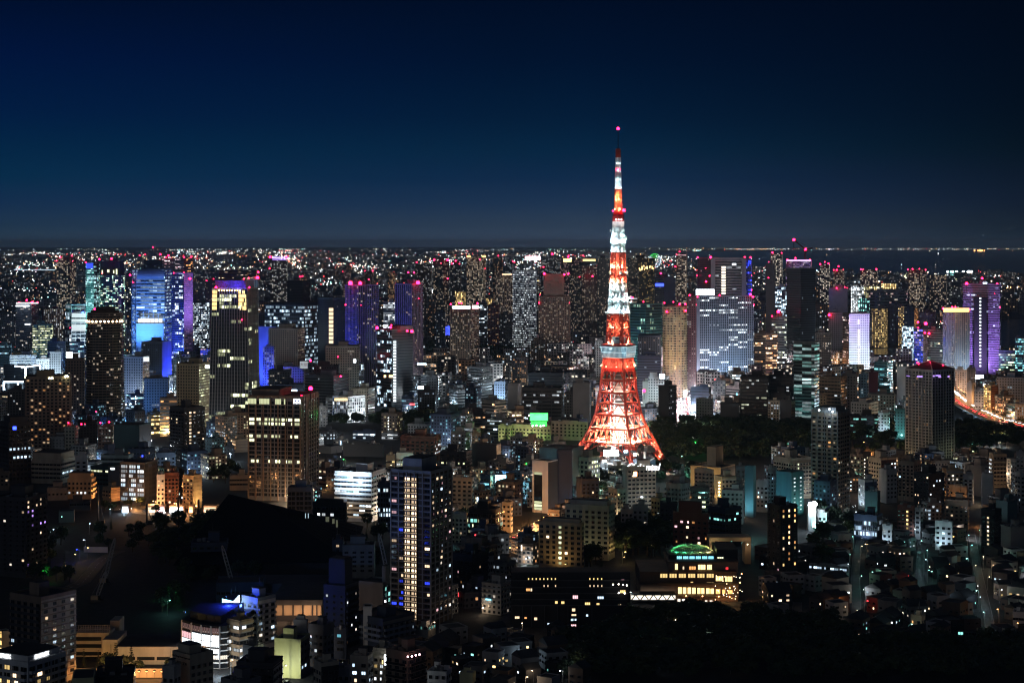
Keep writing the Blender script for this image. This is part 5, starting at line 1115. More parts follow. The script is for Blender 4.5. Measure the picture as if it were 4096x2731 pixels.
board('A3', 1975, 1345, 2047, 1364, 2230, 's', 6, 'white lamp row sign on the brown roof beside the expressway')
# tall street sign
r = empty('sign_tower', G('B2', 1590, 150), 'tall stacked white-blue sign standing over the glowing avenue', 'sign')
D_ = r.location.y; b = MB(); A = P('A2', 1570, 1450, D_)-r.location; B = P('A2', 1606, 1275, D_)-r.location; b.bx(A.x, -.1, 0, B.x, 2.5, B.z, 0); b.build('mast', M_DARK, r)
for k in range(6): glow(r, 'sign_face', 'A2', [(1573,1282+k*28,1603,1304+k*28)], D_-.15, 'b', 6)
# ------------------------------------------------------------------ the red and white lattice tower
def lattice_tower():
    D = 1664.0; X0 = sX(2472.5, D); root = empty('lattice_tower', (X0, D, 0), 'tall floodlit orange and white lattice tower with two observation decks', 'tower')
    LANDMARKS.append(('lattice tower', X0, D))
    M_OR = principled('orange_tower_paint', (.60,.085,.055), .45); M_WH = principled('white_tower_paint', (.78,.80,.80), .45); M_REDP = principled('red_tower_paint', (.42,.02,.015), .5)
    prof = [(0,56.6),(12,48.5),(33.6,36.1),(46,28.6),(58.6,23.3),(79.8,18.5),(103.3,15.8),(113,14.6),(125.5,12.2),(154.3,10.5),(183.6,8.0),(213,6.9),(237,5.4),(250,4.6)]
    def rad(z):
        for (a, ra), (b, rb) in zip(prof, prof[1:]):
            if z <= b: return ra+(rb-ra)*(z-a)/(b-a)
        return prof[-1][1]
    A0 = math.radians(-90+15.6)
    def cn(k, z, s=1.0):
        a = A0+math.pi/2*(k%4); r = rad(z)*s; return Vector((r*math.cos(a), r*math.sin(a), z))
    def side(k, t, z, s=1.0): return cn(k, z, s).lerp(cn(k+1, z, s), t)
    def section(name, levels, nsub, mat, rl, rh, rdg, skin=True):
        b = MB()
        for z0, z1 in zip(levels, levels[1:]):
            n = nsub(z0)
            for k in range(4):
                b.bar(cn(k, z0), cn(k, z1), rl); b.bar(cn(k, z1), cn(k+1, z1), rh)
                for i in range(n):
                    t0, t1 = i/n, (i+1)/n; tm = (t0+t1)/2
                    b.bar(side(k, t0, z0), side(k, tm, z1), rdg); b.bar(side(k, t1, z0), side(k, tm, z1), rdg)
                    if i: b.bar(side(k, t0, z0), side(k, t0, z1), rdg*.7)
                # inner skin of the double-walled legs
                if not skin: continue
                for t in (.16, .84): b.bar(side(k, t, z0, .98), side(k, t, z1, .98), rdg*.8)
                b.bar(side(k, 0, z0), side(k, .16, z1), rdg*.8); b.bar(side(k, 1, z0), side(k, .84, z1), rdg*.8)
        return b.build(name, [mat], root)
    section('lower_lattice', [33.6,46,58.6,69,79.8,91.5,103.3], lambda z: 4 if z < 44 else 3 if z < 56 else 2, M_OR, .95, .5, .33, False)
    # horizontal platforms inside the lower lattice
    for z, r in ((33.6,.97),(46,.95),(58.6,.93),(79.8,.92),(91.5,.92)):
        b = MB(); q = [cn(k, z, r) for k in range(4)]; i_ = [cn(k, z, r*.62) for k in range(4)]
        for k in range(4):
            j = (k+1)%4; b.face([q[k]-Vector((0,0,.2)), q[j]-Vector((0,0,.2)), i_[j]-Vector((0,0,.2)), i_[k]-Vector((0,0,.2))], 0); b.bar(q[k]-Vector((0,0,.9)), q[j]-Vector((0,0,.9)), .4)
            for t in (.2,.4,.6,.8): b.bar(q[k].lerp(q[j], t)-Vector((0,0,.7)), i_[k].lerp(i_[j], t)-Vector((0,0,.7)), .25)
        b.build('platform', [M_OR], root)
    # four legs, each a tapering lattice box
    for k in range(4):
        b = MB(); top = cn(k, 33.6); foot = cn(k, 0); inw = -Vector((foot.x, foot.y, 0)).normalized(); tg = Vector((-inw.y, inw.x, 0)); n = 7; prev = None
        for i in range(n+1):
            f = i/n; z = 33.6*(1-f); c = cn(k, z); w = 7.4*(1-f)+2.6*f; d = 9.5*(1-f)+2.6*f
            ring = [c, c+inw*d+tg*w*.5-Vector((0,0,0)), c+inw*d-tg*w*.5, ]
            ring = [c+tg*w*.35, c-tg*w*.35, c+inw*d-tg*w*.5, c+inw*d+tg*w*.5]
            if prev:
                for j in range(4):
                    b.bar(prev[j], ring[j], .62 if j < 2 else .5); b.bar(ring[j], ring[(j+1)%4], .3); b.bar(prev[j], ring[(j+1)%4], .3); b.bar(prev[(j+1)%4], ring[j], .22)
            prev = ring
        b.bx(foot.x-3+inw.x*1.5, foot.y-3+inw.y*1.5, 0, foot.x+3+inw.x*1.5, foot.y+3+inw.y*1.5, 2.2, 1)
        # arch members to the middle of each side
        for s in (0, -1):
            a = [side(k+s, (.30 if s == 0 else .70), 12+0*i) for i in range(1)]
            P0 = cn(k, 14, .93); pts = []
            for i in range(7):
                t = i/6; e = (.5*t) if s == 0 else 1-.5*t; z = 14+19.0*math.sin(math.pi/2*t)**.8; q = side(k+s, e, 33.6, .99); q0 = side(k+s, e, z, .97); pts.append(Vector((q0.x*(1-t)+q.x*t, q0.y*(1-t)+q.y*t, z)))
            for p, q in zip(pts, pts[1:]): b.bar(p, q, .42)
            for i, p in enumerate(pts[1:-1]): b.bar(p, side(k+s, (.5*(i+1)/6) if s == 0 else 1-.5*(i+1)/6, 33.6), .25)
        b.build('leg', [M_OR, M_ROOFL], root)
    # lift shaft
    b = MB(); a = math.radians(15.6); ux, uy = Vector((math.cos(a), math.sin(a), 0)), Vector((-math.sin(a), math.cos(a), 0))
    for k in range(26):
        z = 4+k*3.85
        b.box(Vector((0,0,z)), ux*5.6, uy*5.6, (0,0,.12), 0)
    for s, t in ((-1,-1),(1,-1),(1,1),(-1,1)): b.bar(ux*5.6*s+uy*5.6*t+Vector((0,0,2)), ux*5.6*s+uy*5.6*t+Vector((0,0,103)), .3, 0)
    b.box((0,0,52), ux*4.2, uy*4.2, (0,0,50), 1)
    for k in range(1, 13): b.box(Vector((0,0,k*8)), ux*4.23, uy*4.23, (0,0,.25), 0)
    b.build('lift_shaft', [M_WH, principled('shaft_cladding', (.34,.32,.30), .5)], root)
    # belt under the main deck
    section('deck_support', [103.3,113], lambda z: 4, M_OR, .8, .6, .4)
    b = MB(); q0 = [cn(k, 104.5, .93) for k in range(4)]; b.prism([(p.x, p.y) for p in q0], 104, 113, 0, 0); b.build('support_drum', [M_OR], root)
    b = MB(); q0 = [cn(k, 103, 1.04) for k in range(4)]; b.prism([(p.x, p.y) for p in q0], 99.5, 102.6, 0, 0, bottom=True); b.build('belt', [M_REDP], root)
    # main deck: two storeys, cut corners
    def octo(r, c=.30):
        q = [Vector((r*math.cos(A0+math.pi/2*k), r*math.sin(A0+math.pi/2*k))) for k in range(4)]; out = []
        for k in range(4): out += [q[k].lerp(q[k-1], c*.35), q[k].lerp(q[(k+1)%4], c*.35)]
        return [tuple(v) for v in out]
    b = MB(); lo, mid, hi = octo(18.0), octo(18.9), octo(19.6)
    b.prism(lo, 113, 118, 0, 2, mid); b.prism(mid, 118, 123.2, 0, 2, hi); b.prism(octo(19.9), 123.2, 124.0, 2, 2, bottom=True); b.prism(octo(18.6), 124.0, 125.4, 3, 3)
    for pl, z, r in ((lo,113,.32),(mid,118,.32),(hi,123.2,.32)):
        for i in range(8): b.bar(Vector((*pl[i], z)), Vector((*pl[(i+1)%8], z)), r, 1)
    for p0, p1, z0, z1 in ((lo,mid,113,118),(mid,hi,118,123.2)):
        for i in range(8):
            L = (Vector(p0[i])-Vector(p0[(i+1)%8])).length; n = max(3, int(L/1.25))
            for j in range(n):
                t = j/n; A, B = Vector(p0[i]).lerp(Vector(p0[(i+1)%8]), t), Vector(p1[i]).lerp(Vector(p1[(i+1)%8]), t)
                b.bar(Vector((*(A*1.003), z0)), Vector((*(B*1.003), z1)), .13, 1)
    deck = b.build('main_deck', [principled('deck_glass', (.05,.08,.10), .15, emit=(.35,.75,1), st=.10, sampling='NONE'), M_WH, M_STEEL, M_REDP], root)
    b = MB(); b.box(ux*-2.2+uy*-7.5+Vector((0,0,129.5)), ux*5.8, uy*2.5, (0,0,3.2), 0); b.box(ux*-2.2+uy*-10.05+Vector((0,0,131.3)), ux*4.4, uy*.05, (0,0,.7), 1); b.build('deck_plant_room', [M_WH, M_GLASS], root)
    section('upper_lattice', [125.5,133,140.5,147.5,154.3], lambda z: 2, M_OR, .6, .4, .32)
    section('white_lattice', [154.3,161.6,169,176.3,183.6], lambda z: 2, M_WH, .55, .4, .3)
    section('orange_lattice', [183.6,191,198.3,205.6,213], lambda z: 2, M_OR, .5, .36, .28)
    section('top_white_lattice', [213,219,225,231,237], lambda z: 2, M_WH, .45, .36, .28)
    # cladding of the inner lift core, visible as the bright heart of the upper tower
    b = MB()
    for z0, z1, m, r in ((125.5,154.3,0,.34),(154.3,183.6,1,.34),(183.6,213,0,.36),(213,237,1,.42)):
        q0, q1 = [cn(k, z0, r) for k in range(4)], [cn(k, z1, r) for k in range(4)]; b.prism([(p.x,p.y) for p in q0], z0, z1, m, m, [(p.x,p.y) for p in q1])
    b.build('upper_lift_core', [M_OR, M_WH], root)
    # maintenance galleries
    for z, e in ((154.8,4.2),(166,2.6),(177,2.2),(221,2.0),(226.5,3.0)):
        b = MB(); r = rad(z)+e; q = octo(r, .5); b.prism(q, z, z+.5, 0, 0, bottom=True)
        for i in range(8):
            A, B = Vector((*q[i], z+1.6)), Vector((*q[(i+1)%8], z+1.6)); b.bar(A, B, .1, 0)
            b.bar(A, A-Vector((0,0,1.2)), .08, 0); b.bar(Vector((*q[i], z)), Vector((*(Vector(q[i])*((rad(z))/r)), z-3)), .16, 0)
        b.build('gallery', [M_WH], root)
    # dishes and antenna panels
    for z, a_, r in ((194,-1.4,9.4),(194,-.55,9.6),(194,-2.6,9.4),(170,.1,12),(166,-.1,13)):
        b = MB(); c = Vector((r*math.cos(a_), r*math.sin(a_), z)); b.ball(c, 1.5, 0, 10, 6); b.bar(c, Vector((rad(z)*.6*math.cos(a_), rad(z)*.6*math.sin(a_), z)), .2, 0); b.build('antenna_dish', [M_WH], root)
    for i in range(9):
        a_ = i*2*math.pi/9; z = 225+R.uniform(0,9); b = MB(); r = R.uniform(6.4,8.2); b.bx(r*math.cos(a_)-.5, r*math.sin(a_)-.5, z, r*math.cos(a_)+.5, r*math.sin(a_)+.5, z+R.uniform(2,4.5), 0); b.bar((r*math.cos(a_), r*math.sin(a_), z+1), (3*math.cos(a_), 3*math.sin(a_), z+1), .15); b.build('antenna_panel', [M_WH], root)
    b = MB(); b.box((rad(169)+4, -4, 169), (4.5,0,0), (0,1.4,0), (0,0,.6), 0); b.build('side_platform', [M_WH], root)
    # top deck
    b = MB(); 
    for i in range(12): z = 237.3+i*1.0; b.prism(octo(7.1 if i < 11 else 6.4, .6), z, z+.55, 0 if i < 6 else 1, 0, bottom=True); b.prism(octo(6.6, .6), z+.55, z+1.0, 2, 2)
    b.build('top_deck', [M_WH, M_REDP, M_GLASS], root)
    b = MB(); b.prism(octo(6.4, .6), 249.3, 253, 0, 0, octo(3.6, .6)); b.build('top_deck_roof', [M_REDP], root)
    for a_ in (-1.9,-1.57,-1.2): put('deck_lamp', _ball(lampmat('k', 5.0)), root, (7.5*math.cos(a_), 7.5*math.sin(a_), 244.6), (.7,.7,.7))
    # antenna mast
    def mast(name, z0, z1, r0, r1, step, mat):
        b = MB(); z = z0
        while z < z1-.1:
            zn = min(z1, z+step); f0, f1 = (z-z0)/(z1-z0), (zn-z0)/(z1-z0); ra, rb = r0+(r1-r0)*f0, r0+(r1-r0)*f1
            A = [Vector((ra*math.cos(A0+math.pi/2*k), ra*math.sin(A0+math.pi/2*k), z)) for k in range(4)]; B = [Vector((rb*math.cos(A0+math.pi/2*k), rb*math.sin(A0+math.pi/2*k), zn)) for k in range(4)]
            for k in range(4): b.bar(A[k], B[k], .34); b.bar(B[k], B[(k+1)%4], .2); b.bar(A[k], B[(k+1)%4], .2); b.bar(A[(k+1)%4], B[k], .16)
            z = zn
        b.bar((0,0,z0), (0,0,z1), r0*.34); return b.build(name, [mat], root)
    mast('mast_orange_section', 253, 274, 4.0, 3.3, 3.2, M_OR); mast('mast_white_section', 274, 289.5, 3.1, 2.9, 2.8, M_WH); mast('mast_upper_section', 289.5, 304, 2.5, 2.4, 2.6, M_WH)
    b = MB()
    for k in range(4): a_ = A0+math.pi/2*k; b.bx(1.7*math.cos(a_)-.8, 1.7*math.sin(a_)-.8, 304.4, 1.7*math.cos(a_)+.8, 1.7*math.sin(a_)+.8, 312, 0)
    b.cyl((0,0,304), 2.4, .5, 0, 8); b.cyl((0,0,308), 2.3, .4, 0, 8); b.cyl((0,0,312), 2.5, .5, 0, 8); b.build('antenna_array', [M_OR], root)
    b = MB(); b.cyl((0,0,312.4), .42, 19, 0, 8, .25); b.build('antenna_pole', [M_DARK], root)
    for x, y, z, s in ((0,0,331.8,1.5),(-1.2,-2,292.5,.7),(1.2,-2,292.5,.7),(5.2,-5,253.4,1.6),(-5.2,-3,252.8,.8),(13.2,-2,169.6,1.2),(24.4,-6,81,1.5)):
        put('aviation_light', BEACON, root, (x,y,z), (s,s,s))
    # floodlights: (height, radius, angle list, colour, power, upward)
    lensm = {}; TB = 2.1
    def fl(z, r, n, col, pw, ph=.3, rad_=.6):
        if col not in lensm: lensm[col] = principled('flood_lens', (.1,.1,.1), .3, emit=col, st=8, sampling='NONE')
        for i in range(n):
            a_ = A0+ph+2*math.pi*i/n; p = Vector((r*math.cos(a_), r*math.sin(a_), z)); b = MB(); b.cyl((p.x,p.y,z-.9), .5, .6, 0, 8); b.ball((p.x,p.y,z-.1), .5, 1, 6, 4); b.build('floodlight', [M_DARK, lensm[col]], root)
            lamp('flood_beam', root, p+Vector((0,0,.9)), col, pw*TB, rad_)
    WA, OR_, CW = (1,.68,.42), (1,.52,.30), (.62,.92,1)
    fl(35.5, 19, 8, WA, 15000, .4); fl(30, 6, 4, (1,.85,.7), 9000, .8); fl(47.5, 15, 6, (1,.72,.5), 9000); fl(60.5, 13, 4, (1,.6,.45), 4200); fl(81, 10.5, 4, (1,.55,.42), 2200)
    fl(104.6, 17.2, 10, OR_, 1500, .2, .4)
    for k in range(4):
        for f in (.25, .6, .9):
            z = 33.6*(1-f)+1; c = cn(k, z, .9); lamp('leg_light', root, c*1.0+Vector((0,0,1.5)), (1,.5,.34), 8500, .4)
    lamp('foot_light', root, cn(1, 6, 1.05), (.9,.95,1), 4500, .5)
    for z in (10, 28, 46, 64): lamp('shaft_light', root, ux*-9+uy*-10+Vector((0,0,z)), (.75,.93,1), 8000, .5)
    fl(127, 9.5, 6, (1,.7,.45), 6500); fl(141, 8, 4, (1,.6,.35), 3600)
    fl(156, 9.6, 6, CW, 2600); fl(167, 8.6, 6, CW, 4200); fl(178, 7.4, 4, CW, 1500)
    fl(185, 7.2, 4, (1,.75,.5), 6000); fl(199, 6.6, 4, (1,.75,.5), 6500)
    fl(214.5, 6, 4, CW, 1700); fl(223, 6.8, 6, CW, 3400); fl(229, 6.5, 4, CW, 1600)
    fl(254.5, 3.4, 3, (1,.95,.4), 3600, .2, .3); fl(263, 2.2, 2, (1,.95,.4), 2600, .2, .3); fl(268.5, 2.0, 2, (1,.95,.4), 1600, .2, .3); fl(275, 1.8, 3, (.5,.88,1), 750, .2, .3); fl(282, 1.6, 2, (.6,.9,1), 550, .2, .3); fl(291, 1.5, 2, (.5,.85,1), 420, .2, .3); fl(298, 1.3, 2, (.55,.9,1), 300, .2, .3); fl(305, 1.2, 1, (1,.3,.12), 160, .2, .3)
    for i in range(6): lamp('deck_wash', root, Vector((24*math.cos(A0+i*1.05), 24*math.sin(A0+i*1.05), 119)), (.5,.85,1), 2600, .5)
    for i in range(3): lamp('top_wash', root, Vector((10*math.cos(A0+i-1), 10*math.sin(A0+i-1), 243)), (1,.92,.9), 1000, .3)
lattice_tower()
# building between the legs
def foot_town():
    r = empty('leisure_building', (sX(2473, 1640), 1640, 0), 'brightly lit low leisure building between the legs of the lattice tower', 'leisure building'); o = -r.location
    b = MB(); boxpix(b, 'B2', 805, 815, 1035, 960, 1612, 60, 0, 0); boxpix(b, 'B2', 1120, 775, 1318, 900, 1612, 62, 1, 0); boxpix(b, 'B2', 1035, 845, 1120, 960, 1618, 50, 0, 0)
    ob = b.build('wall', [wallmat('g'), wallmat('u')], r); ob.location = o
    b = MB(); 
    for q in ((885,812,910,890),(1005,815,1022,925),(1212,705,1226,812)): boxpix(b, 'B2', *q, 1608, 2, 0)
    for (xa, ya), (xb, yb) in (((905,820),(1010,820)),((805,855),(885,855)),((810,855),(845,890)),((880,855),(845,890)),((1220,812),(1310,760)),((1130,815),(1250,800))): b.bar(P('B2', xa, ya, 1608), P('B2', xb, yb, 1608), .5)
    ob = b.build('outer_frame', [M_WHITE], r); ob.location = o
    b = MB()
    for k in range(26):
        x, y = R.uniform(815, 1290), R.uniform(700, 800); p = P('B2', x, 812, 1625+R.uniform(0,40)); w = R.uniform(1,4); p.z = 26; b.bx(p.x-w, p.y-w, p.z-3, p.x+w, p.y+w, p.z+R.uniform(1,5), 0)
    ob = b.build('rooftop_plant', [M_ROOFL], r); ob.location = o
    glow(r, 'window', 'B2', [(945,836,957,853),(812,900,840,915)], 1611, 'b', 1.2)
    for x, y, pw, k in ((880,735,42000,'s'),(940,705,42000,'s'),(1045,700,12000,'b'),(1130,730,12000,'W'),(850,790,14000,'b'),(1180,790,9000,'s')):
        p = P('B2', x, y, 1606)-r.location; b = MB(); b.bar(p-Vector((0,0,4)), p, .2, 0); b.box(p, (1.5,0,0), (0,.3,0), (0,0,1.0), 1); b.build('floodlight', [M_DARK, lampmat(k, 14)], r); lamp('flood_beam', r, p+Vector((0,-1.5,.3)), LIT[k], pw*.35, 1)
    glow(r, 'glowing_terrace', 'B2', [(842,690,975,738)], 1620, 's', 5, 6.0)  # floodlit roof put in as a box with its own glow
foot_town()
# ------------------------------------------------------------------ club with the green dome
def club():
    D = 1075; r = empty('club_building', (sX(tx('C2', 1650), D), D, 0), 'terraced club building with a green glass dome and gold windows', 'club building', 'halls'); o = -r.location; LANDMARKS.append(('green-domed club', r.location.x, D))
    def part(name, m, *rects):
        b = MB()
        for x0, y0, x1, y1, d, dep in rects: boxpix(b, 'C2', x0, y0, x1, y1, d, dep, 0)
        ob = b.build(name, [m], r); ob.location = o; return ob
    part('base', wallmat('q'), (1510,770,2075,1000,D,50)); part('terrace_storey', wallmat('q'), (1180,660,2080,772,D+6,44)); part('middle_storey', wallmat('b'), (1175,545,2062,662,D+10,40))
    part('upper_storey', wallmat('q'), (1440,455,2075,547,D+16,34)); part('top_storey', wallmat('k'), (1440,388,1870,457,D+24,26)); part('roof_block', wallmat('k'), (1880,335,2075,457,D+26,26))
    part('entrance_frame', wallmat('t'), (1815,225,2195,262,D+70,14), (1815,262,1862,330,D+70,14), (2140,262,2195,470,D+70,14))
    for q in ((1430,447,2080,457,D+14.5,36),(1175,540,2066,548,D+8.5,42),(1180,655,2085,663,D+4.5,46),(1500,766,2080,775,D-2,52)): part('cornice', wallmat('b'), q)
    def wins(rects, d, k, st):
        for q in rects:
            A, B = P('C2', q[0], q[3], d)+o, P('C2', q[2], q[1], d)+o; put('window', winmesh(k, st, 1), r, ((A.x+B.x)/2, A.y, (A.z+B.z)/2), (B.x-A.x, .3, B.z-A.z), math.pi)
    wins([(1497,463,1524,537),(1790,472,1838,537),(1706,472,1780,537)], D+15.8, 'g', 2.2); wins([(1625,488,1692,537)], D+15.8, 'o', 1.0); wins([(1962,495,1988,545)], D+15.8, 'r', 1.0); wins([(1568,490,1582,520)], D+15.8, 'W', 1.2)
    wins([(1358+k*85.3,556,1431+k*85.3,597) for k in range(6)], D+9.8, 'g', .8); wins([(1868,578,1945,628),(1953,580,2028,634)], D+9.8, 'g', 1.5); wins([(1784,636,1856,670),(1640,630,1665,665)], D+9.8, 'g', 1.0)
    wins([(1525,678,1560,748),(1568,680,1602,748),(1612,680,1646,750),(1653,682,1688,752),(1702,684,1732,752),(1738,686,1768,754),(1782,688,1816,756),(1822,690,1856,758)], D+5.8, 'g', 2.2); wins([(1870,695,1915,760),(1930,700,1960,760),(1980,705,2028,762)], D+5.8, 'o', 1.8)
    wins([(1520,788,1548,815),(1560,788,1590,818),(1600,785,1630,820)], D-.2, 'w', 1.4); wins([(1645,790,1675,820),(1900,815,1928,850)], D-.2, 'y', .5); wins([(1772,800,1795,828),(1815,800,1842,832),(1850,812,1882,850),(1985,815,2015,857),(2025,818,2058,858),(1940,885,1965,918),(1985,890,2005,918)], D-.2, 'w', 1.3)
    wins([(1512+k*58,396,1564+k*58,428) for k in range(6)], D+23.7, 'c', 1.3); wins([(1884,403,1945,445)], D+25.7, 'y', 1.4)
    # dome of triangular glass panes on ribs
    A, B = P('C2', 1455, 388, D+30), P('C2', 1872, 310, D+30); c = Vector(((A.x+B.x)/2, D+38, A.z))+o; rx, ry, h = (B.x-A.x)/2, 13.5, B.z-A.z
    pt = lambda u, v: c+Vector((rx*math.cos(u)*math.cos(v), ry*math.sin(u)*math.cos(v), h*math.sin(v)))
    b = MB(); g = MB(); NU, NV = 44, 6
    for j in range(NV):
        v0, v1 = math.pi/2*j/NV*.96, math.pi/2*(j+1)/NV*.96
        for i in range(NU):
            u0, u1 = 2*math.pi*i/NU, 2*math.pi*(i+1)/NU
            q = [pt(u0,v0), pt(u1,v0), pt(u1,v1), pt(u0,v1)]; g.face(q, 0); b.bar(q[0], q[1], .10); b.bar(q[0], q[2], .10); b.bar(q[1], q[3], .10)
    gm = principled('dome_glass', (.5,.7,.6), .15); nt = gm.node_tree; bs = nt.nodes['Principled BSDF']; tr = nt.nodes.new('ShaderNodeBsdfTransparent'); mx = nt.nodes.new('ShaderNodeMixShader'); mx.inputs[0].default_value = .35; nt.links.new(tr.outputs[0], mx.inputs[1]); nt.links.new(bs.outputs[0], mx.inputs[2]); nt.links.new(mx.outputs[0], nt.nodes['Material Output'].inputs[0])
    dm = g.build('dome', [gm], r); b.build('dome_ribs', [wallmat('e')], dm)
    for k in range(5): lamp('dome_light', r, c+Vector((rx*(-.7+.35*k), -3, 1.5)), ((.08,1,.35),(.1,1,.4),(.2,1,.35),(.6,1,.3),(1,.85,.35))[k], 3200, .5)
    # truss footbridge
    b = MB(); zt, zb = P('C2', 0, 750, D-6).z, P('C2', 0, 806, D-6).z; xs = [sX(tx('C2', x), D-6)+o.x for x in range(1095, 1510, 41)]
    y = -6-0.0
    for i in range(len(xs)-1):
        p, q = (zt, zb) if i % 2 else (zb, zt); b.bar((xs[i], y, p), (xs[i+1], y, q), .3)
    b.bar((xs[0], y, zt), (xs[-1], y, zt), .45); b.bar((xs[0], y, zb), (xs[-1], y, zb), .45); b.bx(xs[0], y+.5, zb-.4, xs[-1], y+8, zb, 0); b.bx(xs[0], y+.3, zt, xs[-1], y+8, zt+.5, 0); b.build('truss_bridge', [M_DARK], r)
    b = MB(); b.bx(xs[0], y+3, zb, xs[-1], y+3.2, zt, 0); b.build('bridge_window', [litmat('w', 1.3)], r)
    for x, yy, pw, k in ((1600,762,500,'o'),(1750,765,500,'o'),(1900,768,800,'o'),(2000,772,800,'o'),(1850,300,1500,'W'),(2165,290,900,'W'),(2000,690,500,'g'),(2095,640,1100,'o'),(2110,560,700,'o')):
        p = P('C2', x, yy, D-3)+o if yy > 400 else P('C2', x, yy, D+66)+o; put('terrace_lamp', _ball(lampmat(k, 9.0)), r, p, (.35,.35,.35)); lamp('terrace_light', r, p-Vector((0,.6,0)), LIT[k], pw*.6, .3)
    me = _ball(lampmat('W', 7.0))
    for i in range(34): p = P('C2', R.uniform(1860, 2115), R.uniform(560, 800), D-4)+o; put('terrace_lamp', me, r, p, (.2,.2,.2))
club()
# dark terraced flats beside it
def terraced():
    D = 1003; r = empty('apartment_block', (sX(tx('C2', 540), D), D, 0), 'long dark terraced apartment block with gold-lit rooms left of the green-domed club', 'apartment block', 'apartment blocks'); o = -r.location; LANDMARKS.append(('long dark terraced block', r.location.x, D))
    b = MB()
    for i, (y0, y1) in enumerate(((545,625),(625,690),(690,745),(745,800),(800,855),(855,1060))):
        boxpix(b, 'C2', -10, y0, 1085-i*7, y1, D+18-i*3.4, 16+i*2, 0, 0); 
        if i: boxpix(b, 'C2', -10, y0-9, 1090-i*7, y0, D+16.6-i*3.4, .4, 1)
    for x in (95,180,300,420,515,615,735): boxpix(b, 'C2', x-4, 858, x+4, 1060, D-.5, .5, 1)
    ob = b.build('wall', [wallmat('k'), wallmat('d')], r); ob.location = o
    def w(x0, y0, x1, y1, k, st=1.2, dd=0):
        lev = 0 if y0 < 625 else 1 if y0 < 690 else 2 if y0 < 745 else 3 if y0 < 800 else 4 if y0 < 855 else 5
        d = D+17.8-lev*3.4; A, B = P('C2', x0, y1, d)+o, P('C2', x1, y0, d)+o; put('window', winmesh(k, st, 1 if x1-x0 > 22 else 2), r, ((A.x+B.x)/2, A.y, (A.z+B.z)/2), (B.x-A.x, .25, B.z-A.z), math.pi)
    for x in (147,182,217,252,287,322,358,393,710,746,782,818): w(x, 597, x+11, 618, 'g', 1.0)
    for x in (290,325,395,712,748,784,820): w(x, 660, x+10, 680, 'W', .8)
    for q in ((128,692,165,718,'o'),(170,692,185,720,'W'),(940,620,970,645,'W'),(1005,610,1030,645,'k'),(990,708,1045,740,'g'),(60,740,92,770,'g'),(122,742,142,764,'o'),(108,797,150,830,'b'),(556,755,608,790,'k'),(783,765,845,798,'b'),(395,808,420,835,'g'),(452,810,482,836,'g'),(668,820,720,850,'g'),(776,826,804,855,'g'),(550,875,582,905,'W'),(545,928,592,946,'W'),(25,948,70,972,'W'),(114,956,136,972,'o'),(203,958,232,985,'W'),(540,970,565,992,'b'),(575,970,592,990,'b'),(680,930,700,952,'b'),(325,1010,345,1030,'b'),(375,1012,405,1038,'o'),(540,1022,592,1042,'k'),(978,835,1002,860,'W')): w(*q)
    me = _ball(lampmat('w', 9.0))
    for x, y in ((928,658),(980,655),(1020,660),(1055,665),(980,735),(1035,738),(830,866),(875,870),(960,872),(1005,872)): put('balcony_lamp', me, r, P('C2', x, y, D+4)+o, (.4,.4,.4))
terraced()
# school with the tan lift tower
def school():
    D = 904; r = empty('school', (sX(tx('C0', 1100), D), D, 0), 'long tan school with a square lift tower beside the orange highway', 'school'); o = -r.location; LANDMARKS.append(('tan school', r.location.x, D))
    def part(name, m, *rects):
        b = MB()
        for x0, y0, x1, y1, d, dep in rects: boxpix(b, 'C0', x0, y0, x1, y1, d, dep, 0, 0 if name == 'wall' else None)
        ob = b.build(name, [m], r); ob.location = o
    part('wall', wallmat('e'), (690,1100,1000,1440,D+22,14), (940,1165,1080,1440,D+14,22), (1062,1230,1665,1440,D+10,30)); part('lift_tower', wallmat('e'), (1012,990,1095,1200,D+40,12))
    part('roof', M_ROOF, (1070,1222,1660,1232,D+11,28))
    for y in (1140,1205,1275,1320): part('window_band', M_GLASS, (700,y,930,y+34,D+21.8,.3))
    for y in (1322,1392): part('window_band', M_GLASS, (1100,y,1240,y+30,D+9.8,.3), (1260,y,1420,y+30,D+9.8,.3), (1440,y,1560,y+30,D+9.8,.3))
    b = MB()
    for x in range(700, 1011, 22): b.bar(P('C0', x, 1102, D+23), P('C0', x, 1030, D+23), .08)
    for y in (1035,1068,1100): b.bar(P('C0', 700, y, D+23), P('C0', 1010, y, D+23), .07)
    ob = b.build('roof_fence', [M_STEEL], r); ob.location = o
    for x, y, k, pw in ((760,1390,'g',4500),(840,1410,'o',5200),(990,1300,'g',5200),(1300,1420,'o',6500),(1480,1420,'g',5500),(1120,1400,'g',4500)): lamp('wall_light', r, P('C0', x, 1430, D-8)+o, LIT[k], pw*.28, .5)
school()
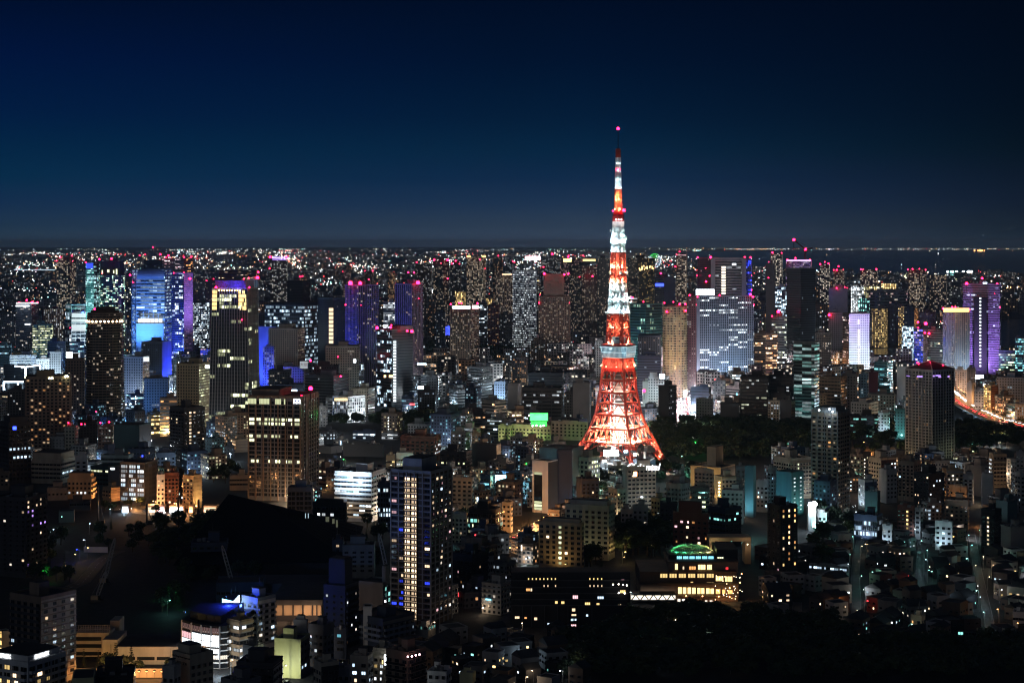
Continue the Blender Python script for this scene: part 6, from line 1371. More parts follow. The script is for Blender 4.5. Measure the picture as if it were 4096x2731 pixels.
def temple():
    r = empty('temple', (sX(1100, 1240), 1240, 0), 'huge unlit black temple with a broad sloping pyramid roof', 'temple'); o = -r.location; LANDMARKS.append(('black temple', r.location.x, 1240))
    x0, x1 = sX(800, 1240), sX(1452, 1240); b = MB(); e = [Vector((x0,1140,10)), Vector((x1,1150,12)), Vector((x1,1245,19)), Vector((x0,1300,12))]
    a0, a1 = P('B0', 2100, 1090, 1275), P('B1', 40, 1160, 1255)
    for q in ((e[0],e[1],a1,a0),(e[1],e[2],a1),(e[2],e[3],a0,a1),(e[3],e[0],a0)): b.face(list(q), 0)
    b.face(e[::-1], 0)
    for k in range(1, 9): b.bar(e[1].lerp(e[2], k/9), e[1].lerp(e[2], k/9).lerp(a1, .9), .25, 0)
    b.build('roof', [principled('black_stone', (.005,.005,.006), .85, spec=.1)], r).location = o
    b = MB(); b.bx(x0+10, 1150, 0, x1-10, 1240, 10, 0); b.build('wall', [wallmat('k')], r).location = o
    glow(r, 'eave_light', 'B1', [(452,1268,458,1312),(478,1268,484,1312)], 1225, 'b', .5); glow(r, 'eave_light', 'B1', [(640,1300,672,1345),(700,1318,722,1362),(735,1330,752,1395)], 1205, 'y', .06)
temple()
def hall_tan():
    D = 1020; r = empty('hall', (sX(tx('C1', 390), D), D, 0), 'flat-roofed hall with a pale warm-lit wall between dark pillars', 'hall', 'halls'); o = -r.location; LANDMARKS.append(('warm-lit pillared hall', r.location.x, D))
    b = MB(); boxpix(b, 'C1', 150, 838, 600, 1000, D, 45, 0, 0); b.build('wall', [wallmat('t')], r).location = o
    b = MB(); A, B = P('C1', 140, 845, D-2), P('C1', 612, 800, D-2); b.bx(A.x, D-3, A.z, B.x, D+48, A.z+3, 0); b.build('roof', [M_ROOF], r).location = o
    b = MB()
    for x in (248,340,430,518,558): boxpix(b, 'C1', x-6, 838, x+6, 960, D-.8, .8, 0)
    boxpix(b, 'C1', 150, 945, 600, 1000, D-1.2, 1.2, 0, 0); b.build('pillar', [wallmat('k')], r).location = o
    for x in (200,300,390,475,540,575): lamp('wall_light', r, P('C1', x, 930, D-7)+o, (1,.6,.36), 900, .4)
    b = MB(); 
    for x, y0, y1, w in ((-10,620,760,640),): boxpix(b, 'C1', x, y0+30, w, y1, D+70, 30, 0, 0)
    b.build('rear_shed', [wallmat('d')], r).location = o
    glow(r, 'window', 'C1', [(45,690,55,712),(390,728,412,745),(515,728,545,762),(515,772,545,782)], D+69, 'b', 2.2)
hall_tan()
# bright curved shop building
def screens():
    D = 905; r = empty('shop_building', (sX(tx('C0', 1880), D), D, 0), 'curved glass-fronted shop building with dazzling white floors', 'shop building', 'shop buildings'); o = -r.location; LANDMARKS.append(('dazzling curved shop building', r.location.x, D))
    xs = [1672,1760,1850,1940,2020,2088]; dy = [16,9,4,1,0,1.5]; top = [1048,1042,1030,1012,990,970]
    pts = [P('C0', x, 1040, D+q) for x, q in zip(xs, dy)]; b = MB(); z = P('C0', 1850, 1040, D).z
    poly = [(p.x, p.y) for p in pts]+[(pts[-1].x+8, D+42), (pts[0].x+2, D+42)]; b.prism(poly, 0, z, 0, 1); b.prism(grow(poly, -4), z, z+4.5, 0, 1)
    for k in range(7): b.prism(grow(poly, .35), z*k/7-.5, z*k/7+.1, 2, 2, bottom=True)
    b.build('wall', [M_GLASS, M_ROOF, M_WHITE], r).location = o
    def strip(name, i0, i1, y0, y1, k, st):
        m = MB(); z0, z1 = P('C0', 1850, y1, D).z, P('C0', 1850, y0, D).z
        for i in range(i0, i1):
            for f in range(4):
                p, q = pts[i].lerp(pts[i+1], f/4+.02), pts[i].lerp(pts[i+1], (f+1)/4-.02); n = Vector((q.y-p.y, p.x-q.x, 0)).normalized()*.4
                m.face([(p+n)[:2]+(z0,), (q+n)[:2]+(z0,), (q+n)[:2]+(z1,), (p+n)[:2]+(z1,)], 0)
        m.build(name, [litmat(k, st)], r).location = o
    for y0, y1, i0 in ((1128,1180,1),(1186,1232,1),(1250,1292,1)): strip('window', i0, 4, y0, y1, 's', 2.6)
    strip('window', 0, 1, 1200, 1245, 's', 1.8); strip('poster', 0, 1, 1138, 1192, 'k', .8); strip('window', 1, 3, 1262, 1300, 'y', 1.2); strip('window', 3, 5, 1310, 1345, 'w', .8); strip('window', 0, 4, 1060, 1110, 'k', .06)
    b = MB(); 
    for i in range(5):
        p = pts[i]; b.bar(Vector((p.x, p.y-.5, 0)), Vector((p.x, p.y-.5, z)), .35)
    b.build('mullion', [M_STEEL], r).location = o
    lamp('street_glow', r, P('C0', 1850, 1420, D-12)+o, LIT['s'], 5000, 1)
    lamp('street_glow', r, P('C0', 2030, 1440, D-18)+o, LIT['b'], 4000, 1)
screens()
# cyan corner sign
r = empty('billboard', P('C0', 2145, 895, 945), 'dazzling cyan and white corner sign with a blue glow', 'billboard', 'rooftop billboards'); o = -r.location
p0, p1, p2 = P('C0', 2042, 0, 952), P('C0', 2145, 0, 945), P('C0', 2201, 0, 962); z0, z1 = P('C0', 0, 892, 945).z, P('C0', 0, 812, 945).z
for nm, a, c_, k, st in (('board', p0, p1, 'c', 6), ('board', p1, p2, 'b', 8)):
    b = MB(); b.face([(a.x,a.y,z0),(c_.x,c_.y,z0),(c_.x,c_.y,z1),(a.x,a.y,z1)], 0); b.build(nm, [lampmat(k, st)], r).location = o
b = MB(); b.prism([(p0.x+.2,p0.y+.3),(p1.x,p1.y+.4),(p2.x-.2,p2.y+.3),((p0.x+p2.x)/2,970)], z0-16, z1-.1, 0, 0); b.build('support_frame', [wallmat('n')], r).location = o
lamp('board_light', r, P('C0', 2100, 850, 935)+o, (.02,.05,1), 26000, 2); lamp('board_light', r, P('C0', 2215, 850, 940)+o, (.05,.12,1), 12000, 2)
# lettering on the white block and the small office
i_ = INFO['lettered white block']; rt = i_['root']; dR3 = Vector((*i_['dR'], 0)); nL = Vector((-i_['dL'].y, i_['dL'].x, 0)); nR = Vector((i_['dR'].y, -i_['dR'].x, 0)); zt = i_['zt']
pc = Vector((*(i_['dL']*(i_['a']*.08)+i_['dR']*(i_['b']*.08)), 0))
text('DUPLEX', rt, pc+dR3*(i_['b']*.36)+nR*.25+Vector((0,0,zt+1.9)), dR3, (0,0,1), 1.9, L_W)
text('DUPLEX', rt, pc+Vector((*(i_['dL']*(i_['a']*.60)), 0))+nL*.25+Vector((0,0,zt+1.9)), -Vector((*i_['dL'], 0)), (0,0,1), 1.9, L_W)
i_ = INFO['lettered beige block']; rt = i_['root']; dr = -Vector((*i_['dL'], 0)); n = Vector((-i_['dL'].y, i_['dL'].x, 0)); md = Vector((*(i_['dL']*i_['a']*.5), 0))
text('Dae Chong Homes Japan Ltd', rt, md+n*.15+Vector((0,0,i_['zt']-1.2)), dr, (0,0,1), .9, M_BLK); text('大昌多ニビル', rt, md+n*.15+Vector((0,0,i_['zt']-4.2)), dr, (0,0,1), 1.2, M_BLK)
# arched front of the left apartments, crown work and extra lights on named roofs
rt = I_('orange-crowned grid tower'); glow(rt, 'crown_window', 'A3', [(1612,648,1848,684)], 2660, 'o', 2.6); lamp('crown_light', rt, P('A3', 1700, 660, 2640)-rt.location, (1,.25,.2), 20000, 2)
rt = I_('broad tower') if 'broad tower' in INFO else None
rt = I_('violet slotted tower'); b = MB(); boxpix(b, 'A3', 1895, 555, 2010, 1290, 2946, 2, 0); ob = b.build('slot_wall', [wallmat('k')], rt); ob.location = -rt.location
glow(rt, 'slot_window', 'A3', [(1943,552+k*31,1958,566+k*31) for k in range(21)], 2945, 's', 1.8); glow(rt, 'crown_sign', 'A3', [(1975,412,2012,424)], 2945, 'b', 4)
rt = I_('lavender-white tower'); glow(rt, 'stair_window', 'A3', [(825,758+k*22,840,771+k*22) for k in range(20) if k not in (2,3,11)], 2957, 'w', 1.6)
rt = I_('louvred framed tower'); b = MB()
for q in ((1828,186,1868,540),(2112,186,2150,540)): boxpix(b, 'A2', *q, 3517, 3, 0)
boxpix(b, 'A2', 1868, 186, 2112, 205, 3517, 3, 0); ob = b.build('portal_frame', [wallmat('l')], rt); ob.location = -rt.location
glow(rt, 'stair_window', 'A2', [(1925,265+k*24,1962,281+k*24) for k in range(11)], 3512, 'w', 1.4); glow(rt, 'screen', 'A2', [(2022,238,2058,254)], 3512, 's', 3)
rt = I_('striped slab with warm bays'); glow(rt, 'lit_bay', 'A1', [(670,648+k*37,710,676+k*37) for k in range(9)], 2760, 'W', 1.1)
rt = I_('black ladder-lit tower'); glow(rt, 'corner_window', 'A1', [(1262,950+k*27,1288,968+k*27) for k in range(21)], 2343, 's', 1.1); glow(rt, 'restaurant_window', 'A1', [(1175,1262,1195,1285),(1222,1262,1258,1285)], 2340, 'g', 2.5)
rt = I_('white lattice office'); glow(rt, 'roof_terrace', 'B1', [(722,212,838,235)], 2140, 'g', 1.6)
rt = I_('twin-faced dark tower'); 
rt = I_('stepped apartment tower'); b = MB(); boxpix(b, 'A2', 290, 335, 480, 552, 3300, 30, 0); ob = b.build('upper_storeys', [facade('aptw', 'q', {'lit': '.3', 'c': 'WW', 'st': '1.2'})[0]], rt); ob.location = -rt.location
for x, y in ((297,333),(518,333),(480,340)): beacon(rt, 'A2', x, y, 3290, 1.2)
rt = I_('gold-dotted dark tower'); glow(rt, 'gold_window', 'A2', [(R.uniform(1165,1300), 262+R.uniform(0,30), 0, 0) for k in range(1)] and [(x, y, x+R.uniform(4,9), y+R.uniform(8,22)) for x, y in [(R.uniform(1165,1300), 262+R.uniform(-10,28)) for k in range(26)]], 3880, 'g', 2.0)
rt = I_('glass cube office'); glow(rt, 'lit_hall', 'A0', [(660,695,795,735),(660,748,795,775),(660,800,795,858)], 3290, 's', .55); glow(rt, 'blue_lamp', 'A0', [(750,680,770,700)], 3285, 'B', 9)
rt = I_('golden-lamp block'); balls(rt, 'wall_lamp', 'B2', [(1905,985+k*29) for k in range(6)], 1466, 'g', 9, .7)
rt = I_('wide brown gridded block'); balls(rt, 'roof_lamp', 'A0', [(235,1280),(455,1292),(478,1292),(600,1276),(618,1274)], 1858, 'y', 14, 1.1)
rt = I_('roof-lit apartment tower'); balls(rt, 'roof_lamp', 'B3', [(470,322),(565,312),(595,335)], 1422, 's', 9, .7); lamp('roof_light', rt, P('B3', 560, 318, 1424)-rt.location, LIT['b'], 2500, .6)
rt = I_('bleached white building'); balls(rt, 'roof_lamp', 'B3', [(395,1190),(425,1185)], 1335, 's', 40, 2.2); lamp('roof_light', rt, P('B3', 410, 1205, 1330)-rt.location, LIT['b'], 9000, 1.5)
b = MB(); boxpix(b, 'B3', 372, 1200, 440, 1300, 1337, 8, 0, 0); ob = b.build('stair_tower', [wallmat('w')], rt); ob.location = -rt.location
rt = I_('brown glass-balcony block') if 'brown glass-balcony block' in INFO else I_('vertical sign block'); balls(rt, 'roof_lamp', 'C1', [(1395,1320),(1432,1316),(1468,1306),(1502,1300)], 816, 'k', 12, .4)
rt = I_('vertical sign block'); glow(rt, 'sign', 'C1', [(1178,1302,1202,1362),(1180,1375,1200,1395)], 846, 's', 4); glow(rt, 'sign', 'C1', [(1158,1352,1168,1385)], 846, 'g', 1.5)
rt = I_('peaked gridded tower'); cx = INFO['peaked gridded tower']; b = MB(); pl = cx['top']; ap = Vector((*(sum((Vector(p) for p in pl), Vector((0,0)))/4), cx['zt']+9))
for i in range(4): b.face([(*pl[i], cx['zt']+1), (*pl[(i+1)%4], cx['zt']+1), tuple(ap)], 0); b.bar(Vector((*pl[i], cx['zt']+1.2)), ap, .5, 1)
b.build('roof', [M_ROOF, wallmat('l')], rt); lamp('roof_light', rt, ap+Vector((-2,-6,1)), (1,.02,.1), 1300, 1)
glow(rt, 'crown_window', 'A3', [(1272+k*7,1265+k*1.2,1275+k*7,1272+k*1.2) for k in range(5)]+[(1515,1265,1530,1278),(1540,1262,1585,1272),(1565,1275,1590,1285),(1650,1270,1668,1282),(1368,1270,1420,1282)], 1774, 'p', 1.2)
rt = I_('round brown tower')
# glowing ends on far crowns
for key, T, q, D_, k, st in (('glowing beige tower', 'A1', [(1937,168,1972,182),(2080,165,2112,182)], 4290, 'o', 3), ('purple-crowned tower', 'A1', [(150,205,280,209)], 5180, 'p', 1), ('crane-topped block', 'A3', [(172,206,395,216)], 4980, 'p', 3), ('warm far spire block', 'A2', [(1512,160,1600,163)], 4690, 'k', 1), ('curved beige tower', 'A1', [(2262,335,2352,342)], 3990, 'W', 2.2), ('roof-banded office tower', 'A0', [(150,598,350,606),(145,622,270,634),(228,792,278,803)], 3640, 's', 2.4)): glow(I_(key), 'crown_light', T, q, D_, k, st)
# crowns over dark skyline pairs
for x0, y0, x1, y1, D_, k, st, lb in ((118,172,262,208,5400,'k',6,'blazing white and red roof sign on the skyline left of the lattice tower'),(470,195,548,225,4780,'g',2.2,'yellow-lit crown sign on the maroon skyline tower'),(648,198,770,218,4760,'g',1.6,'long yellow-lit crown sign beside the lattice tower')):
    board('A2', x0, y0, x1, y1, D_, k, st, lb, 20)

rt = I_('white portal building'); i_ = INFO['white portal building']; b = MB(); dl = -Vector((*i_['dL'], 0)); n = Vector((dl.y, -dl.x, 0)); c = Vector((*(i_['dL']*i_['a']*.62), 0)); b.box(c+n*.12+Vector((0,0,i_['zt']*.42)), dl*(i_['a']*.25), n*.1, (0,0,i_['zt']*.34), 0); b.build('glazed_slot', [M_GLASS], rt)
for k, (zz, st) in enumerate(((.76,.35),(.2,.5),(.14,.9),(.08,.5))):
    b = MB(); b.box(c+n*.25+Vector((0,0,i_['zt']*zz)), dl*(i_['a']*.24), n*.05, (0,0,1.0), 0); b.build('lit_floor', [litmat('y', st)], rt)

# lit balcony edges of the gold columns
i_ = INFO['gold-windowed tower']; rt = i_['root']; d = -Vector((*i_['dL'], 0)); n = Vector((d.y, -d.x, 0)); nb = max(1, round(i_['a']/4.2)); bw = i_['a']/nb
b = MB(); b.box((0,0,0), d*(bw*.44), n*.35, (0,0,.08), 0); b.box(n*.45+Vector((0,0,.35)), d*(bw*.47), n*.05, (0,0,.25), 1); bm = b.mesh('balcony', [litmat('W', .9), wallmat('k')])
for j in range(int((i_['zt']-4.1)/3.32)):
    for k in (2, 3): p = Vector((*(i_['dL']*i_['a']), 0))+d*((k+.5)*bw)+n*.55; put('balcony', bm, rt, (p.x, p.y, 3.5+j*3.32+.35))
for k in (1.98, 3.0, 4.02):
    b = MB(); p = Vector((*(i_['dL']*i_['a']), 0))+d*(k*bw)+n*.3; b.box(p+Vector((0,0,i_['zt']/2)), d*.22, n*.35, (0,0,i_['zt']/2-.5), 0); b.build('pier', [wallmat('k')], rt)
from mathutils import noise
# ------------------------------------------------------------------ far landmarks
def ferris():
    D = 14000; c = P('A2', 1312, 212, D); r = empty('ferris_wheel', (c.x, c.y, 0), 'far ferris wheel lit white and green beside the lattice tower', 'ferris wheel'); z = c.z; rr = 62*D/2.297/6936; b = MB(); g = MB(); n = 36
    pt = lambda a, k=1.0: Vector((rr*k*math.cos(a)*.9, rr*.35*k*math.cos(a), z+rr*k*math.sin(a)))
    for i in range(n):
        a0, a1 = 2*math.pi*i/n, 2*math.pi*(i+1)/n; m = g if .9 < a0 < 2.4 else b
        m.bar(pt(a0), pt(a1), 2.6, 0)
        if i % 2 == 0: m.bar(pt(a0), pt(a0, .45), 1.3, 0)
    b.build('rim', [litmat('b', 1.0)], r); g.build('green_rim', [litmat('G', .8)], r)
    s = MB(); s.bar((-60,10,0), (0,0,z), 2); s.bar((60,10,0), (0,0,z), 2); s.build('support', [M_STEEL], r)
ferris()
def bridge(label, T, xa, xb, y, D, k, arch, st):
    a, c = P(T, xa, y, D), P(T, xb, y, D); r = empty('bridge', (a.x, D, 0), label, 'bridge'); L = c.x-a.x; z = max(8, a.z); b = MB(); b.bx(0, -6, z-1.6, L, 6, z, 0)
    for k_ in range(1, 4): b.bx(L*k_/4-2, -5, 0, L*k_/4+2, 5, z-1.6, 0)
    b.build('deck', [wallmat('l')], r); e = MB(); e.bx(0, -6.8, z-2.4, L, -6.2, z-.2, 0)
    if arch:
        n = 14; pts = [Vector((L*(.42+.58*i/n), -6, z+arch*math.sin(math.pi/2*i/n))) for i in range(n+1)]
        for p, q in zip(pts, pts[1:]): e.bar(p, q, 1.1); e.bar(q, Vector((q.x, -6, z)), .6)
    e.build('edge_light', [lampmat(k, st)], r)
bridge('blue-lit arched bridge over the dark river', 'A1', 1535, 1778, 915, 3900, 'B', 24, 3)
bridge('white-blue glowing girder bridge right of the white-crowned tower', 'A1', 2052, 2245, 887, 3960, 'b', 0, 5)
bridge('long dim road bridge at the left skyline', 'A0', 130, 510, 294, 9500, 'b', 0, 1.2)
def far_crane():
    D = 5000; a = P('A3', 340, 205, D); r = empty('tower_crane', a, 'tower crane leaning over the violet-topped skyline block', 'crane', 'cranes'); b = MB(); m = P('A3', 345, 110, D)-a; t = P('A3', 238, 22, D)-a
    b.bar((0,0,0), m, 2.6); b.bar(m, t, 1.6); b.bar(m, m+Vector((20,0,4)), 2); b.bar(m+Vector((0,0,12)), t, .4); b.build('boom', [wallmat('r')], r)
    for q in (t, m): put('aviation_light', BEACON, r, q, (4,4,4))
far_crane()
# ------------------------------------------------------------------ construction site
def crawler(T, x0, y0, x1, y1, D, label):
    a, t = P(T, x0, y0, D), P(T, x1, y1, D); a.z = max(a.z, 2.5); r = empty('crawler_crane', (a.x, a.y, 0), label, 'crane', 'cranes'); b = MB(); base = Vector((0,0,2.6)); tip = t-Vector((a.x, a.y, 0)); d = (tip-base).normalized(); u = d.cross(Vector((0,1,0))).normalized(); w = d.cross(u); L = (tip-base).length; n = max(8, int(L/2.2)); prev = None
    for i in range(n+1):
        f = i/n; hw = .95*min(1, f*6+.2, (1-f)*6+.25); c = base.lerp(tip, f); ring = [c+u*hw+w*hw, c-u*hw+w*hw, c-u*hw-w*hw, c+u*hw-w*hw]
        if prev:
            for j in range(4): b.bar(prev[j], ring[j], .13); b.bar(prev[j], ring[(j+1)%4], .07)
        prev = ring
    b.bar(base+Vector((-3,0,2)), tip, .06); b.build('boom', [wallmat('l')], r)
    c = MB(); c.bx(-3.4,-1.9,1.3,1.6,1.9,3.6,0); c.bx(1.0,-1.9,1.3,2.4,-.4,3.9,1); c.build('cab', [wallmat('t'), M_GLASS], r)
    k = MB(); k.bx(-3.2,-2.6,0,3.2,-1.5,1.25,0); k.bx(-3.2,1.5,0,3.2,2.6,1.25,0); k.build('crawler_track', [M_DARK], r)
crawler('C0', 890, 800, 975, 535, 1075, 'pale lattice-boom crane in the dark construction site, lower of two at the left')
crawler('C0', 965, 600, 1055, 232, 1130, 'pale lattice-boom crane in the dark construction site, upper of two at the left')
crawler('C0', 2160, 620, 2040, 300, 1090, 'grey lattice-boom crane leaning left beside the black temple')
crawler('C1', 1235, 560, 1128, 190, 1110, 'grey lattice-boom crane leaning left against the gold-windowed tower')
for x0, y0, x1, y1, lb in ((1640,1350,1625,1120,'thin dark drilling rig before the lit shops, left one'),(1825,1345,1820,1140,'thick dark drilling rig before the lit shops, right one'),(900,1330,905,1010,'tall dark drilling rig before the tan glowing buildings'),(1350,1350,1345,1180,'short dark drilling rig left of the lit shops')):
    a, t = P('B0', x0, y0, 1370), P('B0', x1, y1, 1370); r = empty('drilling_rig', (a.x, a.y, 0), lb, 'drilling rig'); b = MB(); b.bx(-.7,-.7,0,.7,.7,t.z,0); b.bar((5,0,1), (0,0,t.z*.8), .2); b.build('mast', [M_DARK], r); b = MB(); b.bx(-1.5,-2,0,5,2,1.2,0); b.bx(1.2,-1.5,1.2,5,1.5,3.4,0); b.build('carriage', [M_DARK], r)
# winding site track with a hoarding
tr_ = [G('C0', 640, 690), G('C0', 760, 640), G('C0', 830, 560), G('C0', 900, 470), G('C0', 990, 400), G('C0', 1090, 350)]
road('site_track', tr_, 9, .1, principled('packed_earth', (.10,.085,.065), .95, grime=.3))
for x, y, k, pw in ((690,500,'g',1100),(728,448,'B',900),(785,360,'b',600),(500,262,'b',700),(412,630,'G',700),(605,600,'g',500),(800,430,'g',700)): street_lamp(G('C0', x, y), k, pw, R.uniform(0,6))
b = MB(); A, B = G('C0', 770, 362), G('C0', 990, 366); d = (B-A)/14
for i in range(14): b.box(A+d*(i+.5)+Vector((0,0,2)), d*.49, Vector((0,.1,0)), (0,0,2), 0)
tag(b.build('site_hoarding', [M_WHITE]), 'white hoarding at the top of the winding site track', 'fence')
for x, y, k, pw, p_ in ((1545,830,'G',1100,0),(1540,940,'t',900,0)): street_lamp(G('C0', x, y), k, pw, 1, 1, 'green lamp among dark trees')
def site_clutter():
    for x, y, k, pw in ((820,200,'b',200),(560,140,'t',500),(1010,60,'b',500),(1160,60,'W',600)): street_lamp(G('C0', x, y), k, pw, R.uniform(0,6))
site_clutter()
# bright shops on the shopping street
for i, (x0, x1, y0, y1, k, st, lb) in enumerate(((1445,1512,1185,1250,'k',3,'small shop glowing pink and orange on the shopping street'),(1555,1685,1195,1262,'s',4,'small shop dazzling white on the shopping street'),(1340,1438,1165,1232,'W',1.6,'small shop with a warm glowing front left of the pink shop'),(1120,1180,1165,1210,'b',4,'small corner shop glowing white-blue at the left end of the shopping street'),(1735,1770,1240,1275,'o',5,'small kiosk glowing orange at the right end of the shopping street'),(1870,1990,1255,1300,'W',1.5,'small shop behind the bare trees at the right end of the shopping street'))):
    D = 1428; c = P('B0', (x0+x1)/2, y1, D); r = empty('shop_building', (c.x, D, 0), lb, 'shop building', 'shop buildings'); w = P('B0', x1, y1, D).x-c.x; b = MB(); b.bx(-w, 0, 0, w, 9, 6, 0); b.build('wall', [wallmat('q')], r); b = MB(); b.bx(-w*.95, -.2, .3, w*.95, -.02, 3.2, 0); b.build('shop_window', [litmat(k, st)], r); b = MB(); b.bx(-w, -1.2, 3.3, w, -.1, 3.6, 0); b.build('awning', [M_DARK], r); b = MB(); b.bx(-w*.9, -.3, 3.7, w*.9, -.05, 4.7, 0); b.build('sign', [litmat(k, st*.7)], r); lamp('shop_light', r, (0,-4,2.5), LIT[k], 2200, .6)

# ------------------------------------------------------------------ trees
M_LEAF = [principled('leaves', c, .7, grime=.45) for c in ((.035,.06,.022),(.028,.05,.026),(.05,.065,.02))]
M_NEEDLE = principled('needles', (.02,.036,.022), .75, grime=.4); M_BARK = principled('bark', (.06,.045,.032), .9)
def crown(seed, mat, rx=4.2, rz=3.4, n=15, leaf=.62, per=34):
    r = random.Random(seed); b = MB()
    for i in range(n):
        a, v = r.uniform(0, 2*math.pi), r.uniform(-.5, 1); k = r.uniform(.45, .85)
        c = Vector((rx*k*math.cos(a)*math.sqrt(max(.05,1-v*v)), rx*k*math.sin(a)*math.sqrt(max(.05,1-v*v)), 6+rz*v*.9)); cr = r.uniform(1.1, 1.9)
        for j in range(per):
            d = Vector((r.gauss(0,1), r.gauss(0,1), r.gauss(0,.8))).normalized(); p = c+d*cr*r.uniform(.6,1.05); u = Vector((r.gauss(0,1), r.gauss(0,1), r.gauss(0,.5))).normalized(); w = u.cross(d).normalized() if abs(u.dot(d)) < .95 else Vector((1,0,0)); s = leaf*r.uniform(.6,1.3)
            b.face([p-u*s-w*s*.6, p+u*s-w*s*.5, p+u*s*.9+w*s*.6, p-u*s*.8+w*s*.5], 0)
    return b.mesh('crown', [mat])
def conifer(seed):
    r = random.Random(seed); b = MB()
    for j in range(16):
        z = 2+j*.75; rad = 2.7*(1-j/17)+.2
        for i in range(13):
            a = r.uniform(0, 2*math.pi); d = Vector((math.cos(a), math.sin(a), -.35)); s = Vector((-math.sin(a), math.cos(a), 0)); L = rad*r.uniform(.7,1.15)
            b.face([Vector((0,0,z))+s*.15, Vector((0,0,z))-s*.15, Vector((0,0,z))+d*L-s*.42, Vector((0,0,z))+d*L*1.1+s*.1, Vector((0,0,z))+d*L+s*.42], 0)
    return b.mesh('crown', [M_NEEDLE])
CROWNS = [crown(i, M_LEAF[i % 3]) for i in range(5)]; CONES = [conifer(i) for i in range(2)]
_t = MB(); _t.cyl((0,0,0), .34, 5.2, 0, 8, .2)
for a_ in (.3, 2.1, 4.0, 5.3): _t.bar((0,0,4.2), (2.2*math.cos(a_), 2.2*math.sin(a_), 6.8), .14, 0, .05)
TRUNK = _t.mesh('trunk', [M_BARK]); _t = MB(); _t.cyl((0,0,0), .3, 12.5, 0, 7, .05); CTRUNK = _t.mesh('trunk', [M_BARK])
def tree(p, s=1.0, con=False, phrase=None):
    r = empty('conifer_tree' if con else 'tree', p, 'tree', 'tree', 'trees'); rz = R.uniform(0, 6.28); r.rotation_euler = (0,0,rz); r.scale = (s,s,s*R.uniform(.9,1.15))
    put('trunk', CTRUNK if con else TRUNK, r); put('crown', R.choice(CONES if con else CROWNS), r)
    AUTO.append((r, phrase or ('dark pointed conifer' if con else 'dark round-crowned tree'), Vector(p))); return r
def inside(p, margin):
    for poly, D, xl, xr, yt in FOOT:
        if abs(D-p[1]) > 160: continue
        c = True; n = len(poly)
        for i in range(n):
            a, b = poly[i], poly[(i+1)%n]; L = math.hypot(b[0]-a[0], b[1]-a[1])
            if ((b[0]-a[0])*(p[1]-a[1])-(b[1]-a[1])*(p[0]-a[0]))/max(L,1e-6) < -margin: c = False; break
        if c: return True
    for pts, w in BRIGHTROADS:
        for a, b in zip(pts, pts[1:]):
            d = b-a; t = max(0, min(1, ((p[0]-a.x)*d.x+(p[1]-a.y)*d.y)/(d.x**2+d.y**2)))
            if math.hypot(p[0]-a.x-t*d.x, p[1]-a.y-t*d.y) < w/2+margin: return True
    return False
for x, y, D, s in ((770,1330,893,.85),(905,1330,893,.9),(1065,1300,893,1.15),(1205,1320,893,1.0)): tree(Vector((sX(tx('C0', x), D), D, 0)), s, True, 'dark pointed conifer before the tan school')
for x, s in ((980,1.1),(1140,.9),(1270,.8),(1560,.9)): tree(Vector((sX(tx('C0', x), 893), 893, 0)), s, False, 'dark round tree before the tan school')
for x, y, s in ((35,620,1.2),(95,625,1.25),(200,640,1.0),(265,640,1.15),(320,645,1.1),(150,650,.9),(-60,600,1.1),(-110,590,1.0)): tree(G('B2', x, y+10), s, True, 'dark pointed conifer before the green-signed hotel')
for x, y, s, c in ((640,1560,1.3,0),(730,1480,1.5,1),(870,1560,1.4,1)): tree(Vector((sX(tx('C1', x), 850), 850, 0)), s, bool(c), 'dark conifer in the bottom row of blocks')
for x, y in ((1180,1215),(1290,1190),(1430,1260),(1040,1240),(960,1230)): tree(G('B0', x, y+20), .9, False, 'street tree lit amber by the shopping street')
for i in range(9): tree(G('B0', 1930+i*22, 1330+R.uniform(0,40)), .9, False, 'bare-looking tree against the lit shops')
def scatter(T, x0, x1, y0, y1, n, smin, smax, phrase, mg=3):
    k = 0; tr = 0
    while k < n and tr < n*12:
        tr += 1; g = G(T, R.uniform(x0, x1), R.uniform(y0, y1))
        if inside(g, mg): continue
        tree(g, R.uniform(smin, smax), R.random() < .12, phrase); k += 1
scatter('B2', 810, 1010, 1010, 1120, 10, 1.0, 1.6, 'dark tree between the orange-row office and the script-signed hotel')
scatter('B2', 960, 1480, 1500, 1566, 16, 1.2, 1.9, 'dark tree behind the tall beige hotel'); scatter('C2', 960, 1450, 60, 420, 22, 1.2, 1.9, 'dark tree left of the green-domed club')
scatter('B1', 1960, 2352, 1420, 1566, 14, 1.0, 1.5, 'amber-lit roadside tree'); scatter('C1', 1860, 2300, 40, 420, 16, 1.0, 1.5, 'dark tree right of the gold-windowed tower'); scatter('C2', 400, 880, 470, 545, 10, 1.0, 1.5, 'dark tree before the beige hotels')
scatter('C0', 250, 650, 260, 640, 18, .8, 1.4, 'dark tree beside the winding site track'); scatter('C0', 1480, 1700, 820, 960, 7, .9, 1.3, 'green-lit tree in the dark site')
scatter('B3', 760, 1250, 560, 760, 15, 1.2, 1.8, 'dark park tree left of the peaked gridded tower'); scatter('B3', 1720, 2000, 640, 800, 10, 1.0, 1.5, 'dark tree right of the peaked gridded tower')
scatter('B2', 1340, 1660, 880, 1000, 9, 1.1, 1.6, 'green-tinged tree at the foot of the lattice tower'); scatter('B1', 1180, 1240, 1380, 1430, 3, 1.0, 1.3, 'tree before the navy glass office')
scatter('C3', 300, 760, 60, 480, 14, 1.1, 1.7, 'dark tree left of the main side street'); scatter('B0', 1870, 2270, 900, 1000, 10, 1.0, 1.5, 'dark tree behind the black temple')
scatter('B0', 1700, 2100, 1440, 1566, 20, 1.1, 1.8, 'dark slope tree'); scatter('C0', 1450, 1760, 130, 500, 24, 1.0, 1.7, 'dark slope tree')
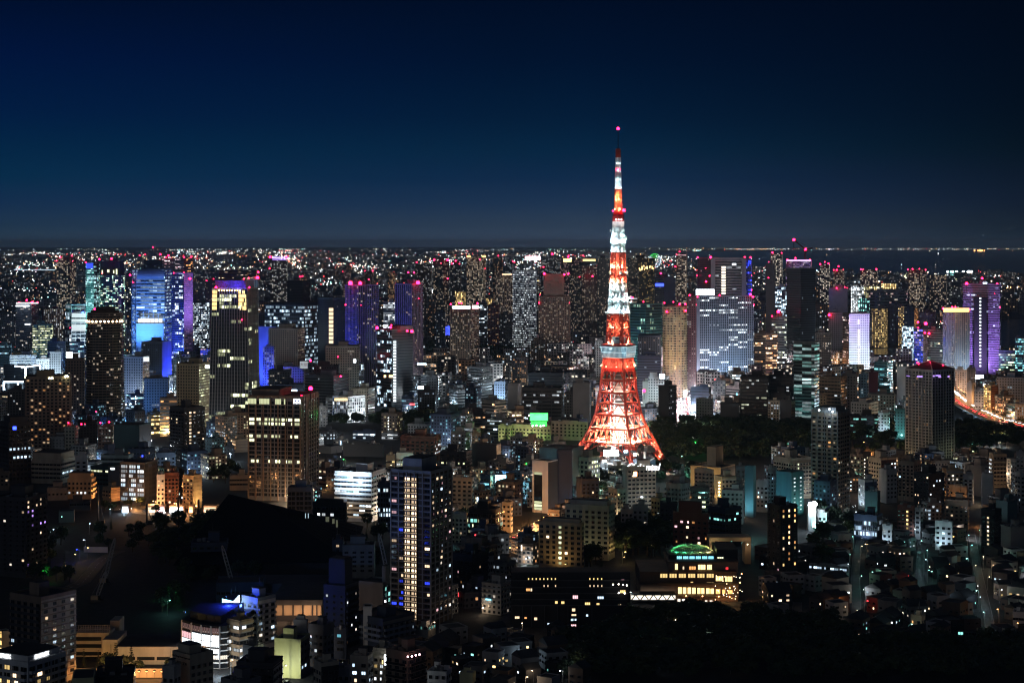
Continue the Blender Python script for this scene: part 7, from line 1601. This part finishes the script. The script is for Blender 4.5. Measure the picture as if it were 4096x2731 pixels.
scatter('C0', 900, 1450, 150, 360, 18, .6, 1.1, 'low dark tree on the construction ground'); scatter('C0', 1700, 2352, 560, 640, 14, .9, 1.4, 'dark tree before the long blue-tinted shed')
scatter('C1', -10, 700, 200, 560, 34, 1.0, 1.7, 'dark tree in front of the black temple'); scatter('C1', 700, 1180, 60, 560, 20, .8, 1.4, 'dark tree beyond the black temple')
def wood(name, label, T, boxes, n, smin, smax):
    """a wood that reads as one mass"""
    b = MB(); src = []
    for me in CROWNS[:3]: src.append(([v.co.copy() for v in me.vertices], [tuple(p.vertices) for p in me.polygons]))
    tot = sum((x1-x0)*(y1-y0) for x0, x1, y0, y1 in boxes)
    for x0, x1, y0, y1 in boxes:
        for k in range(int(n*(x1-x0)*(y1-y0)/tot)):
            g = G(T, R.uniform(x0, x1), R.uniform(y0, y1))
            if inside(g, 2): continue
            vs, fs = R.choice(src); s = R.uniform(smin, smax); a = R.uniform(0, 6.28); ca, sa = math.cos(a), math.sin(a)
            base = len(b.v); b.v += [(g.x+s*(v.x*ca-v.y*sa), g.y+s*(v.x*sa+v.y*ca), s*v.z*.9) for v in vs]
            b.f += [tuple(base+i for i in f) for f in fs]; b.m += [k % 3]*len(fs); b.uv += [(0,0)]*sum(len(f) for f in fs)
    tag(b.build(name, M_LEAF), label, None, None, 'stuff')
wood('park_wood', 'dark park wood around the lattice tower', 'B2', [(1260,1480,450,560),(1280,2352,560,690),(1560,2352,440,560),(1400,2352,690,800),(780,900,600,660)], 330, 1.2, 1.9)
wood('park_wood', 'dark park wood at the right around the peaked gridded tower', 'B3', [(0,400,500,680),(750,1250,460,560),(1720,2352,480,700),(2050,2352,420,480),(200,420,680,740)], 300, 1.2, 1.9)
wood('garden_wood', 'dark tree belt behind the dark halls', 'B1', [(740,1720,395,470),(1400,2000,470,560),(1700,2060,560,660),(570,800,440,480)], 170, 1.0, 1.6)
wood('garden_wood', 'black waterside garden wood', 'A1', [(1530,1785,960,1190),(2050,2352,1010,1150)], 240, 1.4, 2.3)
wood('foreground_wood', 'black wooded slope at the bottom right', 'C2', [(950,2352,1010,1560),(480,1000,1180,1560)], 250, 1.0, 1.7)
wood('foreground_wood', 'black wooded slope along the bottom edge at the right', 'C3', [(0,760,1090,1560),(760,2352,1290,1560)], 230, 1.0, 1.7)
# ------------------------------------------------------------------ smaller buildings between the named ones
HERO = list(FOOT)
def free(sx, D, w, h, far=False):
    x = sX(sx, D)
    for q in ((x, D), (x-w/2, D), (x+w/2, D), (x, D+w*.8), (x-w/2, D+w*.8), (x+w/2, D+w*.8)):
        if inside(q, 2.0): return False
    for a, b, wd in BEAMS:
        d = b-a; t = max(0, min(1, ((x-a.x)*d.x+(D+w*.4-a.y)*d.y)/d.length_squared))
        if math.hypot(x-a.x-t*d.x, D+w*.4-a.y-t*d.y) < w*.8+.45*wd+3: return False
    yt = HZ+(H-h)*F/D; hw = w/2*F/D
    for poly, D2, xl, xr, yt2 in HERO:
        if D2 > D and xl < sx+hw and xr > sx-hw:
            yb = HZ+H*F/D2
            if yt < yt2+.66*(yb-yt2): return False
    for T, x0, x1, y0, y1 in BARE:
        ys = HZ+H*F/D
        if tx(T, x0) < sx < tx(T, x1) and ty(T, y0) < ys < ty(T, y1): return False
    return True
BARE = [('B2',-90,270,1310,1600),('B1',2180,2400,1390,1600),('B2',1450,1690,-20,425),('A2',1430,1640,1130,1600),('B2',1260,2352,440,800),('B3',0,420,450,740),('B3',750,1250,440,760),('B3',1700,2352,420,800),('C2',480,2352,1000,1600),('C3',0,760,1080,1600),('C3',760,2352,1270,1600),('A1',1500,1790,870,1200),('A1',2040,2352,860,1160),
        ('C0',440,2352,-200,960),('B0',1900,2352,1300,1566),('B1',-10,960,1180,1700),('B1',740,1720,380,480),('B2',960,1500,1290,1600),('C2',900,1480,-10,560),('A3',930,1350,900,1150),('A3',2120,2352,730,1050),('C0',680,1700,960,1600),('B2',780,1330,640,960),('C1',950,1300,640,1560),('C2',-10,1100,480,1080)]
FILL = 0
def fill(x0, x1, D0, D1, n, w0, w1, h0, h1, styles, walls, opts, name, phrases, tries=14, group=None):
    global FILL
    k = t = 0
    while k < n and t < n*tries:
        t += 1; D = math.sqrt(R.uniform(D0*D0, D1*D1)); sx = R.uniform(x0, x1); w, h = R.uniform(w0, w1), R.uniform(h0, h1)
        if not free(sx, D, w, h): continue
        hw = w*.62*F/D; xc = sx+R.uniform(-.55,.55)*hw; m = 2.297; wl = R.choice(walls); i = R.randrange(len(phrases)); ph, ex_ = phrases[i]
        FILL += 1
        info = building(f"S {(sx-hw)*m:.1f} {xc*m:.1f} {(sx+hw)*m:.1f} {(HZ+(H-h)*F/D)*m:.1f} {D:.1f}|{name}|{R.choice(styles)}|{ex_.get('wall', wl)}|{opts} {ex_.get('o','')}|filler number {FILL}|")
        if name != 'house':
            rt = info['root']; u = R.random(); zt = info['zt']; dl = Vector((*info['dL'], 0)); nL = Vector((-info['dL'].y, info['dL'].x, 0)); k_ = D/1734
            if R.random() < .42:
                k2 = R.choice('ebcb' if sx < 620 else 'sswbtWo'); q = dl*(info['a']*R.uniform(.2,.9))+nL*2.5+Vector((0,0,4)); put('added_light_globe', _ball(litmat(k2, 9.0), .5*k_), rt, q); lamp('added_light', rt, q+nL*.8, LIT[k2], R.uniform(1500,4500)*k_*k_*(2.2 if sx < 620 else 1), .5)  # globe and lamp added to pool light between the blocks
            if u < .34:  # random glowing sign added as a coloured accent light
                b = MB(); c = dl*(info['a']*R.uniform(.1,.9)); hh, ww = (R.uniform(2,5)*k_, .5*k_) if R.random() < .5 else (.6*k_, R.uniform(1.2,3)*k_); hh = min(hh, zt*.3); ww = min(ww, info['a']*.4)
                c = c+nL*.5+Vector((0,0,R.choice((zt-hh, hh+3, zt*.5)))); b.box(c, dl*ww, nL*.25, (0,0,hh), 0); b.build('sign', [lampmat(R.choice('ebBccbsB' if sx < 620 else 'ssbbcBrrkGyow'), R.choice((2.0,4.0)))], rt)
            elif u < .55:
                kk = R.choice('sswbt'); me = _ball(litmat(kk, 5.0), .42*k_); c = Vector((*(info['dR']*(info['b']*R.uniform(.05,.5))), 0)) if R.random() < .5 else dl*(info['a']*R.uniform(.05,.6))
                for j in range(min(9, int(zt/3.4))): put('stair_light', me, rt, (c.x, c.y-.3, 2.4+j*3.3))
        if name == 'house' and R.random() < .42:
            b = MB(); p = [Vector((*v, info['zt'])) for v in ((0,0), info['dR']*info['b'], info['dR']*info['b']+info['dL']*info['a'], info['dL']*info['a'])]; p = [v-(v-sum(p, Vector((0,0,0)))/4)*-.05 for v in p]; hh = Vector((0,0,min(info['a'],info['b'])*.32)); u = Vector((0,0,.25)); r0, r1 = (p[0]+p[3])/2+hh, (p[1]+p[2])/2+hh
            for f in ([p[0]+u,p[1]+u,r1,r0],[p[2]+u,p[3]+u,r0,r1],[p[1]+u,p[2]+u,r1],[p[3]+u,p[0]+u,r0]): b.face(f, 0)
            b.build('roof', [M_ROOF], info['root'])
        AUTO.append((info['root'], ph, Vector((info['ctr'].x, info['ctr'].y, 0)))); k += 1
PH = [('dark low house with few lit windows', {'o': 'lit=.24 c=Ww st=1.6'}), ('low house with a warm lit room', {'o': 'lit=.45 c=WgW st=1.8'}), ('low house with cold white windows', {'o': 'lit=.4 c=bst st=1.8'}), ('pale low house with dark windows', {'wall': 'l', 'o': 'lit=.04 c=w'}), ('unlit brown house', {'wall': 'b', 'o': 'lit=.0'})]
fill(3340, 4130, 930, 1330, 118, 9, 15, 6, 12, ['punchd'], list('dgkqbe'), 'win=1 bay=4.2 fl=3 wx=.42 wy=.42 z0=2 pent=0 par=.4 few=1', 'house', PH, 30)
fill(3060, 3420, 1010, 1240, 20, 9, 15, 6, 12, ['punchd'], list('dgkq'), 'win=1 bay=4.2 fl=3 wx=.42 wy=.42 z0=2 pent=0 par=.4 few=1', 'house', PH, 30)
fill(1640, 2330, 850, 965, 34, 8, 14, 6, 11, ['punchd'], list('dgklq'), 'win=1 bay=4.2 fl=3 wx=.42 wy=.42 z0=2 pent=0 par=.4 few=1', 'house', PH, 30)
PM = [('dark mid-rise block with scattered warm windows', {'o': 'lit=.26 c=Wo st=1.7'}), ('grey mid-rise block with cold white windows', {'wall': 'g', 'o': 'lit=.28 c=sb st=1.7'}), ('pale mid-rise block, nearly unlit', {'wall': 'l', 'o': 'lit=.1 c=w'}), ('brown mid-rise block with lit balconies', {'wall': 'q', 'o': 'lit=.3 c=Wy slab=.4 st=1.5'}), ('navy mid-rise block with bluish windows', {'wall': 'n', 'o': 'lit=.28 c=bc st=1.6'})]
fill(3050, 4130, 1340, 1650, 34, 12, 22, 12, 30, ['punchd','aptd','apt'], list('dgnuq'), '', 'apartment_block', PM, 25)
fill(1700, 2500, 1250, 1700, 22, 12, 22, 10, 24, ['punchd','apt'], list('dgnuq'), '', 'apartment_block', PM, 25)
fill(1690, 2200, 1020, 1330, 28, 10, 18, 8, 20, ['punchd','aptd','apt'], list('dgqk'), '', 'apartment_block', PM, 40)
fill(1240, 2330, 1450, 1950, 36, 10, 20, 8, 19, ['punchd','aptd','strip'], list('dgnul'), '', 'apartment_block', PM, 40)
fill(1950, 2480, 1230, 1640, 26, 9, 16, 8, 18, ['punchd','aptd'], list('dgnul'), '', 'apartment_block', PM, 40)
fill(700, 1240, 1240, 1420, 14, 9, 15, 6, 12, ['punchd','aptd'], list('dgk'), '', 'apartment_block', PM, 40)
fill(-20, 1240, 1400, 2150, 44, 14, 26, 12, 34, ['punchd','apt'], list('dgnuq'), '', 'apartment_block', PM, 25)
fill(1240, 2450, 1900, 2500, 40, 14, 28, 12, 34, ['punchd','apt','strip'], list('dgnuc'), '', 'office_block', [(p.replace('mid-rise', 'city'), e) for p, e in PM], 25)
fill(2480, 4130, 1950, 2700, 50, 14, 28, 12, 34, ['punchd','apt','strip'], list('dgnuc'), '', 'office_block', [(p.replace('mid-rise', 'city'), e) for p, e in PM], 25)
fill(-20, 1240, 2150, 2900, 50, 16, 32, 14, 44, ['punch','apt','strip'], list('dguun'), '', 'office_block', [(p.replace('mid-rise', 'city'), e) for p, e in PM], 25)
# everything farther: one mass of roofs and lights
def mass(name, label, spec, seed, LITF='.2'):
    r = random.Random(seed); b = MB(); mats = []
    for wl, o in (('d',{'c':'ww','lit':'.2'}),('g',{'c':'sb','lit':'.25'}),('q',{'c':'Wo','lit':'.2'}),('l',{'c':'ws','lit':'.2'})): mats.append(facade('far', wl, {**o, 'st': '2.4', 'lit': LITF})[0])
    mats += [M_ROOF]
    for k, mt in enumerate(('far',)*4): pass
    for x0, x1, D0, D1, n, w0, w1, h0, h1 in spec:
        for k in range(n):
            D = 1/r.uniform(1/D1, 1/D0) if D1 > 2.2*D0 else r.uniform(D0, D1); sx = r.uniform(x0, x1); w, h = r.uniform(w0, w1), r.uniform(h0, h1)*(1.8 if r.random() < .06 else 1)
            if wet(sx, D): continue
            if D > 3600 and noise.noise(Vector((sx/150, 9*math.log(D), seed))) < -.08 and r.random() < .85: continue
            x = sX(sx, D)
            if D < 4200 and not free(sx, D, w, h): continue
            a = r.uniform(0, 1.5); u, v = Vector((math.cos(a), math.sin(a)))*w/2, Vector((-math.sin(a), math.cos(a)))*w*r.uniform(.3,.6); c = Vector((x, D))
            b.prism([tuple(c-u-v), tuple(c+u-v), tuple(c+u+v), tuple(c-u+v)], 0, h, r.randrange(4), 4, u0=r.randrange(4000)*7.3)
    tag(b.build(name, mats), label, None, None, 'stuff')
WET = [[(1560,3850),(1700,3760),(2060,3700),(2420,3650),(2440,4250),(2060,4250),(1700,4420),(1560,4400)],[(3480,3270),(3660,3250),(4200,3300),(4240,5050),(3960,5050),(3900,4000),(3700,3720),(3480,3650)],[(2900,16500),(3300,12800),(3650,12300),(4300,12300),(4300,60000),(3300,60000),(2500,42000)]]
def wet(sx, D):
    for poly in WET:
        c = False; n = len(poly)
        for i in range(n):
            (x1, y1), (x2, y2) = poly[i], poly[(i+1)%n]
            if (y1 > D) != (y2 > D) and sx < (x2-x1)*(D-y1)/(y2-y1)+x1: c = not c
        if c: return True
    for T, x0, x1, y0, y1 in BARE:
        ys = HZ+H*F/D
        if tx(T, x0) < sx < tx(T, x1) and ty(T, y0) < ys < ty(T, y1): return True
    return False
mass('background_buildings', 'mass of city blocks behind the named towers', [(-60,4160,2450,4200,900,16,40,12,38)], 3)
mass('distant_city', 'endless distant city reaching to the horizon', [(-80,4180,4200,9000,2300,20,50,10,46),(-80,4180,9000,24000,3600,25,70,8,36),(-80,3000,24000,62000,1500,40,160,8,40)], 5, '.11')
def distant_lights():
    r = random.Random(9); b = MB(); ks = ('s','w','W','b','o','t','y','r'); wts = (30,22,11,16,9,6,4,14); mats = [litmat(k, 8.0) for k in ks]
    for D0, D1, n, sz, xm in ((3300,6000,190,.30,4180),(6000,14000,520,.30,4180),(14000,30000,560,.27,4180),(30000,68000,300,.25,4180)):
        for k in range(n):
            Dc = 1/r.uniform(1/D1, 1/D0); sxc = r.uniform(-80, xm); sp_ = r.uniform(8, 70); m0 = r.choices(range(8), wts)[0]
            if noise.noise(Vector((sxc/150, 9*math.log(Dc), 5))) < -.12: continue
            for q in range(r.choice((1,2,3,5,8,13,26))):
                sx = r.gauss(sxc, sp_); D = 1/max(1e-5, r.gauss(1/Dc, .035/Dc))
                if wet(sx, D) and r.random() > .012: continue
                if sx > 3000 and D > 30000 and r.random() < .5: continue
                s = sz*D/1734*r.choice((.55,.7,.8,1,1.1,1.5)); c = Vector((sX(sx, D), D, r.uniform(5, 28)+s)); m = m0 if r.random() < .55 else r.choices(range(8), wts)[0]
                b.ball(c, s, m, 5, 3)
    # far shore across the bay and the bright specks on it
    for k in range(150):
        D = r.uniform(60000, 70000); sx = r.uniform(2560, 4150); s = .26*D/1734*r.uniform(.6,1.3); b.ball(Vector((sX(sx, D), D, s+r.uniform(0,40))), s, r.choices(range(8), (20,16,14,10,16,3,2,3))[0], 5, 3)
    for k in range(16): s = 9; D = 12600; b.ball(Vector((sX(3072+r.uniform(1600,1920)/2.297, D), D, 18)), s*r.uniform(.5,1.2), r.choice((0,5,0)), 5, 3)
    for k in range(12): D = 50000; b.ball(Vector((sX(3072+r.uniform(1890,1990)/2.297, D), D, 30)), 18, 4, 5, 3)
    tag(b.build('distant_lights', mats), 'countless pin-prick lights of the distant city', None, None, 'stuff')
distant_lights()
# ------------------------------------------------------------------ street lamps through the city
def lamps(x0, x1, D0, D1, n, cols, p0, p1, size=1.0):
    k = t = 0
    while k < n and t < n*20:
        t += 1; D = math.sqrt(R.uniform(D0*D0, D1*D1)); sx = R.uniform(x0, x1); p = Vector((sX(sx, D), D, 0))
        if inside(p, 1.0) or wet(sx, D) and D > 2600: continue
        street_lamp(p, R.choice(cols), R.uniform(p0, p1), R.uniform(0, 6.28), size); k += 1
lamps(-20, 560, 2150, 3100, 19, 'beece', 60000, 130000, 1.6); lamps(560, 1240, 2000, 3000, 13, 'bsbb', 24000, 50000, 1.5)
lamps(1240, 2450, 1900, 3000, 17, 'bssWt', 16000, 42000, 1.4); lamps(2450, 3100, 2000, 3000, 14, 'bstsk', 16000, 44000, 1.4); lamps(3100, 4130, 1950, 3000, 16, 'btsWb', 18000, 46000, 1.4)
lamps(-20, 1240, 1450, 2000, 15, 'WbsbW', 5000, 14000); lamps(1240, 2450, 1300, 1900, 14, 'WstbW', 4000, 11000); lamps(2450, 3100, 1280, 1650, 9, 'WstW', 4500, 11000); lamps(3080, 4130, 1240, 1900, 16, 'stWbb', 3600, 10000)
lamps(1640, 2330, 840, 980, 9, 'sWb', 300, 900); lamps(3340, 4130, 950, 1240, 18, 'stWo', 300, 900); lamps(480, 1640, 830, 940, 6, 'sWy', 600, 1800)
for T, x, y, k, pw in (('B2',1680,695,'G',4200),('B2',2000,612,'b',6000),('B2',1352,375,'o',2500),('B2',1475,505,'b',2500),('B2',2090,552,'t',1800),('B2',2030,720,'t',1800),('B2',2165,725,'t',1500),('B2',1552,825,'t',1500),('B2',980,1280,'b',1200),('B3',793,550,'b',3500),('B3',985,520,'t',4500),('B3',1062,405,'b',6500),('B3',1262,405,'t',6500),('B3',1732,618,'b',1500),('B3',1185,780,'g',3500),('B3',1120,745,'g',4500),('B3',900,690,'o',1800),('B3',1800,775,'y',1500),('B3',1900,778,'y',1500),('B3',2000,790,'y',2000),('B3',2205,980,'o',1800),('B3',2230,1050,'o',3000),('B3',2262,1095,'b',1200),('B1',820,850,'G',1300),('B1',1015,745,'k',900),('B1',1945,755,'y',800),('B1',1755,625,'b',800),('B1',2105,1030,'t',1500),('B1',2145,1040,'t',1800),('B3',1350,1515,'b',1500),('C3',1690,330,'o',900),('C3',1000,440,'W',500),('C3',1515,665,'t',400),('C3',1280,705,'r',260),('C3',885,935,'r',200),('C3',1610,890,'b',300),('C2',1015,470,'g',900),('C2',1300,405,'g',600),('C2',40,870,'B',300),('C2',1095,850,'s',300)): street_lamp(G(T, x, y), k, pw, R.uniform(0, 6.28), 1.3)
for k_ in range(11): street_lamp(G('C2', R.uniform(1000,2300), R.uniform(1060,1480)) if k_ < 8 else G('C3', R.uniform(60,740), R.uniform(1120,1480)), R.choice('sWbt'), R.uniform(60,160), R.uniform(0,6.28), .6)
# small japanese hall with lit gables in the park
for T, x, y, w, k, lb in (('B3',1112,745,13,'g','small gabled park building glowing gold'),('B3',905,735,15,'o','low temple roof glowing red in the park'),('B3',275,590,12,'o','small red-lit temple gate among the park trees')):
    g = G(T, x, y); r = empty('park_pavilion', g, lb, 'pavilion'); b = MB(); b.bx(-w/2,-4,0,w/2,4,4.5,0); b.build('wall', [wallmat('t')], r); b = MB()
    for s in (-1, 1): b.face([(-w/2-1.5, s*6, 4.2),(w/2+1.5, s*6, 4.2),(w/2-1, 0, 9.5),(-w/2+1, 0, 9.5)], 0)
    for s in (-1, 1): b.face([(s*(w/2+1.5),-6,4.2),(s*(w/2+1.5),6,4.2),(s*(w/2-1),0,9.5)], 0)
    b.build('roof', [wallmat('q')], r); lamp('eave_light', r, (0,-9,3), LIT[k], 1600, .5); b = MB(); b.bx(-w*.3,-4.2,.5,w*.3,-4.02,3,0); b.build('window', [litmat(k, 1.6)], r)
# parked van by the yellow-green wall
car(Vector((sX(tx('C1', 282), 872), 872, 0)), 1.3, 'parked under the yellow-green blank wall', 3)
# ------------------------------------------------------------------ the air
def haze():
    b = MB(); b.bx(-70000, -300, -1.5, 70000, 90000, 380, 0); m = bpy.data.materials.new('haze'); m.use_nodes = True; nt = m.node_tree; nt.nodes.clear(); out = nt.nodes.new('ShaderNodeOutputMaterial'); v = nt.nodes.new('ShaderNodeVolumePrincipled')
    v.inputs['Color'].default_value = (.62,.82,1,1); v.inputs['Density'].default_value = HAZE; v.inputs['Anisotropy'].default_value = -.47
    nt.links.new(v.outputs[0], out.inputs['Volume']); tag(b.build('haze', [m]), None, None, None, 'stuff')
HAZE = 1.9e-5
if HAZE_ON: haze()
# ------------------------------------------------------------------ labels of repeats: which one of its kind, told from the nearest named building
def ordinal(n):
    w = ('nearest','second nearest','third nearest','fourth nearest','fifth nearest','sixth nearest','seventh nearest','eighth nearest','ninth nearest','tenth nearest')
    return w[n] if n < 10 else '%d%s nearest' % (n+1, 'th' if 10 <= (n+1) % 100 <= 20 else {1:'st',2:'nd',3:'rd'}.get((n+1) % 10, 'th'))
def finish_labels():
    kinds = {}
    for o, ph, p in AUTO:
        best = min(LANDMARKS, key=lambda l: (l[1]-p.x)**2+(l[2]-p.y)**2); kinds.setdefault((ph, best[0]), []).append(((best[1]-p.x)**2+(best[2]-p.y)**2, o))
    for (ph, lm), l in kinds.items():
        l.sort(key=lambda q: q[0])
        for i, (d, o) in enumerate(l): o['label'] = f'{ph}, near the {lm}' if len(l) == 1 else f'{ph}, {ordinal(i)} to the {lm}'
finish_labels()
